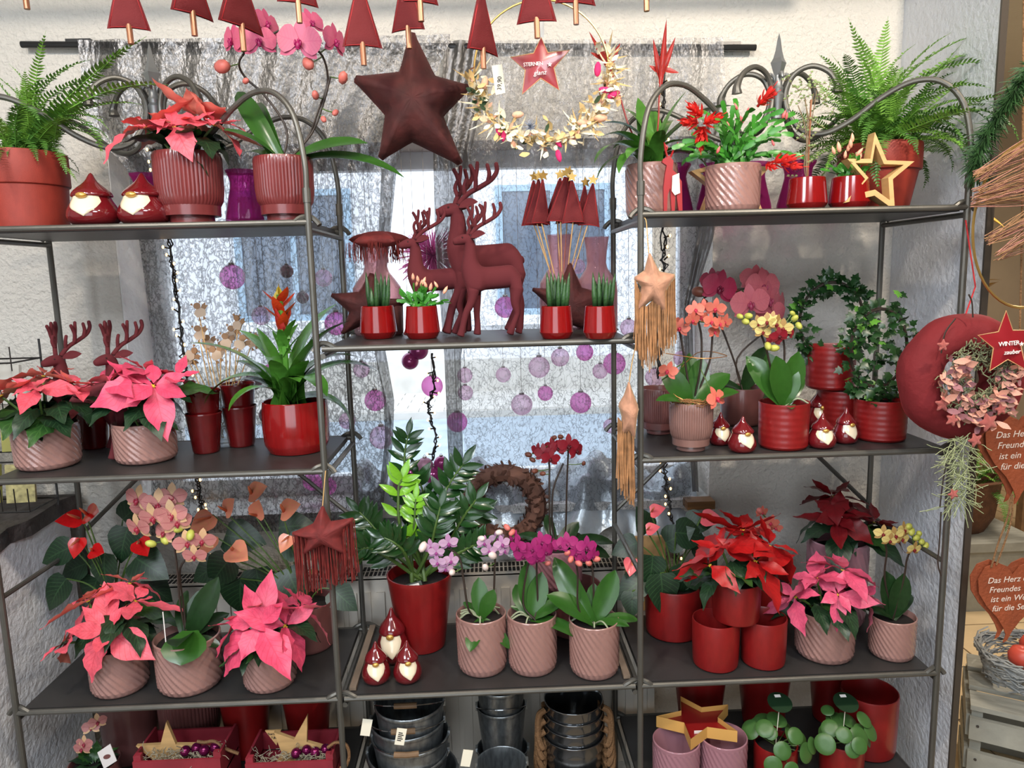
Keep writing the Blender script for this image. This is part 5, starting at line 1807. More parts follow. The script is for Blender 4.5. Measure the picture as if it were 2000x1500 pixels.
ANG = angel_meshes()
for i, (u, v, yy, roll_) in enumerate([(388, 606, .25, -.3), (388, 650, .27, -.2), (463, 630, .26, .1), (470, 668, .24, .5), (440, 665, .28, 0), (420, 690, .23, -.5), (375, 690, .26, .9), (370, 700, .29, 1.1), (490, 665, .29, -.4), (450, 650, .3, .2), (405, 668, .3, -.1), (430, 680, .31, .3)]):
    c = P(u, v, yy)
    t = thing('angel_pick', 'plywood angel pick, ' + ['highest at the left, alone above the rest', 'second highest at the left', 'highest at the right, brown hair', 'right, just under the highest right one', 'middle of the bunch', 'lower left, tilted', 'far left, lying on its side', 'far left and lowest, on its side', 'far right', 'behind the right ones', 'behind the left ones', 'middle, lowest and behind'][i], 'decoration', c, 0, 'wooden angels on sticks')
    M = RZ(R.uniform(-.5, .5)) @ RY(roll_) @ SC(0.036)
    for nme, me in zip(('dress', 'head', 'wing', 'feet'), ANG):
        inst(nme, me, t, M)
    end = Vector((jx + R.uniform(-.015, .015), jy + R.uniform(-.015, .015), Z2 + 0.02)) - c
    obj('stick', MB().tube([(0, 0, -0.012), end], 0.0013, 5), 'wood_pale', t)

r_, R0, H0 = potted('potted_bromeliad', 'bromeliad with an orange-red flower spike in a glossy red pot', 'plant', 'tall_red', 582, 891, 126, 98, Z2)
R = random.Random(21)
for (u, v, dy, s) in [(375, 662, -.05, 1.2), (440, 790, -.08, 2.5), (395, 775, -.04, 2.5), (445, 745, -.02, 1.9), (480, 640, .03, 1.2), (500, 640, .0, .5), (655, 590, .05, 1.2), (680, 620, -.02, 1.2), (740, 720, .02, 1.9), (690, 835, .0, 2.5), (640, 760, -.1, 2.5), (600, 700, -.08, 1.2), (520, 700, -.09, 1.2), (545, 690, .05, .5), (590, 660, .05, .5), (620, 640, .0, .5), (570, 740, -.11, 1.9), (648, 690, .06, 1.2), (460, 700, .05, 1.2), (700, 690, .08, 1.9)]:
    strap_leaf(r_, Vector((R.uniform(-.012, .012) - .012, R.uniform(-.012, .012), H0 * 0.85)), loc(r_, u, v, dy), s, R, 1.25)
q0, q1 = Vector((-.015, 0, H0 * .85)), loc(r_, 545, 575, 0)
obj('flower_stalk', MB().tube(smooth_path([q0, loc(r_, 556, 680, 0), q1], 5), 0.007, 8), 'leaf_strap', r_)
for k in range(22):
    t = k / 21
    p = q0.lerp(q1, 0.45 + 0.55 * t)
    p.x = (loc(r_, 556, 680, 0).lerp(q1, t)).x
    a = k * 2.4
    el = 1.25 - (0.62 if .45 < t < .88 else 0.1) + (.25 if t > .88 else 0)
    d = Vector((math.cos(a) * math.cos(el), math.sin(a) * math.cos(el), math.sin(el)))
    inst('bract', BROM['orange' if 0.45 < t < 0.88 else ('yellow' if t >= 0.88 else 'red')] if t > .3 else STRAP[-0.5], r_, aim(p, d, (-d.x * d.z, -d.y * d.z, 1 - d.z * d.z), (0.075 if t < .45 else .058) - .03 * (t > .88), sy=.09 if t > .3 else .2))

# ================================================================== RIGHT MIDDLE SHELF (Z2)
plain_pot('ribbed_pot', 'empty mauve ribbed footed pot behind the post on the right middle shelf', 'pot', 'ribbed_mauve', 1287, 852, 72, 88, Z2)
r_, R0, H0 = potted('potted_orchid', 'orange mini moth orchid in a pink-brown ribbed footed pot', 'plant', 'ribbed_pink', 1349, 886, 82, 94, Z2)
orchid(r_, R0, H0, [[(1340, 720, 0), (1330, 660, 0), (1325, 640, 0)], [(1368, 720, 0), (1370, 660, 0), (1362, 620, 0)], [(1385, 710, .01), (1392, 650, .01), (1398, 610, .01)]],
       [(1328, 640, -.02, .048, -.3, 0), (1358, 605, -.02, .046), (1352, 625, -.03, .044), (1375, 600, .0, .04), (1398, 602, -.02, .05), (1388, 628, -.03, .044), (1405, 632, -.02, .042, .6), (1415, 628, 0, .04), (1368, 618, -.01, .042), (1395, 648, -.01, .038), (1318, 628, 0, .034), (1305, 725, -.03, .05, -.6, .4), (1398, 778, -.05, .06, .5, .3)], 'orange',
       [(1300, 735, -.03, 0), (1420, 735, -.02, 0), (1350, 690, .03, 2), (1308, 770, -.06, 1), (1375, 700, .02, 2), (1430, 765, -.05, 0)], 'mid', (), 'pink', roots=3, seed=5)
mat('copper_wire', (214, 150, 96), 0.3, metal=0.8)
obj('wire', MB().tube(smooth_path([loc(r_, u, v, dy) for u, v, dy in [(1300, 690, 0), (1370, 700, -.03), (1420, 695, 0), (1360, 690, .03), (1310, 760, 0), (1370, 790, -.05), (1400, 770, 0)]], 6), 0.0010, 5), 'copper_wire', r_)
mat('nest', (150, 104, 62), 0.8, var=0.3, vscale=60)
nst = MB()
R = random.Random(4)
for k in range(70):
    a = R.uniform(0, 6.28)
    nst.tube([(R0 * R.uniform(.8, 1.12) * math.cos(a + s), R0 * R.uniform(.8, 1.12) * math.sin(a + s), H0 * .97 + R.uniform(-.004, .016)) for s in (0, .35, .7, 1.05)], 0.0007, 4)
o = obj('straw_nest', nst, 'nest', r_); o['kind'] = 'stuff'

r_, R0, H0 = potted('potted_orchid', 'large dark pink moth orchid in a smooth mauve pot at the back', 'plant', 'smooth_mauve', 1448, 835, 84, 72, Z2, None)
orchid(r_, R0, H0, [[(1432, 700, 0), (1400, 620, 0), (1372, 590, 0), (1395, 572, 0), (1440, 566, 0), (1480, 560, 0)], [(1440, 700, .01), (1500, 640, .02), (1510, 600, 0)]],
       [(1405, 562, -.02, .10, .1, 0, 'deep_pink'), (1392, 548, .01, .07, -.4, 0, 'deep_pink'), (1490, 560, -.01, .105, .2, .1), (1465, 592, -.04, .105, -.1, -.1), (1500, 585, -.02, .10, .5, 0), (1520, 595, .0, .09, .8, 0), (1475, 545, .02, .085, -.2, .3), (1505, 612, -.02, .085, .1, -.2)], 'rose',
       [(1500, 680, -.02, 2), (1385, 735, -.03, 1), (1500, 775, -.05, 1), (1395, 770, .0, 0)], 'dark', [(1365, 570, 0, .018), (1375, 592, 0, .012), (1440, 568, 0, .007)], 'dark', seed=6)
gnome('maroon gnome half hidden beside the ribbed pot of the orange orchid', 1406, 872, 46, 64, Z2)
gnome('maroon gnome in front of the mauve pot, at the shelf edge', 1449, 887, 54, 70, Z2, None, .15)
r_, R0, H0 = potted('potted_orchid', 'yellow and dark red mini orchid in a red ridged pot', 'plant', 'wave_red', 1529, 882, 95, 88, Z2)
orchid(r_, R0, H0, [[(1510, 740, 0), (1496, 680, 0), (1480, 640, 0), (1465, 625, 0)], [(1530, 740, 0), (1532, 680, 0), (1525, 640, 0)]],
       [(1482, 632, -.02, .042), (1498, 628, -.03, .044), (1490, 648, -.02, .04), (1516, 632, -.03, .046), (1530, 640, -.03, .046), (1522, 655, -.03, .044, 0, -.3, 'crimson'), (1540, 650, -.02, .04, .5, 0, 'crimson'), (1512, 662, -.02, .04, -.3, -.3, 'crimson'), (1508, 622, .01, .038)], 'yellow_red',
       [(1470, 715, -.02, 0), (1565, 690, -.01, 2), (1500, 690, .02, 2), (1590, 735, 0, 1), (1545, 795, -.06, 0), (1560, 730, -.03, 0), (1520, 700, -.03, 2)], 'mid',
       [(1445, 618, 0, .008), (1456, 628, 0, .009), (1462, 617, 0, .009), (1552, 622, 0, .009), (1560, 636, 0, .009), (1548, 612, 0, .007), (1500, 676, -.03, .010), (1512, 680, -.03, .010)], 'green', roots=2, seed=8)
gnome('maroon gnome standing behind two others beside the red ridged pot', 1597, 842, 50, 82, Z2)
gnome('maroon gnome in front, right of the red ridged pot', 1604, 879, 54, 68, Z2, None, -.1)
gnome('maroon gnome touching the ivy pot on the right middle shelf', 1650, 869, 48, 70, Z2, None, .2)

# ivy ring and ivy pot
def ivy(root, r, h, ring=None, mass=None, n_ring=120, n_mass=80, seed=1, lite=0.12, sz=(0.016, 0.028)):
    R = random.Random(seed)
    if ring:
        (u, v, ru, rv) = ring
        c = loc(root, u, v, 0)
        k = depth(root.location) / FPX
        pts = [c + Vector((ru * k * math.cos(a), 0, rv * k * math.sin(a))) for a in [i * 2 * PI / 36 for i in range(36)]]
        obj('wire_ring', MB().tube(pts, 0.004, 6, closed=True), 'stem_dark', root)
        obj('stem', MB().tube([(0, 0, h * .85), pts[27]], 0.004, 6), 'stem_dark', root)
        for i in range(n_ring):
            a = R.uniform(0, 2 * PI)
            p = c + Vector((ru * k * math.cos(a), 0, rv * k * math.sin(a)))
            d = Vector((math.cos(a) * R.uniform(-.7, 1.2) + R.uniform(-.5, .5), R.uniform(-1.0, .5), math.sin(a) * R.uniform(-.7, 1.2) + R.uniform(-.6, .4)))
            inst('leaf', IVY[3] if R.random() < lite else IVY[0], root, aim(p + d.normalized() * R.uniform(.002, .026), d, (R.uniform(-.5, .5), -1, R.uniform(.2, 1)), R.uniform(*sz)))
    for blob in mass or []:
        (u, v, su, sv, sy, nn) = blob
        for i in range(nn):
            p = loc(root, R.gauss(u, su), R.gauss(v, sv), R.gauss(0, sy))
            d = Vector((R.uniform(-1, 1), R.uniform(-1, .3), R.uniform(-.9, .5)))
            inst('leaf', IVY[3] if R.random() < lite else IVY[0], root, aim(p, d, (R.uniform(-.5, .5), -1, R.uniform(.2, 1)), R.uniform(*sz)))


up_ = plain_pot('red_pot', 'red ridged pot under the ivy ring pot at the back of the shelf', 'pot', 'wave_red', 1640, 846, 90, 78, Z2)
zt = up_.location.z + up_.scale.z
r_, R0, H0 = potted('potted_ivy', 'ivy trained on a ring in a red pot stacked at the back', 'plant', 'wave_red', 1620, 0, 92, 82, zt + 0.001, up_.location.y)
ivy(r_, R0, H0, (1624, 625, 62, 72), None, 290, seed=3, lite=.05)
R = random.Random(6)
r_, R0, H0 = potted('potted_ivy', 'leafy ivy on a ring in a red ridged pot at the right end', 'plant', 'wave_red', 1717, 866, 97, 78, Z2)
ivy(r_, R0, H0, (1716, 680, 55, 75), [(1712, 765, 32, 14, .03, 62), (1690, 690, 22, 40, .02, 56), (1740, 680, 18, 45, .02, 40), (1752, 600, 5, 16, .01, 8), (1690, 620, 14, 12, .01, 14)], 118, seed=5, lite=.09)

# ================================================================== LEFT LOWER SHELF (Z3)
r_, R0, H0 = potted('potted_poinsettia', 'coral-pink poinsettia in a pink swirl pot, leftmost on the left lower shelf', 'plant', 'swirl', 237, 1366, 106, 92, Z3)
poinsettia(r_, R0, H0, [(0.01, -0.05, 0.052, -1.5, 0.75, 0.098, 9), (-0.055, 0.0, 0.105, 2.6, 0.45, 0.085, 9), (0.055, 0.0, 0.10, 0.2, 0.5, 0.095, 9), (-0.095, -0.03, 0.02, 3.4, 0.95, 0.075, 8), (0.02, 0.05, 0.125, 1.2, 0.3, 0.08, 8)], 'coral', 18, 0.095, 13)
r_, R0, H0 = potted('potted_orchid', 'striped salmon moth orchid in a pink swirl pot between two poinsettias', 'plant', 'swirl', 374, 1363, 122, 100, Z3)
orchid(r_, R0, H0, [[(352, 1180, 0), (345, 1100, 0), (335, 1040, 0), (320, 990, 0)], [(358, 1180, .01), (352, 1110, .01), (380, 1080, .01), (395, 1060, 0)]],
       [(270, 975, -.01, .075, -.3, 0), (310, 985, -.02, .08, .1, 0), (335, 970, -.01, .07, .3, 0), (300, 1010, -.03, .075, -.1, -.2), (335, 1005, -.03, .075, .1, 0), (345, 1020, -.03, .07, .5, -.1), (270, 1030, -.02, .075, -.4, -.2), (365, 1060, -.02, .065, .4, 0), (395, 1055, -.01, .065, .2, -.2), (380, 1085, -.02, .06, 0, -.2), (322, 1040, -.02, .06), (285, 990, 0, .07)], 'striped',
       [(425, 1135, .0, 2), (410, 1260, -.05, 1), (330, 1160, .05, 1), (340, 1250, -.12, 0), (440, 1200, .05, 0), (400, 1150, .03, 2)], 'dark',
       [(350, 1032, -.02, .012), (322, 1055, -.02, .011), (295, 1062, -.02, .011), (372, 1045, -.02, .012)], 'green', seed=12)
inst('leaf', LF_ORCH['mid'][0], r_, aim(loc(r_, 372, 1232, -.03), (0.0, -0.75, -0.25), (0, -0.3, 1), 0.085, sy=0.19), label='broad light green leaf hanging over the rim')
obj('label_stick', MB().tube([loc(r_, 318, 1195, -.04), loc(r_, 326, 1275, -.05)], 0.0012, 5), 'white_print', r_)
r_, R0, H0 = potted('potted_poinsettia', 'hot pink poinsettia with a tall upright bract in a pink swirl pot', 'plant', 'swirl', 529, 1356, 101, 84, Z3)
poinsettia(r_, R0, H0, [(0.0, -0.045, 0.062, -1.6, 0.75, 0.125, 9), (0.05, -0.02, 0.045, -0.5, 0.75, 0.11, 8), (-0.06, 0.0, 0.05, 2.8, 0.65, 0.085, 7), (0.08, 0.01, 0.075, 0.2, 0.6, 0.09, 7)], 'pink', 14, 0.085, 18)
r_, R0, H0 = potted('potted_anthurium', 'red flamingo flower with dark heart-shaped leaves at the back left', 'plant', 'ribbed_mauve', 232, 0, 86, 100, Z3, 0.27)
anthurium(r_, R0, H0, [(140, 1068, -.03, .09, -1, .35), (250, 1030, 0, .10, -.2, .8), (205, 1080, -.02, .11, -.1, 1), (265, 1090, -.03, .11, .9, .25), (130, 1130, .0, .10, -.6, .8), (240, 1015, .03, .09, .5, -.6), (190, 1130, .03, .10, -.3, .7), (280, 1130, .0, .1, .7, .6), (170, 1100, .03, .09, -.9, .3)],
          [(168, 1005, -.05, .065, .55, -.1), (160, 1012, -.04, .060, -.55, .05), (155, 1050, -.05, .055, 0, .8), (178, 1075, -.05, .05, .9, .1), (270, 1055, -.04, .06, .5, .5)], 'red', 3)
r_, R0, H0 = potted('potted_anthurium', 'salmon flamingo flower with many pale spathes in a mauve pot at the back', 'plant', 'smooth_mauve', 605, 1282, 105, 92, Z3)
anthurium(r_, R0, H0, [(440, 1045, 0, .11, .95, .1), (545, 1030, .03, .1, .8, -.1), (450, 1090, .02, .11, -.6, .7), (560, 1110, 0, .11, .5, .8), (470, 1130, .02, .12, -.1, 1), (620, 1080, .03, .1, .9, .3), (500, 1110, .03, .11, .2, .9), (560, 1060, .0, .10, .9, .2), (650, 1150, .0, .09, .8, .5), (430, 1100, .05, .09, -.8, .4)],
          [(487, 965, -.02, .065, 1, -.35), (415, 1005, -.02, .075, -.55, .6), (440, 1000, -.03, .06, .5, -.5), (550, 1000, -.02, .07, .85, -.3), (500, 1010, -.02, .06, .3, -.8), (450, 1070, -.04, .075, .55, .25), (415, 1045, -.03, .06, -.3, .8), (565, 1045, -.04, .05, -.3, .8)], 'salmon', 5)

# fringed star hanging from the post
def fringed_star(label, tips, Y0, thick, vm, fm, strands, L, top=None, seed=1, r=0.0011):
    W = [P(u, v, Y0) for u, v in tips]
    c = sum(W, Vector()) / len(W)
    R_ = max((q - c).length for q in W)
    me, ring = star_pillow_mesh('fringed_star', vm, 1.0, 0.5, thick / R_, pts=[((q.x - c.x) / R_, (q.z - c.z) / R_) for q in W], wrinkle=0.03)
    root = thing('fringed_star', label, 'cushion', c)
    inst('cushion_body', me, root, SC(R_))
    RR = random.Random(seed)
    pts = []
    for (ua, va, ub, vb_, n_) in strands:
        for k in range(n_):
            t = (k + RR.random()) / n_
            q = P(ua + (ub - ua) * t, va + (vb_ - va) * t, Y0 + RR.uniform(-.5, .5) * thick * .8) - c
            pts.append(q)
    fringe(root, pts, L, fm, r, .22, seed)
    if top:
        q = [P(u, v, y) - c for u, v, y in top]
        obj('cord', MB().tube(smooth_path(q, 4), 0.0012, 5), 'gold_cord', root)
    return root


fringed_star('rust-red star cushion with long fringe hanging by the left etagere post', [(630, 985), (646, 1018), (695, 1010), (668, 1045), (680, 1085), (632, 1062), (590, 1085), (600, 1050), (566, 1042), (612, 1022)], -0.035, 0.03, 'velvet_rust', 'fringe_red', [(570, 1045, 692, 1015, 70), (575, 1046, 690, 1020, 50)], 0.145, [(630, 988, -.035), (634, 940, -.02), (636, 918, -.004)], 2)

# ================================================================== CENTRE LOWER SHELF (Z3)
r_, R0, H0 = potted('potted_zz_plant', 'glossy dark green plant with upright leafy stems in a tall red pot', 'plant', 'taper_red', 826, 1286, 126, 146, Z3)
R = random.Random(31)
b0 = Vector((0, 0, H0 * .9))
for (pts, L, m_, n_) in [([(800, 1000, .02), (790, 900, .02), (797, 850, .02)], .055, 'zz_leaf', 8), ([(785, 1040, -.02), (778, 960, -.02), (785, 935, -.02)], .062, 'zz_lite', 5), ([(770, 1080, 0), (730, 1030, 0), (702, 1000, 0)], .062, 'zz_leaf', 9), ([(840, 1050, .01), (870, 960, .01), (905, 905, .01)], .068, 'zz_leaf', 9), ([(870, 1070, -.02), (905, 1010, -.03), (930, 975, -.03)], .062, 'zz_leaf', 8), ([(880, 1090, -.04), (915, 1070, -.05), (938, 1060, -.05)], .06, 'zz_leaf', 7), ([(760, 1090, -.03), (720, 1070, -.03), (700, 1075, -.03)], .055, 'zz_leaf', 8), ([(820, 1050, .03), (830, 980, .04), (815, 930, .04)], .06, 'zz_leaf', 8), ([(840, 1070, -.04), (850, 1030, -.06), (860, 990, -.06)], .06, 'zz_leaf', 8), ([(790, 1080, -.05), (770, 1060, -.07), (750, 1050, -.07)], .06, 'zz_leaf', 8), ([(810, 1060, -.02), (810, 1010, -.03), (812, 975, -.03)], .05, 'zz_lite', 6), ([(860, 1090, .02), (900, 1040, .03), (945, 1000, .03)], .055, 'zz_leaf', 8)]:
    zz_stem(r_, b0 + Vector((R.uniform(-.02, .02), R.uniform(-.02, .02), 0)), [loc(r_, *p) for p in pts], L * 1.18, m_, n_, R)
tagp = MB()
a_, b_, c_, d_ = [loc(r_, u, v, dy) for u, v, dy in [(792, 1142, -.055), (822, 1134, -.05), (836, 1172, -.065), (800, 1172, -.07)]]
tagp.add([a_, b_, c_, d_, a_ + Vector((0, .001, 0)), b_ + Vector((0, .001, 0)), c_ + Vector((0, .001, 0)), d_ + Vector((0, .001, 0))], [(0, 3, 2, 1), (4, 5, 6, 7), (0, 1, 5, 4), (1, 2, 6, 5), (2, 3, 7, 6), (3, 0, 4, 7)])
mat('label_dark', (60, 70, 60), 0.5)
obj('plant_label', tagp, 'label_dark', r_, smooth=False)
e = lambda s, t: a_.lerp(b_, s).lerp(d_.lerp(c_, s), t) + Vector((0, -.0008, .0003))
obj('label_print', MB().add([e(.1, .08), e(.82, .08), e(.82, .45), e(.1, .45)], [(0, 3, 2, 1)]), 'white_print', r_, smooth=False)
gnome('tall maroon gnome behind the pair at the left of the centre lower shelf', 768, 1302, 66, 108, Z3)
gnome('left small maroon gnome at the front of the centre lower shelf', 736, 1342, 56, 82, Z3, None, .15)
gnome('right small maroon gnome at the front of the centre lower shelf', 797, 1340, 56, 82, Z3, None, .2)

r_, R0, H0 = potted('potted_orchid', 'pale lilac mini orchid in a pink swirl pot, left of three', 'plant', 'swirl', 943, 1325, 97, 112, Z3)
orchid(r_, R0, H0, [[(915, 1190, -.01), (905, 1130, -.01), (895, 1085, -.01), (860, 1065, -.01)], [(962, 1180, 0), (966, 1110, 0), (966, 1070, 0), (950, 1058, 0)]],
       [(842, 1068, -.02, .045), (876, 1060, -.02, .05), (852, 1078, -.03, .042, 0, -.2), (855, 1098, -.03, .045, -.3, -.2), (880, 1095, -.02, .045, .4, 0), (870, 1110, -.02, .04, .2, -.3), (945, 1060, -.02, .04), (980, 1062, -.02, .046, .4, 0), (955, 1075, -.03, .042), (970, 1050, 0, .04), (985, 1075, -.01, .038, .7, 0)], 'lilac',
       [(935, 1130, .02, 2), (965, 1155, -.01, 2), (958, 1260, -.06, 1), (920, 1265, -.07, 0), (990, 1260, -.05, 1), (905, 1175, .02, 1)], 'mid',
       [(826, 1068, -.02, .012), (962, 1085, -.03, .011), (948, 1108, -.02, .010), (883, 1118, -.02, .010), (940, 1052, -.02, .009), (975, 1040, -.01, .009)], 'white', roots=7, seed=14)
r_, R0, H0 = potted('potted_orchid', 'magenta violet mini orchid in a pink swirl pot, middle of three', 'plant', 'swirl', 1041, 1324, 96, 110, Z3)
orchid(r_, R0, H0, [[(1022, 1180, 0), (1030, 1110, 0), (1040, 1080, 0), (1012, 1062, 0)], [(1050, 1180, .01), (1048, 1110, .01), (1050, 1075, .01)]],
       [(1012, 1068, -.02, .05, -.6, 0), (1040, 1072, -.02, .055, 0, -.1), (1058, 1058, -.01, .055, .2, .1), (1022, 1085, -.02, .05, -.2, -.2), (1065, 1078, -.02, .05, .5, -.1), (1048, 1092, -.02, .048, .1, -.3), (1080, 1068, 0, .045, .8, 0), (1005, 1050, 0, .04, -.8, .2)], 'violet',
       [(1030, 1100, .03, 2), (1110, 1165, .0, 0), (1002, 1180, .02, 1), (1060, 1120, .02, 2), (1125, 1235, -.06, 1), (1000, 1150, .04, 0), (1090, 1180, -.02, 0)], 'mid',
       [(990, 1030, 0, .009), (1000, 1040, 0, .009), (1070, 1100, 0, .008)], 'pink', roots=8, seed=15)
r_, R0, H0 = potted('potted_orchid', 'magenta violet mini orchid in a pink swirl pot, right of three', 'plant', 'swirl', 1161, 1331, 97, 106, Z3)
orchid(r_, R0, H0, [[(1130, 1190, 0), (1128, 1120, 0), (1120, 1085, 0), (1105, 1070, 0)], [(1160, 1190, .01), (1158, 1120, .01), (1150, 1085, .01)]],
       [(1095, 1065, -.02, .045, -.4, 0), (1108, 1060, -.02, .055, 0, .1), (1145, 1068, -.02, .055, .2, .1), (1125, 1080, -.02, .045, 0, -.2), (1158, 1085, -.02, .045, .6, -.1), (1138, 1090, -.02, .042, .1, -.3)], 'violet',
       [(1070, 1120, .02, 0), (1085, 1170, -.02, 0), (1205, 1118, .02, 2), (1240, 1205, -.02, 1), (1160, 1140, .03, 2), (1215, 1215, -.05, 1)], 'mid',
       [(1115, 1092, -.02, .009), (1130, 1100, -.02, .009), (1108, 1080, -.02, .008), (1150, 1100, -.02, .009), (1165, 1092, -.02, .009)], 'pink', roots=8, seed=16)
# tall crimson orchid in a glass pot behind
sm_ = plain_pot('dark_pot', 'dark empty pot turned upside down behind the middle orchid', 'pot', 'smooth_mauve', 1120, 0, 110, 90, Z3, 0.285)
r_, R0, H0 = potted('potted_orchid', 'tall crimson mini orchid with thin dark stems at the back', 'plant', 'swirl_glass', 1088, 0, 100, 78, sm_.location.z + sm_.scale.z * 1.02, 0.285)
orchid(r_, R0, H0, [[(1075, 1040, 0), (1073, 950, 0), (1072, 900, 0), (1060, 880, 0)], [(1080, 1040, .01), (1080, 960, .01), (1100, 905, .01)], [(1104, 1040, 0), (1107, 950, 0), (1110, 880, 0)]],
       [(1062, 885, -.02, .055, -.2, 0), (1075, 895, -.03, .055, .1, -.2), (1090, 875, -.02, .05, .2, 0), (1110, 870, -.02, .065, .3, 0), (1125, 880, -.01, .055, .7, 0), (1050, 880, 0, .045, -.7, 0), (1080, 870, 0, .05)], 'crimson',
       [(1195, 1050, .0, 1), (1060, 1010, .02, 1), (1190, 1085, -.02, 1), (1020, 1040, .0, 1), (1130, 1020, .03, 2), (1000, 1075, .02, 1)], 'dark',
       [(1032, 888, 0, .009), (1040, 898, 0, .008), (1082, 855, 0, .008), (1095, 853, 0, .008), (1140, 905, 0, .007), (1045, 920, 0, .009), (1060, 925, 0, .008)], 'dark', seed=17)

# pine-cone scale wreath on the radiator
mat('cone_scale', (100, 66, 52), 0.8, var=0.35, vscale=25)
cw = P(985, 985, 0.425)
wr = thing('cone_wreath', 'brown wreath of overlapping cone scales behind the centre lower shelf', 'wreath', (cw.x, 0.432, P(985, 1078, 0.425).z + 0.003))
kk = depth(cw) / FPX
Ro, cz_ = 65 * kk, 92 * kk
obj('ring', MB().tube([(Ro * math.cos(a), 0, cz_ + Ro * math.sin(a)) for a in [k * 2 * PI / 32 for k in range(32)]], 0.026, 8, closed=True), 'cone_scale', wr)
SCALE = MB().add([(0, -0.4, 0), (0.5, -0.55, 0.12), (1.0, -0.3, 0.25), (1.05, 0.3, 0.25), (0.5, 0.55, 0.12), (0, 0.4, 0), (0.5, 0, 0.2)], [(0, 1, 6), (1, 2, 6), (2, 3, 6), (3, 4, 6), (4, 5, 6), (5, 0, 6)]).mesh('scale', 'cone_scale', False)
R = random.Random(3)
for k in range(290):
    a = R.uniform(0, 2 * PI)
    b = R.uniform(-PI * .75, PI * .75)
    er = Vector((math.cos(a), 0, math.sin(a)))
    nrm = er * math.sin(b) + Vector((0, -1, 0)) * math.cos(b)
    c = er * Ro + Vector((0, 0, cz_)) + nrm * 0.022
    tn = Vector((-math.sin(a), 0, math.cos(a)))
    inst('scale', SCALE, wr, aim(c, tn * R.choice((1, 1, -1)) + nrm * .7 + er * R.uniform(-.6, .6), nrm, R.uniform(.014, .02)))

# ================================================================== RIGHT LOWER SHELF (Z3)
r_, R0, H0 = potted('potted_anthurium', 'pink flamingo flower with dark leaves in a smooth red pot', 'plant', 'smooth_red', 1314, 1256, 108, 98, Z3)
anthurium(r_, R0, H0, [(1275, 1085, -.02, .09, -.1, .9), (1300, 1060, .02, .09, .6, -.5), (1255, 1130, -.03, .09, -.8, .4), (1320, 1040, .0, .10, .8, .1), (1330, 1100, -.02, .10, .3, .9), (1245, 1060, .03, .08, -.7, .2), (1290, 1120, -.04, .11, .1, 1), (1345, 1110, -.02, .09, .7, .6), (1235, 1155, -.05, .07, -.1, .9), (1265, 1040, .04, .08, -.2, -.7), (1340, 1020, .05, .08, .8, -.1), (1360, 1060, .05, .09, .6, .5)],
          [(1270, 1000, -.02, .045, .6, -.2), (1262, 1035, -.03, .04, .7, -.2), (1370, 1010, .04, .06, .7, .1), (1235, 1090, -.03, .05, -.2, .8)], 'pink', 8)
pa = plain_pot('red_pot', 'left empty red pot under the red poinsettia', 'pot', 'smooth_red', 1397, 1316, 90, 92, Z3, group='red pots under the red poinsettia')
pb = plain_pot('red_pot', 'right empty red pot under the red poinsettia', 'pot', 'smooth_red', 1490, 1311, 86, 92, Z3, group='red pots under the red poinsettia')
zt = max(pa.location.z + pa.scale.z, pb.location.z + pb.scale.z)
r_, R0, H0 = potted('potted_poinsettia', 'bright red poinsettia in a red pot stacked on two empty red pots', 'plant', 'smooth_red', 1437, 0, 92, 78, zt - 0.002, (pa.location.y + pb.location.y) / 2 - 0.005)
poinsettia(r_, R0, H0, [(-0.045, -0.02, 0.085, 2.9, 0.5, 0.10, 9), (0.03, -0.04, 0.06, -1.2, 0.8, 0.095, 8), (0.02, 0.02, 0.115, 1.0, 0.25, 0.11, 9), (0.075, -0.01, 0.085, 0.0, 0.55, 0.10, 8), (-0.075, -0.03, 0.05, 3.4, .8, .085, 7)], 'red', 18, 0.095, 23)
plain_pot('red_pot', 'shaded red pot behind the stacked pots on the right lower shelf', 'pot', 'smooth_red', 1395, 0, 84, 88, Z3, 0.27)
r_, R0, H0 = potted('potted_orchid', 'small coral orchid at the back behind the red poinsettia', 'plant', 'smooth_red', 1500, 0, 80, 88, Z3, 0.28)
orchid(r_, R0, H0, [[(1480, 1080, 0), (1490, 1030, 0), (1500, 1015, 0)]], [(1505, 1020, -.02, .05), (1490, 1035, -.02, .045), (1488, 1000, 0, .04), (1515, 1030, -.01, .04)], 'orange', [(1440, 1080, 0, 1), (1450, 1010, .03, 2), (1540, 1090, 0, 1)], 'dark', [(1484, 998, 0, .011)], 'pink', seed=4)
r_, R0, H0 = potted('potted_poinsettia', 'rose-pink poinsettia in a pink swirl pot on the right lower shelf', 'plant', 'swirl', 1609, 1301, 110, 92, Z3)
poinsettia(r_, R0, H0, [(-0.04, -0.03, 0.09, 2.8, 0.5, 0.09, 9), (0.03, -0.02, 0.105, 0.4, 0.35, 0.09, 9), (0.085, -0.02, 0.035, -0.2, 0.85, 0.085, 8), (0.0, -0.055, 0.06, -1.6, 0.8, 0.07, 8), (-0.09, -0.03, 0.045, 3.3, .85, .085, 8)], 'rose', 20, 0.09, 29)
r_, R0, H0 = potted('potted_poinsettia', 'dark red velvety poinsettia high at the back in a tall rose glass pot', 'plant', 'swirl_glass', 1630, 0, 110, 165, Z3, 0.27)
poinsettia(r_, R0, H0, [(-0.03, -0.05, 0.075, -2.0, 0.6, 0.105, 13), (0.08, -0.03, 0.05, -0.4, 0.6, 0.095, 12), (-0.01, 0.02, 0.11, 1.4, 0.3, 0.10, 11)], 'dark', 14, 0.11, 37)
r_, R0, H0 = potted('potted_orchid', 'yellow-green and maroon mini orchid in a pink swirl pot at the right end', 'plant', 'swirl', 1740, 1296, 84, 80, Z3)
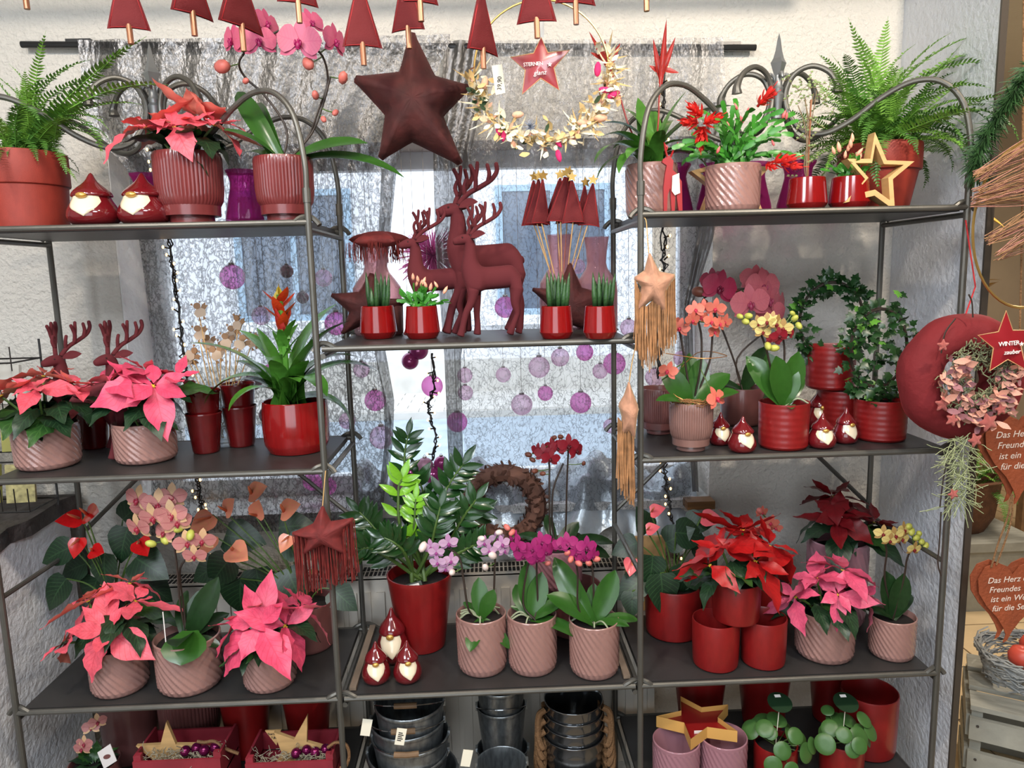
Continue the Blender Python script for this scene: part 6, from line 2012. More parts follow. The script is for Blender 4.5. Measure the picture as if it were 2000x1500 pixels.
orchid(r_, R0, H0, [[(1728, 1130, 0), (1732, 1080, 0), (1730, 1060, 0), (1745, 1040, 0)], [(1765, 1130, 0), (1772, 1090, 0), (1785, 1065, 0)]],
       [(1725, 1042, -.02, .046, -.3, 0), (1748, 1045, -.03, .048, 0, -.1), (1765, 1035, -.01, .045, .4, .1), (1762, 1052, -.02, .042, .2, -.1), (1785, 1072, -.02, .044, .2, -.2), (1738, 1055, -.03, .042, -.1, -.2)], 'yellow_red',
       [(1735, 1120, .0, 2), (1770, 1125, -.01, 2), (1715, 1190, -.03, 1), (1755, 1140, .03, 2), (1790, 1160, .02, 1)], 'dark',
       [(1780, 1038, 0, .011), (1790, 1050, 0, .010), (1800, 1058, 0, .010), (1808, 1066, 0, .009), (1775, 1028, 0, .010), (1795, 1042, 0, .009)], 'green', seed=19)

# ================================================================== BOTTOM SHELVES (Z4)
def at4(u, vtop, w, h, Y, kind, name, label, group=None):
    """pot on the bottom shelf: height h px"""
    return plain_pot(name, label, 'pot', kind, u, 0, w, h, Z4, Y, group)


at4(262, 0, 106, 130, .27, 'smooth_mauve', 'mauve_pot', 'wide dark mauve pot at the back left of the bottom shelf')
at4(378, 0, 110, 135, .27, 'ribbed_mauve', 'mauve_pot', 'dark mauve ribbed pot behind the first wooden star')
at4(487, 0, 100, 140, .26, 'taper_red', 'red_pot', 'tall dark red pot in the middle of the left bottom shelf')
at4(606, 0, 98, 140, .26, 'taper_red', 'red_pot', 'tall dark red pot behind the second wooden star')
r_, R0, H0 = potted('potted_primula', 'small flowering plant with a white plant label at the bottom left', 'plant', 'smooth_mauve', 192, 0, 92, 75, Z4, 0.10)
R = random.Random(2)
for k in range(12):
    a = k * 2.4
    inst('leaf', LF_POIN[1] if k % 3 else LF_LITE, r_, aim((0.01 * math.cos(a), 0.01 * math.sin(a), H0 * .9), (math.cos(a), math.sin(a) * .8, R.uniform(.5, 1.6)), (0, 0, 1), 0.055))
for (u, v) in ((165, 1452), (178, 1420), (190, 1410), (160, 1462)):
    put_flower(r_, loc(r_, u, v, -.01), 'striped', .045, R.uniform(-.6, .6), R.uniform(-.2, .4))
mat('label_white', (214, 208, 206), 0.5)
a_, b_, c_, d_ = [loc(r_, u, v, -.05) for u, v in [(190, 1470), (215, 1453), (228, 1486), (203, 1502)]]
o = obj('plant_label', MB().add([a_, b_, c_, d_] + [q + Vector((0, .0015, 0)) for q in (a_, b_, c_, d_)], [(0, 3, 2, 1), (4, 5, 6, 7), (0, 1, 5, 4), (1, 2, 6, 5), (2, 3, 7, 6), (3, 0, 4, 7)]), 'label_white', r_, smooth=False)
cc_ = (a_ + b_ + c_ + d_) / 4
obj('label_print', MB().prism([(0.009 * math.cos(t), 0.006 * math.sin(t) + .002 * math.cos(t)) for t in [k * PI / 8 for k in range(16)]], -.0006, -.0002), 'mauve_glaze', r_, M=T(*cc_), smooth=False)

# pink wooden crates with star, moss and baubles
mat('crate_pink', (134, 36, 48), 0.6, var=0.2, vscale=12)
mat('moss_grey', (146, 138, 118), 0.9)
mat('purple_foil', (110, 20, 70), 0.15, metal=0.6)


def star_crate(label, u0, u1, vtop, Y0, star, slabel, seed):
    a, b = P(u0, vtop, Y0), P(u1, vtop, Y0)
    x0, x1, zt_ = a.x, b.x, a.z
    zb = Z4 + 0.0025
    D = 0.13
    t = thing('wooden_crate', label, 'crate', ((x0 + x1) / 2, Y0, zb), 0, 'pink wooden crates')
    w2, hh = (x1 - x0) / 2, zt_ - zb
    obj('bottom', MB().box((-w2, 0, 0), (w2, D, .006)), 'crate_pink', t, smooth=False)
    nb = max(2, int(hh / 0.05))
    for i in range(nb):
        z0, z1 = .006 + (hh - .006) * i / nb + .002, (hh) * (i + 1) / nb - .002
        obj('plank', MB().box((-w2, 0, z0), (w2, .006, z1)), 'crate_pink', t, smooth=False)
        obj('plank', MB().box((-w2, D - .006, z0), (w2, D, z1)), 'crate_pink', t, smooth=False)
        obj('side_plank', MB().box((-w2, .006, z0), (-w2 + .006, D - .006, z1 + .012)), 'crate_pink', t, smooth=False)
        obj('side_plank', MB().box((w2 - .006, .006, z0), (w2, D - .006, z1 + .012)), 'crate_pink', t, smooth=False)
    for sx in (-1, 1):
        obj('corner_post', MB().box((sx * (w2 - .012) - .006, .006, .006), (sx * (w2 - .012) + .006, .018, hh + .012)), 'crate_pink', t, smooth=False)
    W = [P(u, v, Y0 + .05) for u, v in star]
    c = sum(W, Vector()) / 10
    s = thing('wooden_star', slabel, 'star', (c.x, Y0 + .05, c.z))
    obj('plate', MB().prism([(q.x - c.x, q.z - c.z) for q in W][::-1], -.005, .005), 'wood_pale', s, smooth=False, tri=True)
    RR = random.Random(seed)
    ms = MB()
    for k in range(120):
        p = Vector((RR.uniform(-w2 + .012, w2 - .012), RR.uniform(.012, .045), hh - .012 + RR.uniform(-.01, .016)))
        pp = [p]
        for j in range(4):
            p = p + Vector((RR.uniform(-.012, .012), RR.uniform(-.006, .006), RR.uniform(-.008, .009)))
            pp.append(p)
        ms.tube(pp, .0008, 4)
    o = obj('moss_filling', ms, 'moss_grey', None, M=T((x0 + x1) / 2, Y0, zb))
    tag(o, 'curly grey moss filling ' + ('the left pink crate' if u0 < 400 else 'the right pink crate'), 'moss', None, 'stuff')
    for k in range(4):
        bb = inst('foil_bauble', MB().ball((0, 0, 0), .013, 12, 8, (1, 1, 1)).mesh('foil_bauble', 'purple_foil'), None, T((x0 + x1) / 2 + w2 * (.1 + k * .22), Y0 + .03 + .01 * (k % 2), zb + hh + .002))
        tag(bb, ['first', 'second', 'third', 'last'][k] + ' purple foil bauble from the left in ' + ('the left pink crate' if u0 < 400 else 'the right pink crate'), 'bauble', 'purple foil baubles in ' + ('the left crate' if u0 < 400 else 'the right crate'))
    return t, c


star_crate('pink wooden crate with moss, left on the bottom shelf', 258, 430, 1488, .05, [(326, 1408), (345, 1452), (392, 1452), (360, 1478), (362, 1520), (330, 1500), (296, 1520), (300, 1482), (267, 1455), (315, 1452)], 'pale wooden star stuck in the left pink crate', 1)
star_crate('pink wooden crate with moss, right on the bottom shelf', 478, 650, 1492, .05, [(601, 1395), (600, 1447), (646, 1460), (600, 1472), (596, 1520), (565, 1490), (530, 1500), (552, 1470), (536, 1428), (575, 1442)], 'pale wooden star stuck in the right pink crate', 2)
q = P(530, 1440, .12)
pt_ = thing('price_flag', 'small triangular wooden price flag in the right pink crate', 'price tag', q)
obj('flag', MB().prism([(-.014, .02), (.026, .02), (.012, -.022)], -.002, .002), 'wood_pale', pt_, smooth=False)
inst('lettering', text_mesh('lettering', 'Sternd.', .0085, 'ink'), pt_, T(-.008, -.0026, .008) @ RX(PI / 2))
inst('lettering', text_mesh('lettering', '7,80', .0085, 'ink'), pt_, T(.0, -.0026, -.003) @ RX(PI / 2))
mat('jute', (130, 94, 60), 0.8, bump=.5, bscale=200, var=.2, vscale=80)
o = obj('jute_ribbon', MB().tube(smooth_path([P(u, v, .09) for u, v in [(385, 1448), (400, 1450), (418, 1448), (440, 1462), (466, 1472)]], 5), .004, 6), 'jute', None); tag(o, 'jute ribbon trailing off the left wooden star', 'ribbon')
o = obj('jute_ribbon', MB().tube(smooth_path([P(u, v, .07) for u, v in [(640, 1460), (656, 1450), (676, 1455), (682, 1475), (676, 1496), (664, 1500)]], 5), .004, 6), 'jute', None); tag(o, 'looped jute ribbon tied to the right wooden star', 'ribbon')

# zinc buckets on the floor shelf in the middle: nested stacks
mat('zinc', (150, 155, 157), 0.33, metal=0.85, var=0.3, vscale=8)
mat('steel_bright', (150, 152, 154), 0.12, metal=0.95)
mat('wood_grip', (120, 92, 64), 0.6, var=.2, vscale=30)
mat('zinc_inside', (70, 82, 82), 0.4, metal=0.6)
BUCK = MB().lathe([(0, 0), (.70, 0), (.72, .02), (.985, .93), (.99, .95), (1.02, .965), (1.02, .985), (1.0, 1.0), (.965, .985), (.96, .9), (.69, .05), (0, .04)], 44).mesh('body', 'zinc')
BUCKS = MB().lathe([(0, 0), (.78, 0), (.80, .02), (.97, .80), (.99, .82), (.99, .97), (1.02, .98), (1.02, 1.0), (.98, .99), (.95, .8), (.78, .05), (0, .04)], 44).mesh('body', 'steel_bright')
fl4 = Z4 + 0.0025
obj_floor = shelf_board(thing('hanging_shelf', 'lowest grey metal shelf between the etageres, carrying zinc buckets', 'shelf'), LX1 + 0.012, RX0 - 0.012, 0.10)


def bucket(label, c, r, h, mesh, handle, tilt=0.0, rope=False, grip=True, seed=1, group='nested buckets'):
    t = thing('rope_bucket' if rope else 'zinc_bucket', label, 'bucket', c, 0, group, M=T(*c) @ RX(tilt))
    inst('body', mesh, t, SC(r, r, h))
    a = handle
    if rope:
        for s in (-1, 1):
            p = [(s * r * .99, -.015, h * .88), (s * r * 1.22, -.02, h * .80), (s * r * 1.25, -.025, h * .5), (s * r * 1.08, -.03, h * .35), (s * r * .98, .02, h * .5), (s * r * .99, .02, h * .86)]
            obj('rope_handle', MB().tube(smooth_path(p, 5), .0085, 8), 'jute', t)
    else:
        pts = []
        for k in range(13):
            th = PI * k / 12
            x = r * 1.03 * math.cos(th)
            y = -r * 1.03 * math.sin(th) * math.cos(a)
            z = h * .97 + r * 1.03 * math.sin(th) * math.sin(a)
            pts.append(Vector((x, y, z)))
        hd = obj('handle', MB().tube(pts, .0017, 5), 'steel_bright', t)
        if grip:
            obj('grip', MB().tube([pts[5] + Vector((.004, 0, 0)), pts[6], pts[7] - Vector((.004, 0, 0))], .0075, 10), 'wood_grip', hd)
        for s in (-1, 1):
            obj('ear', MB().box((s * r * 1.01 - .003, -.009, h * .93), (s * r * 1.01 + .003, .009, h * 1.02)), 'zinc', t, smooth=False)
    return t


zb = 0.1025
nest = ['lowest and widest zinc bucket of the left nested stack', 'second zinc bucket from below in the left nested stack', 'third zinc bucket from below in the left nested stack', 'fourth zinc bucket from below in the left nested stack', 'topmost zinc bucket of the left nested stack']
x = XA(798, .17, .45)
for i, (r, z) in enumerate(((.118, zb), (.106, zb + .05), (.100, zb + .085), (.096, zb + .115), (.090, zb + .152))):
    bucket(nest[i], (x + (.004, -.006, .003, -.003, .004)[i], .17, z), r, .185 + .012 * i, BUCK, -.25 + .18 * i, 0, seed=i, group='left nested zinc buckets')
x = XA(978, .26, .45)
for i, (r, z) in enumerate(((.072, zb), (.068, zb + .11), (.066, zb + .15))):
    bucket(['lowest', 'middle', 'topmost'][i] + ' small zinc bucket in the stack behind the grey one', (x, .26, z), r, .17 + .02 * i, BUCK, .15 + .2 * i, -.05, grip=(i == 2), group='small nested zinc buckets')
x = XA(980, .09, .35)
for i, (r, z) in enumerate(((.064, zb + .095), (.064, zb + .108))):
    bucket(['lower', 'upper'][i] + ' open grey zinc pail with a ragged paper edge at the front', (x, .09, z - .09), r, .235, BUCK, -.9, 0, grip=False, group='front zinc pails')
mat('torn_paper', (190, 190, 192), .4)
tp = MB(); R = random.Random(5)
for k in range(26):
    a = R.uniform(-2.6, -.5)
    p = Vector((x + .066 * math.cos(a), .09 + .066 * math.sin(a), zb + .235 - .012))
    tp.tube([p, p + Vector((math.cos(a) * .006, math.sin(a) * .006, -.03 + R.uniform(-.01, .01)))], [.004, .001], 4)
o = obj('paper_wrap', tp, 'torn_paper', None); tag(o, 'torn whitish paper wrap around the front grey pail', 'paper')
x = XA(1120, .20, .40)
for i, (r, z) in enumerate(((.098, zb), (.082, zb + .085), (.080, zb + .112), (.079, zb + .138), (.078, zb + .164))):
    bucket(['lowest black wide', 'second shiny steel', 'third shiny steel', 'fourth shiny steel', 'topmost shiny steel'][i] + ' bucket in the rope-handled stack', (x, .20, z), r, .165 + .006 * i, BUCKS if i else BUCK, 0, 0, rope=True, group='rope-handled steel buckets')
for (u, v, Y0, lab, txt) in ((715, 1420, .035, 'white paper tag on the left bucket stack', ''), (782, 1438, .03, 'white price tag with barcode hanging on the bucket stack', 'bar'), (911, 1480, .01, 'white paper tag beside the front grey pail', '')):
    q = P(u, v, Y0)
    t = thing('price_tag', lab, 'price tag', q, 0, 'paper tags on the buckets')
    obj('paper', MB().prism([(-.012, .02), (.012, .022), (.013, -.022), (-.010, -.024)], -.0006, .0006), 'tag_paper', t, smooth=False, M=RY(.25))
    if txt:
        for k in range(5):
            obj('print', MB().box((-.006, -.0012, -.012 + k * .005), (.004 + .003 * (k % 2), -.0008, -.0095 + k * .005)), 'ink', t, smooth=False, M=RY(.25))

# right bottom shelf
at4(1320, 0, 90, 105, .03, 'swirl_glass', 'glass_pot', 'left rose glass swirl pot under the red star box')
at4(1411, 0, 90, 105, .035, 'swirl_glass', 'glass_pot', 'right rose glass swirl pot under the red star box')
at4(1366, 0, 108, 160, .27, 'taper_red', 'red_pot', 'tall dark red pot behind the star box')
at4(1490, 0, 110, 160, .28, 'taper_red', 'red_pot', 'tall dark red pot behind the left pilea')
at4(1620, 0, 90, 150, .29, 'taper_red', 'red_pot', 'dark red pot standing far back behind the right pilea')
at4(1693, 0, 104, 120, .15, 'smooth_red', 'red_pot', 'wide empty red pot at the right end of the bottom shelf')
W = [(1363, 1400), (1382, 1438), (1444, 1422), (1405, 1452), (1416, 1466), (1366, 1452), (1322, 1464), (1330, 1438), (1290, 1392), (1340, 1415)]
zt = Z4 + 0.0025 + 105 * depth((.4, .03, .35)) / FPX + .002
mat('gold_card', (206, 156, 84), .5)
sx, sy = XA(1366, .06, zt), .07
sb = thing('star_box', 'red star-shaped box with gold sides lying on two rose glass pots', 'box', (sx, sy, zt))
pl = star_pts(.105, .048, 5, PI / 2 + .2)
vs = [(a, b * .9, 0) for a, b in pl] + [(a, b * .9, .03) for a, b in pl]
fs = [(i, (i + 1) % 10, 10 + (i + 1) % 10, 10 + i) for i in range(10)]
obj('sides', MB().add(vs, fs), 'gold_card', sb, smooth=False)
obj('bottom', MB().add([(a * .98, b * .88, .0165) for a, b in pl] + [(0, 0, .0165)], [(i, (i + 1) % 10, 10) for i in range(10)]), 'red_matt', sb, smooth=False)
obj('sticker', MB().box((-.012, -.001, -.006), (.012, 0, .006)), 'white_print', sb, smooth=False, M=T(-.012, -.046, .018))
for (u, lab, yy, seed) in ((1513, 'pilea with round leaves in a red pot, left of the pair', .05, 3), (1642, 'pilea with round leaves in a red pot, right of the pair', .05, 6)):
    r_, R0, H0 = potted('potted_pilea', lab, 'plant', 'smooth_red', u, 0, 82, 78, Z4, yy, group='pileas in red pots')
    R = random.Random(seed)
    for k in range(16):
        a = k * 2.4
        el = R.uniform(-.2, 1.2)
        d = Vector((math.cos(a) * math.cos(el), math.sin(a) * math.cos(el) * .9 - .15, math.sin(el)))
        p = Vector((0, 0, H0 * .95)) + d * R.uniform(.045, .085)
        if p.z < H0 * .9 and abs(p.y) < R0 and abs(p.x) < R0:
            p.z = H0 * 1.02
        obj('leaf_stalk', MB().tube([(0, 0, H0 * .88), p], .0012, 4), 'stem_green', r_)
        nrm = (d + Vector((0, -.7, .5))).normalized()
        inst('leaf', PIL, r_, T(*p) @ nrm.to_track_quat('Z', 'Y').to_matrix().to_4x4() @ SC(R.uniform(.016, .026)))
    p = loc(r_, u + 10, 1372, 0)
    obj('label_stick', MB().tube([(0, 0, H0 * .88), p], .0012, 4), 'tag_paper', r_)
    obj('plant_label', MB().lathe([(0, 0), (.03, 0), (.03, .0012), (0, .0012)], 20), 'leaf_dark', r_, M=T(*p) @ RX(.35))
    obj('label_print', MB().box((-.007, -.004, .0015), (.008, .004, .002)), 'white_print', r_, M=T(*p) @ RX(.35) @ T(0, .018, 0), smooth=False)

# ================================================================== HANGING THINGS
# rail above the frame from which the felt trees and the star hang
rail = thing('hanging_rail', 'wooden rail hung below the ceiling that carries the felt trees', 'rail', (0, -0.08, 2.42))
obj('bar', MB().tube([(-1.25, 0, 0), (1.0, 0, 0)], .012, 10), 'wood_grip', rail)
for x in (-1.0, .8):
    obj('cord', MB().tube([(x, 0, .01), (x, 0, CZ - 2.42)], .0015, 5), 'string_grey', rail)
TREES = [  # u of trunk, v bottom of felt, v bottom of trunk, width px, turn, depth
    (47, -25, 18, 60, .3, -.02, 'copper-trunked felt fir tree, only its trunk showing at the far left'),
    (252, 55, 86, 70, .25, -.08, 'red felt fir tree ornament above the left finial'),
    (376, 28, 70, 50, .95, -.08, 'narrow red felt fir tree ornament left of the orchid'),
    (472, 53, 100, 50, 1.1, -.08, 'narrow red felt fir tree ornament in front of the pink orchid'),
    (582, 6, 45, 66, .5, -.08, 'red felt fir tree ornament mostly above the frame over the orchid'),
    (708, 90, 128, 70, .2, -.08, 'dark red felt fir tree ornament left of the velvet star'),
    (797, 58, 95, 62, -.3, -.05, 'red felt fir tree ornament in front of the velvet star tip'),
    (820, 4, 42, 66, .3, -.14, 'red felt fir tree ornament just above the velvet star tip'),
    (943, 100, 134, 56, .8, -.08, 'twisted red felt fir tree ornament left of the flower hoop'),
    (1048, 42, 75, 72, -.2, -.10, 'red felt fir tree ornament above the lettered star'),
    (1124, 6, 48, 76, .2, -.06, 'red felt fir tree ornament at the top of the flower hoop'),
    (1262, -25, 22, 60, .2, -.06, 'copper-trunked felt fir tree, only its trunk showing right of the hoop')]
for (u, vf, vt, w_, turn, yy, lab) in TREES:
    a, b = P(u, vf, yy), P(u, vt, yy)
    k = depth(a) / FPX
    Wm = w_ * k / .47 / max(.45, math.cos(turn))
    Hm = .118
    t = thing('felt_tree_ornament', lab, 'ornament', (a.x, yy, a.z), turn, 'felt fir trees hanging in a row')
    inst('felt', FIR, t, SC(Wm, .15, Hm)); inst('seam', FIR_SEAM, t, SC(Wm, .17, Hm))
    tl = a.z - b.z
    obj('trunk', MB().tube([(0, 0, .012), (0.001, 0, -tl)], .0058, 10), 'copper_stick', t)
    obj('thread', MB().tube([(0, 0, Hm), (0, (-0.08 - yy) * 1.0, 2.41 - a.z)], .0007, 4), 'string_grey', t)

# big velvet star
sroot, SR, ring = star_at('velvet_star', 'large brown velvet star cushion hanging in the middle above the deer', 'velvet_maroon', [(803, 52), (850, 148), (924, 168), (866, 228), (908, 328), (805, 278), (738, 318), (752, 225), (683, 150), (780, 140)], 0.14, 0.07, wrinkle=0.03)
c0 = sroot.location
obj('cord', MB().tube([P(803, 55, .14) - c0, Vector((0, -.22, 2.41 - c0.z))], .0012, 5), 'gold_cord', sroot)

# flower hoop
hc = P(1058, 140, 0.08)
hk = depth(hc) / FPX
hoop = thing('flower_hoop', 'gold wire hoop with dried cream flowers and pink bunny-tail grass', 'wreath', hc)
HR = 132 * hk
obj('ring', MB().tube([(HR * math.cos(a), 0, HR * math.sin(a)) for a in [k * 2 * PI / 60 for k in range(60)]], .0022, 6, closed=True), 'gold_metal', hoop)
obj('cord', MB().tube([(0, 0, HR), (0, -.16, 2.41 - hc.z)], .001, 5), 'gold_cord', hoop)
mat('dry_cream', (230, 220, 190), .7, var=.12, vscale=40)
mat('dry_beige', (206, 176, 120), .7, var=.2, vscale=40)
mat('dry_peach', (232, 176, 146), .8, sheen=.3)
mat('bunny_pink', (222, 46, 110), .8, sheen=.3)
mat('thistle', (132, 142, 160), .6)
mat('euca', (52, 76, 50), .5)
pw = interp([(0, .06), (.3, .2), (.6, .23), (.85, .11), (1, .01)])
DRY = {k: blade('dried_petal', k, pw, .5, .15, nx=5, ny=2) for k in ('dry_cream', 'dry_beige', 'dry_peach', 'euca')}
GRASS = {k: blade('grass_blade', k, interp([(0, .03), (.5, .05), (1, .004)]), .5, .1, nx=5, ny=2) for k in ('dry_beige', 'dry_cream')}
R = random.Random(42)
for k in range(270):
    a = math.radians(R.uniform(180, 365))
    if a > math.radians(338) and R.random() < .4:
        a = math.radians(R.uniform(340, 385))
    c = Vector((HR * math.cos(a), 0, HR * math.sin(a)))
    off = Vector((R.gauss(0, .013), R.uniform(-.03, .01), R.gauss(0, .013)))
    d = Vector((R.uniform(-1, 1), R.uniform(-1, .1), R.uniform(-1, 1)))
    kd = R.choices(('dry_cream', 'dry_beige', 'dry_peach', 'euca'), (5, 3, 1.2, .7))[0]
    inst('dried_petal', DRY[kd], hoop, aim(c + off, d, (R.uniform(-.4, .4), -1, .3), R.uniform(.016, .030)))
for k in range(130):
    a = math.radians(R.uniform(180, 372))
    c = Vector((HR * math.cos(a), R.uniform(-.015, .005), HR * math.sin(a)))
    d = Vector((math.cos(a) * R.uniform(-.6, 1.1), R.uniform(-.8, .3), math.sin(a) * R.uniform(-.6, 1.1))) + Vector((R.uniform(-.9, .9), 0, R.uniform(-.9, .9)))
    inst('grass_blade', GRASS[R.choice(('dry_beige', 'dry_cream'))], hoop, aim(c, d, (0, -1, .3), R.uniform(.035, .06), sy=.05))
BUN = MB().lathe([(0, 0), (.16, .1), (.24, .4), (.2, .75), (.08, .97), (0, 1.0)], 10).mesh('bunny_tail', 'bunny_pink')
BUNP = MB().lathe([(0, 0), (.2, .1), (.3, .4), (.26, .75), (.1, .97), (0, 1.0)], 10).mesh('bunny_tail', 'dry_peach')
for (u, v, me, s, ang) in [(1166, 150, BUN, .032, .1), (1186, 190, BUN, .030, 1.2), (1195, 178, BUN, .03, -1.4), (1088, 292, BUN, .028, 2.9), (1085, 272, BUN, .022, 2.5), (970, 248, BUN, .02, 2.8), (985, 255, BUN, .024, 3.3), (1160, 232, BUNP, .03, 1.5), (1150, 240, BUNP, .026, -1.5), (1000, 225, BUNP, .026, 1.5), (945, 175, BUNP, .028, .2)]:
    inst('bunny_tail', me, hoop, T(*(P(u, v, .06) - hc)) @ RY(ang) @ SC(s))
TH = MB()
for k in range(60):
    v_ = Vector((R.gauss(0, 1), R.gauss(0, 1), R.gauss(0, 1))).normalized()
    TH.tube([(0, 0, 0), v_], [.06, .01], 3)
inst('thistle', TH.mesh('thistle', 'thistle'), hoop, T(*(P(1035, 248, .05) - hc)) @ SC(.018))
for k in range(9):
    inst('eucalyptus_leaf', DRY['euca'], hoop, aim(P(935 + R.uniform(-12, 12), 200 + R.uniform(-30, 25), .06) - hc, (R.uniform(-1, 1), -.5, R.uniform(-1, .6)), (0, -1, .2), .024))
q = P(973, 157, .035)
tg = thing('price_tag', 'cream price tag hanging on the left of the flower hoop', 'price tag', q)
obj('paper', MB().prism([(-.013, .03), (.009, .033), (.015, -.026), (-.006, -.03)], -.0006, .0006), 'tag_paper', tg, smooth=False)
inst('lettering', text_mesh('lettering', '39,90', .013, 'ink'), tg, T(.006, -.0012, -.021) @ RY(-PI / 2 + .05) @ RX(PI / 2))


def enamel_star(label, tips, Y0, words, thick=.008, cordtop=None):
    W = [P(u, v, Y0) for u, v in tips]
    c = sum(W, Vector()) / len(W)
    t = thing('enamel_star', label, 'star', c)
    pts = [(p.x - c.x, p.z - c.z) for p in W]
    n_ = len(pts)
    vs = [(x, 0, z) for x, z in pts] + [(0, -thick, 0), (0, thick, 0)]
    fs = [(i, (i + 1) % n_, n_) for i in range(n_)] + [((i + 1) % n_, i, n_ + 1) for i in range(n_)]
    obj('plate', MB().add(vs, fs), 'red_enamel', t, smooth=True, angle=60)
    obj('rim', MB().tube([(x, 0, z) for x, z in pts], .0013, 5, closed=True), 'worn_edge', t)
    for (txt, u, v, size, shear, sp) in words:
        p = P(u, v, Y0) - c
        inst('lettering', text_mesh('lettering', txt, size, 'white_print', .0006, shear, spacing=sp), t, T(p.x, -thick * .98, p.z) @ RX(PI / 2) @ RZ(.06))
    return t, c


t, c = enamel_star('red enamel star sign lettered in white above the flower hoop', [(1057, 73), (1070, 103), (1112, 98), (1082, 133), (1092, 176), (1056, 153), (1020, 184), (1026, 137), (997, 112), (1042, 104)], .03, [('STERNEN', 1022, 132, .0108, 0, .9), ('glanz', 1042, 149, .0135, .25, 1.0)])
inst('print_star', MB().prism(star_pts(.0055, .0023), -.0005, .0005).mesh('print_star', 'white_print', smooth=False), t, T(*(P(1073, 128, .03) - c)) @ T(0, -.0075, 0))
mat('clear_ribbon', (214, 216, 216), .3, alpha=.45)
obj('hang_ribbon', MB().box((-.006, 0, 0), (.006, .0008, 2.41 - P(1057, 73, .03).z)), 'clear_ribbon', t, smooth=False, M=T(*(P(1057, 73, .03) - c)) @ RX(.285))

# beige fringed stars on a gold cord by the right etagere post
fringed_star('beige star cushion with gold fringe, upper one on the cord', [(1268, 490), (1288, 530), (1322, 536), (1300, 572), (1302, 618), (1272, 588), (1240, 612), (1252, 560), (1236, 543), (1258, 528)], -.035, .03, 'velvet_beige', 'fringe_gold', [(1240, 545, 1262, 600, 60), (1262, 600, 1318, 540, 90)], .145, [(1267, 494, -.035), (1265, 470, -.02), (1262, 432, -.005), (1256, 424, .0)], 3)
fringed_star('beige star cushion with gold fringe, lower one turned edge-on', [(1228, 742), (1238, 770), (1248, 795), (1244, 820), (1240, 862), (1228, 845), (1212, 850), (1214, 815), (1207, 790), (1218, 772)], -.035, .03, 'velvet_beige', 'fringe_gold', [(1207, 815, 1238, 855, 70)], .165, [(1229, 745, -.035), (1236, 700, -.03), (1246, 660, -.01)], 4)

# ================================================================== IN THE WINDOW: baubles, string lights, pink tinsel
BB = [(454, 541, 48, 'violet'), (632, 543, 34, 'clear'), (510, 617, 36, 'clear'), (591, 581, 24, 'dusty'), (657, 632, 46, 'violet'), (706, 722, 32, 'clear'), (733, 782, 42, 'violet'), (745, 854, 46, 'clear'), (678, 822, 32, 'clear'), (801, 705, 34, 'magenta'), (818, 684, 38, 'magenta'), (844, 754, 42, 'violet'), (908, 733, 30, 'clear'), (909, 767, 30, 'clear'), (893, 824, 40, 'violet'), (983, 732, 30, 'clear'), (987, 600, 42, 'violet'), (1053, 717, 42, 'clear'), (1094, 698, 36, 'clear'), (1142, 688, 34, 'violet'), (1172, 725, 30, 'clear'), (1200, 710, 44, 'violet'), (1019, 790, 42, 'clear'), (1065, 768, 30, 'violet'), (1134, 786, 42, 'violet'), (1128, 520, 30, 'clear'), (1278, 737, 36, 'clear'), (1228, 640, 34, 'clear'), (1192, 832, 28, 'clear'), (530, 730, 40, 'violet'), (495, 745, 34, 'dusty'), (610, 940, 36, 'violet'), (640, 950, 34, 'violet'), (523, 810, 34, 'dusty'), (560, 530, 26, 'dusty'), (800, 925, 40, 'magenta'), (830, 910, 34, 'dusty'), (846, 928, 36, 'magenta'), (785, 945, 36, 'dusty'), (862, 905, 30, 'magenta'), (1330, 700, 30, 'clear')]
ORD = ['leftmost', 'second', 'third', 'fourth', 'fifth', 'sixth', 'seventh', 'eighth', 'ninth', 'tenth', 'eleventh', 'twelfth', 'thirteenth', 'fourteenth', 'fifteenth', 'sixteenth', 'seventeenth', 'eighteenth', 'nineteenth', 'twentieth', 'twenty-first', 'twenty-second']
BB.sort()
count = {}
cnames = {'clear': 'clear lilac', 'violet': 'violet glass', 'magenta': 'shiny magenta', 'dusty': 'dusty rose'}
for i, (u, v, d_, kd) in enumerate(BB):
    low = v > 895 and u > 700
    kd2 = 'third' if u < 700 else ('middle' if u < 960 else 'right')
    o_ = count.setdefault(kd, 0); count[kd] += 1
    bauble('%s bauble, %s%s of its colour, %s' % (cnames[kd], ORD[o_], '' if o_ == 0 else ' from the left', ('heaped on the window sill' if low else ('hanging behind the left curtain panel' if u < 760 else ('hanging in the curtain gap' if u < 860 else 'hanging behind the right curtain panel')))), u, v, d_, kd, .58 if not low else .56, None if low else 1.95)

mat('wire_black', (24, 22, 20), .5)
mat('bulb_warm', (255, 214, 150), .3, emit=((255, 196, 120), 5.0))
BULB = MB().ball((0, 0, 0), .0032, 8, 6, (1, 1, 1.4)).mesh('bulb', 'bulb_warm')
SOCK = MB().tube([(0, 0, 0), (1, 0, 0)], .0022, 5).mesh('socket', 'wire_black')


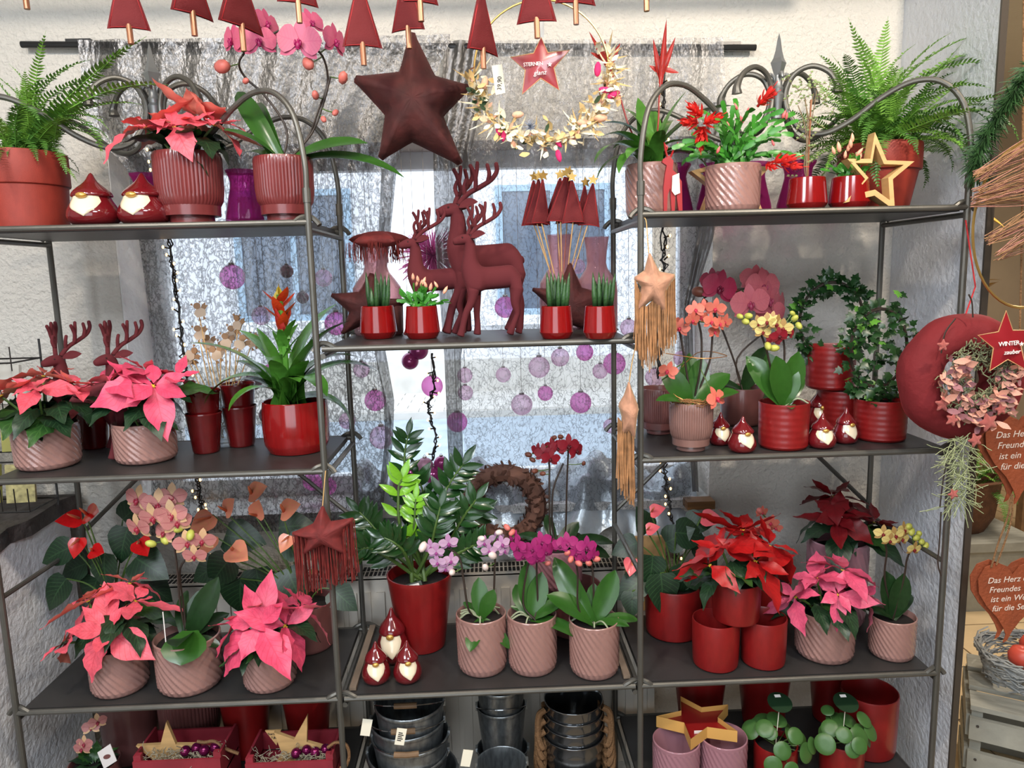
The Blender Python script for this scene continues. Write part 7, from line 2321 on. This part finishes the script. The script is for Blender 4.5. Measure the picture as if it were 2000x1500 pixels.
def string_lights(label, path, n, Y0, seed, spread=.014, loops=2):
    RR = random.Random(seed)
    q = smooth_path([P(u, v, Y0) for u, v in path], 8)
    o0 = q[0]
    t = thing('string_lights', label, 'fairy lights', o0)
    for k in range(loops + 1):
        pts = [p - o0 + Vector((RR.gauss(0, .004), RR.gauss(0, .003), 0)) for p in q]
        obj('wire', MB().tube(pts, .0022, 5), 'wire_black', t)
    for k in range(n):
        p = q[int((k + .5) / n * (len(q) - 1))] - o0
        d = Vector((RR.choice((-1, 1)) * RR.uniform(.6, 1), RR.uniform(-.6, .1), RR.uniform(-.2, .8))).normalized()
        L = RR.uniform(.6, 1.2) * spread
        s = inst('socket', SOCK, t, aim(p, d, (0, 0, 1), L, sy=1, sz=1))
        inst('bulb', BULB, t, T(*(p + d * (L + .003))))
    return t


string_lights('fairy lights on black wire down the left side of the window', [(330, 452), (336, 520), (348, 600), (356, 680), (366, 740), (372, 800)], 22, .425, 1)
string_lights('fairy lights on black wire down the right side of the window', [(1290, 100), (1296, 200), (1292, 300), (1296, 450), (1296, 540), (1290, 640), (1285, 740)], 22, .425, 2)
string_lights('fairy lights on black wire hanging below the right middle shelf', [(1297, 905), (1302, 950), (1310, 1000), (1318, 1060), (1322, 1120)], 12, .40, 3)
string_lights('fairy lights on black wire in the curtain gap', [(843, 690), (846, 760), (836, 800), (850, 850), (845, 900)], 12, .50, 4)
string_lights('fairy lights on black wire under the left middle shelf', [(385, 935), (392, 980), (398, 1010), (400, 1060), (402, 1095)], 12, .41, 5)
string_lights('fairy lights on black wire behind the wine-red pots', [(300, 290), (310, 340), (322, 400), (330, 452)], 8, .425, 6)

# pink tinsel bush outside the gap
glassy('tinsel_pink', (232, 160, 206), .3, .2, glow=.7)
c = P(845, 500, .62)
R = random.Random(9)
tm_ = MB()
for k in range(420):
    v_ = Vector((R.gauss(0, 1), R.gauss(0, .5), R.gauss(0, 1))).normalized()
    tm_.tube([Vector((0, 0, 0)), v_ * .05, v_ * R.uniform(.07, .11) + Vector((0, 0, -.012))], .0012, 3)
o = obj('tinsel_tuft', tm_, 'tinsel_pink', None, M=T(*c)); tag(o, 'tuft of shiny pink tinsel hanging in the curtain gap', 'tinsel', None, 'stuff')
tw = MB()
for (pts) in ([(145, 318), (200, 310), (240, 304)], [(145, 340), (190, 325), (240, 318)]):
    tw.tube(smooth_path([P(u, v, .40) for u, v in pts], 4), .003, 6)

# ================================================================== RIGHT SIDE: wreaths, hearts, crate
# red felt cushion ring with pink stars and moss
def ell(u, v): return P(u, v, -.10)
c = ell(1888, 738)
k = depth(c) / FPX
mat('felt_wine', (110, 18, 24), .85, sheen=.3, bump=.4, bscale=30, var=.15, vscale=10)
mat('moss_green', (122, 124, 92), .9, var=.3, vscale=60)
mat('pink_glitter', (210, 118, 110), .35, metal=.25, bump=.6, bscale=400)
mat('dried_pink', (204, 148, 128), .7, var=.2, vscale=30, sss=.1)
mat('dried_mauve', (150, 100, 104), .7, var=.2, vscale=30)
fw = thing('felt_wreath', 'thick red felt wreath with pink stars and dried flowers hung at the right', 'wreath', c)
Rm, rm = 84 * k, 40 * k
obj('ring', MB().tube([(Rm * math.cos(a), .02 + .002 * math.sin(5 * a), Rm * 1.02 * math.sin(a)) for a in [i * 2 * PI / 48 for i in range(48)]], [rm * (1 + .04 * math.sin(7 * i / 48 * 2 * PI)) for i in range(48)], 14, closed=True), 'felt_wine', fw)
DP = {kk: blade('dried_petal', kk, pw, .5, .2, nx=5, ny=2) for kk in ('dried_pink', 'dried_mauve')}
R = random.Random(77)
for i in range(170):
    a = R.uniform(2.2, 6.9)
    rr = Rm * R.uniform(.35, .98)
    p = Vector((rr * math.cos(a) + 4 * k, -rm * R.uniform(.75, 1.05), rr * math.sin(a) * 1.0 - 8 * k))
    inst('dried_petal', DP[R.choice(('dried_pink', 'dried_pink', 'dried_mauve'))], fw, aim(p, (R.uniform(-1, 1), R.uniform(-.9, 0), R.uniform(-1, 1)), (R.uniform(-.4, .4), -1, .3), R.uniform(.018, .034)))
ms = MB()
for i in range(420):
    a = R.uniform(0, 2 * PI)
    rr = Rm * R.uniform(.3, .9)
    p = Vector((rr * math.cos(a) + 4 * k, -rm * R.uniform(.6, 1.0), rr * math.sin(a)))
    pp = [p]
    for j in range(3):
        p = p + Vector((R.uniform(-.01, .01), R.uniform(-.006, .004), R.uniform(-.01, .01))); pp.append(p)
    ms.tube(pp, .0013, 4)
o = obj('moss', ms, 'moss_green', fw); o['kind'] = 'stuff'
gm, _ = star_pillow_mesh('star', 'pink_glitter', 1, .5, .3, nrow=4, per=3, wrinkle=0)
for (u, v, s) in [(1842, 675, 15), (1841, 790, 19), (1860, 820, 17), (1930, 825, 24), (1955, 800, 15), (1905, 860, 18), (1862, 965, 14)]:
    inst('star', gm, fw, T(*(P(u, v, -.155) - c)) @ RY(R.uniform(-.4, .4)) @ SC(s * k * .92))
tr = MB()
for i in range(190):
    u, v = 1880 + R.gauss(0, 11), R.uniform(850, 990)
    p = P(u - (v - 850) * .05, v, -.13 + R.uniform(-.02, .02)) - c
    pp = [p]
    d = Vector((R.uniform(-.012, .012), R.uniform(-.006, .006), R.uniform(-.012, .004)))
    for j in range(4):
        p = p + d; d = d + Vector((R.uniform(-.004, .004), 0, R.uniform(-.005, .005))); pp.append(p)
    tr.tube(pp, .0008, 4)
mat('tillandsia', (150, 158, 116), .7)
o = obj('air_plant_tail', tr, 'tillandsia', fw); o['kind'] = 'stuff'
tb = MB()
for (pts) in ([(1838, 690), (1846, 650), (1866, 622)], [(1900, 620), (1898, 590), (1892, 575)], [(1838, 1000), (1835, 1060), (1832, 1100), (1838, 1125)], [(1850, 900), (1842, 940), (1836, 990)]):
    tb.tube(smooth_path([P(u, v, -.13) - c for u, v in pts], 4), .0016, 5)
tb = obj('twig', tb, 'stem_dark', fw); tb['kind'] = 'stuff'
obj('hanging_cord', MB().tube([Vector((0, .02, Rm + rm * .8)), P(1905, 560, -.05) - c, P(1886, 430, -.01) - c], .0016, 5), 'felt_thread', fw)
t, cc = enamel_star('red enamel star sign lettered in white on the felt wreath', [(1965, 607), (1978, 645), (2018, 645), (1994, 677), (2004, 722), (1968, 702), (1933, 724), (1940, 680), (1910, 655), (1950, 648)], -.165, [('WINTER', 1945, 676, .0128, 0, .85), ('zauber', 1955, 692, .0125, .3, 1.0)])
inst('print_star', MB().prism(star_pts(.005, .002), -.0005, .0005).mesh('print_star', 'white_print', smooth=False), t, T(*(P(1990, 671, -.165) - cc)) @ T(0, -.0075, 0))

# straw-wrapped gold hoop and hanging evergreen
mat('straw_pink', (168, 116, 102), .7, var=.25, vscale=60)
mat('straw_tan', (150, 112, 76), .7, var=.25, vscale=60)
hc2 = P(2010, 440, -.08)
k = depth(hc2) / FPX
hp = thing('straw_hoop', 'gold hoop wound with pink and tan straw at the right edge', 'wreath', hc2)
obj('ring', MB().tube([(112 * k * math.cos(a), 0, 160 * k * math.sin(a)) for a in [i * 2 * PI / 50 for i in range(50)]], .003, 6, closed=True), 'gold_metal', hp)
for mm, sd, nn in (('straw_pink', 1, 70), ('straw_tan', 2, 90)):
    R = random.Random(sd)
    sm_ = MB()
    for i in range(nn):
        cl = R.choice(((1905, 345, 260), (1903, 378, 330), (1900, 395, 370), (1925, 470, 400), (1945, 500, 430)))
        u0, v0 = cl[0] + R.uniform(-6, 14), cl[1] + R.uniform(-10, 10)
        p0 = P(u0, v0, -.10 + R.uniform(-.02, .02)) - hc2
        p2 = P(2090, cl[2] + R.uniform(-50, 30), -.09 + R.uniform(-.04, .04)) - hc2
        sm_.tube(smooth_path([p0, p0.lerp(p2, .5) + Vector((0, R.uniform(-.01, .01), R.uniform(-.012, .012))), p2], 4), .0008, 4)
    o = obj('straw', sm_, mm, hp); o['kind'] = 'stuff'
mat('cypress', (40, 74, 34), .6, var=.3, vscale=40)
q0 = [P(u, v, -.02) for u, v in [(2010, 130), (1975, 190), (1935, 250), (1912, 300), (1908, 340)]]
ev = thing('evergreen_swag', 'drooping dark evergreen swag beside the fern at the right', 'greenery', q0[0])
pth = smooth_path([p - q0[0] for p in q0], 10)
obj('stem', MB().tube(pth, .003, 5), 'stem_dark', ev)
R = random.Random(5)
nd = MB()
for i in range(900):
    j = R.randrange(len(pth) - 1)
    ax = (pth[j + 1] - pth[j]).normalized()
    d = (ax * .7 + Vector((R.gauss(0, .6), R.gauss(0, .5), R.gauss(0, .5)))).normalized()
    L = R.uniform(.02, .045)
    nd.tube([pth[j], pth[j] + d * L * .6, pth[j] + d * L + Vector((0, 0, -.004))], [.0016, .0013, .0004], 3)
o = obj('needles', nd, 'cypress', ev); o['kind'] = 'stuff'
obj('wire', MB().tube([(0, 0, 0), (.02, -.02, .45)], .001, 4), 'wire_black', ev)

# rusty metal hearts
mat('rust', (142, 68, 36), .75, bump=.3, bscale=120, var=.18, vscale=18)
mat('rust_print', (226, 206, 190), .7)


def heart_shape(s):
    pts = [(0, .62), (-.16, .86), (-.45, .98), (-.78, .86), (-.95, .52), (-.90, .12), (-.66, -.26), (-.34, -.60), (-.14, -.92), (-.06, -1.12), (-.12, -1.34), (-.02, -1.28), (.10, -1.02), (.30, -.72), (.62, -.40), (.90, .0), (.98, .46), (.82, .84), (.48, .99), (.18, .86)]
    return [(x * s, z * s) for x, z in pts]


def rusty_heart(label, u, v, Y0, s, lines, cord):
    c = P(u, v, Y0)
    t = thing('rusty_heart', label, 'ornament', c, 0, 'rusty lettered metal hearts')
    hs = heart_shape(s)
    obj('plate', MB().prism(hs[::-1], 0, .0025), 'rust', t, smooth=False, tri=True)
    obj('back_plate', MB().prism([(x - .012, z + .004) for x, z in hs][::-1], .012, .0145), 'rust', t, smooth=False, tri=True)
    for i, ln in enumerate(lines):
        inst('lettering', text_mesh('lettering', ln, s * .235, 'rust_print', .0003, .25), t, T(-s * .70 + .06 * i * s, -.0008, s * (.40 - .27 * i)) @ RX(PI / 2) @ RZ(.04))
    for cpts in cord:
        obj('cord', MB().tube(smooth_path([P(a, b, Y0 - .002 + d) - c for a, b, d in cpts], 4), .0022, 6), 'jute', t)
    return t


L4 = ['Das Herz eines', 'Freundes', 'ist ein Wohnort', 'für die Seele']
rusty_heart('lower rusty metal heart with white handwriting, hanging by a cord', 1975, 1165, .0, .088, L4, [[(1936, 1108, 0), (1950, 1060, 0), (1968, 1010, 0), (1976, 965, 0)], [(1946, 1103, 0), (1962, 1060, 0), (1976, 1010, 0), (1978, 965, 0)]])
rusty_heart('upper rusty metal heart with white handwriting behind the felt wreath', 1995, 885, .012, .094, L4, [[(1985, 800, 0), (1990, 700, 0), (1995, 500, 0), (1998, 200, 0), (2000, -60, 0)]])

# grey wooden crate and wicker basket on the tiles
mat('grey_wood', (150, 150, 140), .75, var=.2, vscale=10, stretch=(1, 6, 1), bump=.15, bscale=40)
mat('nail', (60, 56, 52), .5)
cr = thing('wooden_crate', 'weathered grey wooden crate standing on the floor tiles', 'crate', (1.37, 0.30, 0.002), math.radians(-32))
CW, CD, CH = .50, .32, .30
for z in (.0, .105, .21):
    for y in (0, CD):
        pl_ = obj('plank', MB().box((0, y - .008, z), (CW, y + .008, z + .066)), 'grey_wood', cr, smooth=False)
        for xx in (.02, CW - .02):
            obj('nail', MB().lathe([(0, -.001), (.004, -.001), (.004, .001), (0, .001)], 8), 'nail', pl_, M=T(xx, y - .009, z + .045) @ RX(PI / 2))
    for x in (0, CW):
        obj('end_plank', MB().box((x - .008, .012, z), (x + .008, CD - .012, z + .066)), 'grey_wood', cr, smooth=False)
for x in (.018, CW - .018):
    for y in (.022, CD - .022):
        obj('corner_post', MB().box((x - .014, y - .014, 0), (x + .014, y + .014, CH)), 'grey_wood', cr, smooth=False)
for y in (.04, .16, .28):
    obj('top_board', MB().box((0, y - .045, CH), (CW, y + .045, CH + .014)), 'grey_wood', cr, smooth=False)
bk = thing('wicker_basket', 'bleached grey wicker nest basket on the weathered crate', 'basket', (1.60, 0.38, .3175))
mat('wicker_grey', (146, 148, 146), .8, var=.2, vscale=60)
R = random.Random(10)
wk = MB()
for i in range(190):
    a = R.uniform(0, 2 * PI)
    z = R.uniform(.005, .11)
    rr = .10 + .35 * z
    wk.tube([((rr + R.uniform(-.01, .012)) * math.cos(a + s), (rr + R.uniform(-.01, .012)) * math.sin(a + s), z + R.uniform(-.012, .012) + .004) for s in (0, .3, .6, .9, 1.2)], .0028, 4)
o = obj('wicker', wk, 'wicker_grey', bk); o['kind'] = 'stuff'
mat('apple_red', (196, 74, 58), .4)
for i, (dx, dy) in enumerate(((-.05, -.03), (.03, .03), (.05, -.05))):
    ap = inst('apple', MB().lathe([(0, 0.01), (.018, .0), (.034, .02), (.036, .038), (.026, .058), (.008, .062), (0, .056)], 16).mesh('apple', 'apple_red'), None, T(1.60 + dx, .38 + dy, .395))
    tag(ap, 'coral red decorative apple in the grey basket, ' + ('left one', 'back one', 'right one')[i], 'apple', 'apples in the grey basket')

# things further back in the side room
mat('brown_wicker', (92, 58, 36), .8, bump=.8, bscale=50, var=.3, vscale=30)
bb_ = thing('plant_basket', 'brown wicker basket with dark green plant in the side room', 'plant', (2.15, 1.75, 0.0))
obj('stand', MB().box((-.28, -.28, 0), (.28, .28, .30)).box((-.32, -.32, .30), (.32, .32, .34)), 'grey_wood', bb_, smooth=False)
obj('basket', MB().lathe([(0, .342), (.22, .342), (.26, .42), (.28, .58), (.30, .60), (.27, .60), (.2, .45), (0, .45)], 28, lambda a, r, z, i: .006 * math.sin(20 * a)), 'brown_wicker', bb_)
R = random.Random(3)
for i in range(70):
    a = R.uniform(0, 6.28)
    d = Vector((math.cos(a), math.sin(a), R.uniform(.2, 1.8)))
    inst('frond', FROND[R.choice((3, 4, 1))], bb_, aim((R.uniform(-.15, .15), R.uniform(-.15, .15), .55), d, (0, 0, 1), R.uniform(.25, .42)))
mat('brass_bright', (214, 176, 92), .2, metal=.9)
mat('gold_glow', (255, 230, 180), .4, emit=((255, 226, 160), 3.0))
lm_ = thing('added_glow_globe', 'added glowing globe among gold leaves at the back of the side room', 'glow globe', (2.75, 2.6, 1.25))
obj('globe', MB().ball((0, 0, .1), .16, 20, 14), 'gold_glow', lm_)  # invented globe; its glow stands for a bright gold reflection
obj('foot', MB().lathe([(0, -.15), (.1, -.15), (.03, -.1), (.03, -.05), (0, -.05)], 16), 'brass_bright', lm_)
gl_ = thing('golden_foliage', 'tall vase of shiny golden leaves in the side room', 'decoration', (2.45, 2.3, .55))
obj('vase', MB().lathe([(0, 0), (.1, 0), (.16, .2), (.1, .5), (.12, .6), (.1, .6), (.08, .5), (0, .1)], 24), 'brass_bright', gl_)
GL = blade('leaf', 'brass_bright', ovate, -.5, .2)
GLG = LF_POIN[0]
for i in range(70):
    a = R.uniform(0, 6.28)
    inst('leaf', GL if R.random() < .6 else GLG, gl_, aim((R.gauss(0, .1), R.gauss(0, .1), R.uniform(.6, 1.3)), (math.cos(a), math.sin(a), R.uniform(-.5, 1)), (0, 0, 1), R.uniform(.12, .22)))
cab = thing('side_table', 'low dark side table at the back of the side room', 'table', (2.6, 2.5, 0))
obj('top', MB().box((-.45, -.3, .5), (.45, .3, .548)), 'wood_grip', cab, smooth=False)
for sx in (-1, 1):
    for sy in (-1, 1):
        obj('leg', MB().box((sx * .4 - .025, sy * .25 - .025, 0), (sx * .4 + .025, sy * .25 + .025, .5)), 'wood_grip', cab, smooth=False)
obj('globe_post', MB().tube([(.15, .1, .548), (.15, .1, 1.09)], .02, 8), 'brass_bright', cab)

# ================================================================== LEFT SIDE: wire rack with seed packets
mat('packet_clear', (206, 204, 196), .15, alpha=.75)
mat('packet_yellow', (150, 146, 70), .4)
mat('packet_beads', (170, 160, 110), .4, var=.4, vscale=80)
x0 = P(55, 640, .30)
rk = thing('wire_rack', 'dark wire rack on the stone slab at the left edge', 'rack', (P(30, 640, .30).x - .10, .22, .9985))
wm = MB()
for z in (.02, .15, .28, .40):
    for (a, b) in (((-.14, 0, z), (.13, 0, z)), ((.13, 0, z), (.13, .12, z)), ((-.14, .12, z), (.13, .12, z))):
        wm.tube([a, b], .0022, 5)
obj('shelf_wires', wm, 'wire_black', rk)
wm = MB()
for i in range(9):
    x = -.14 + i * .0337
    for z in (.02, .28, .38):
        wm.tube([(x, 0, z), (x, 0, z + .06)], .0017, 4)
for x in (-.14, .13):
    wm.tube([(x, .12, 0), (x, .12, .45)], .003, 5)
obj('upright_wires', wm, 'wire_black', rk)
R = random.Random(1)
for i in range(9):
    z = (.03, .165, .29)[i % 3]
    xx = -.10 + .09 * (i // 3)
    me = MB().box((-.035, -.004, 0), (.035, .004, .10)).mesh('seed_packet', ('packet_clear', 'packet_yellow', 'packet_beads')[(i * 2 + i // 3) % 3], smooth=False)
    o = inst('seed_packet', me, None, T(rk.location.x + xx, .22 + .05 + .01 * (i % 2), .9985 + z) @ RZ(R.uniform(-.3, .3)) @ RX(-.12))
    tag(o, ('clear', 'yellow', 'beaded')[(i * 2 + i // 3) % 3] + ' small packet, ' + ('lowest', 'middle', 'top')[i % 3] + ' tier of the wire rack, ' + ('left', 'centre', 'right')[i // 3], 'packet', 'packets in the wire rack')
for i, (u, v) in enumerate(((20, 900), (45, 930))):
    pass

mat('chipboard', (176, 138, 90), .7, var=.15, vscale=40)
cb = obj('chipboard_panel', MB().box((P(1222, 1100, .37).x, .372, Z3 + .004), (P(1300, 1100, .37).x, .384, P(1240, 1050, .37).z)), 'chipboard', None, smooth=False)
tag(cb, 'raw chipboard panel leaning behind the lower shelves', 'board')
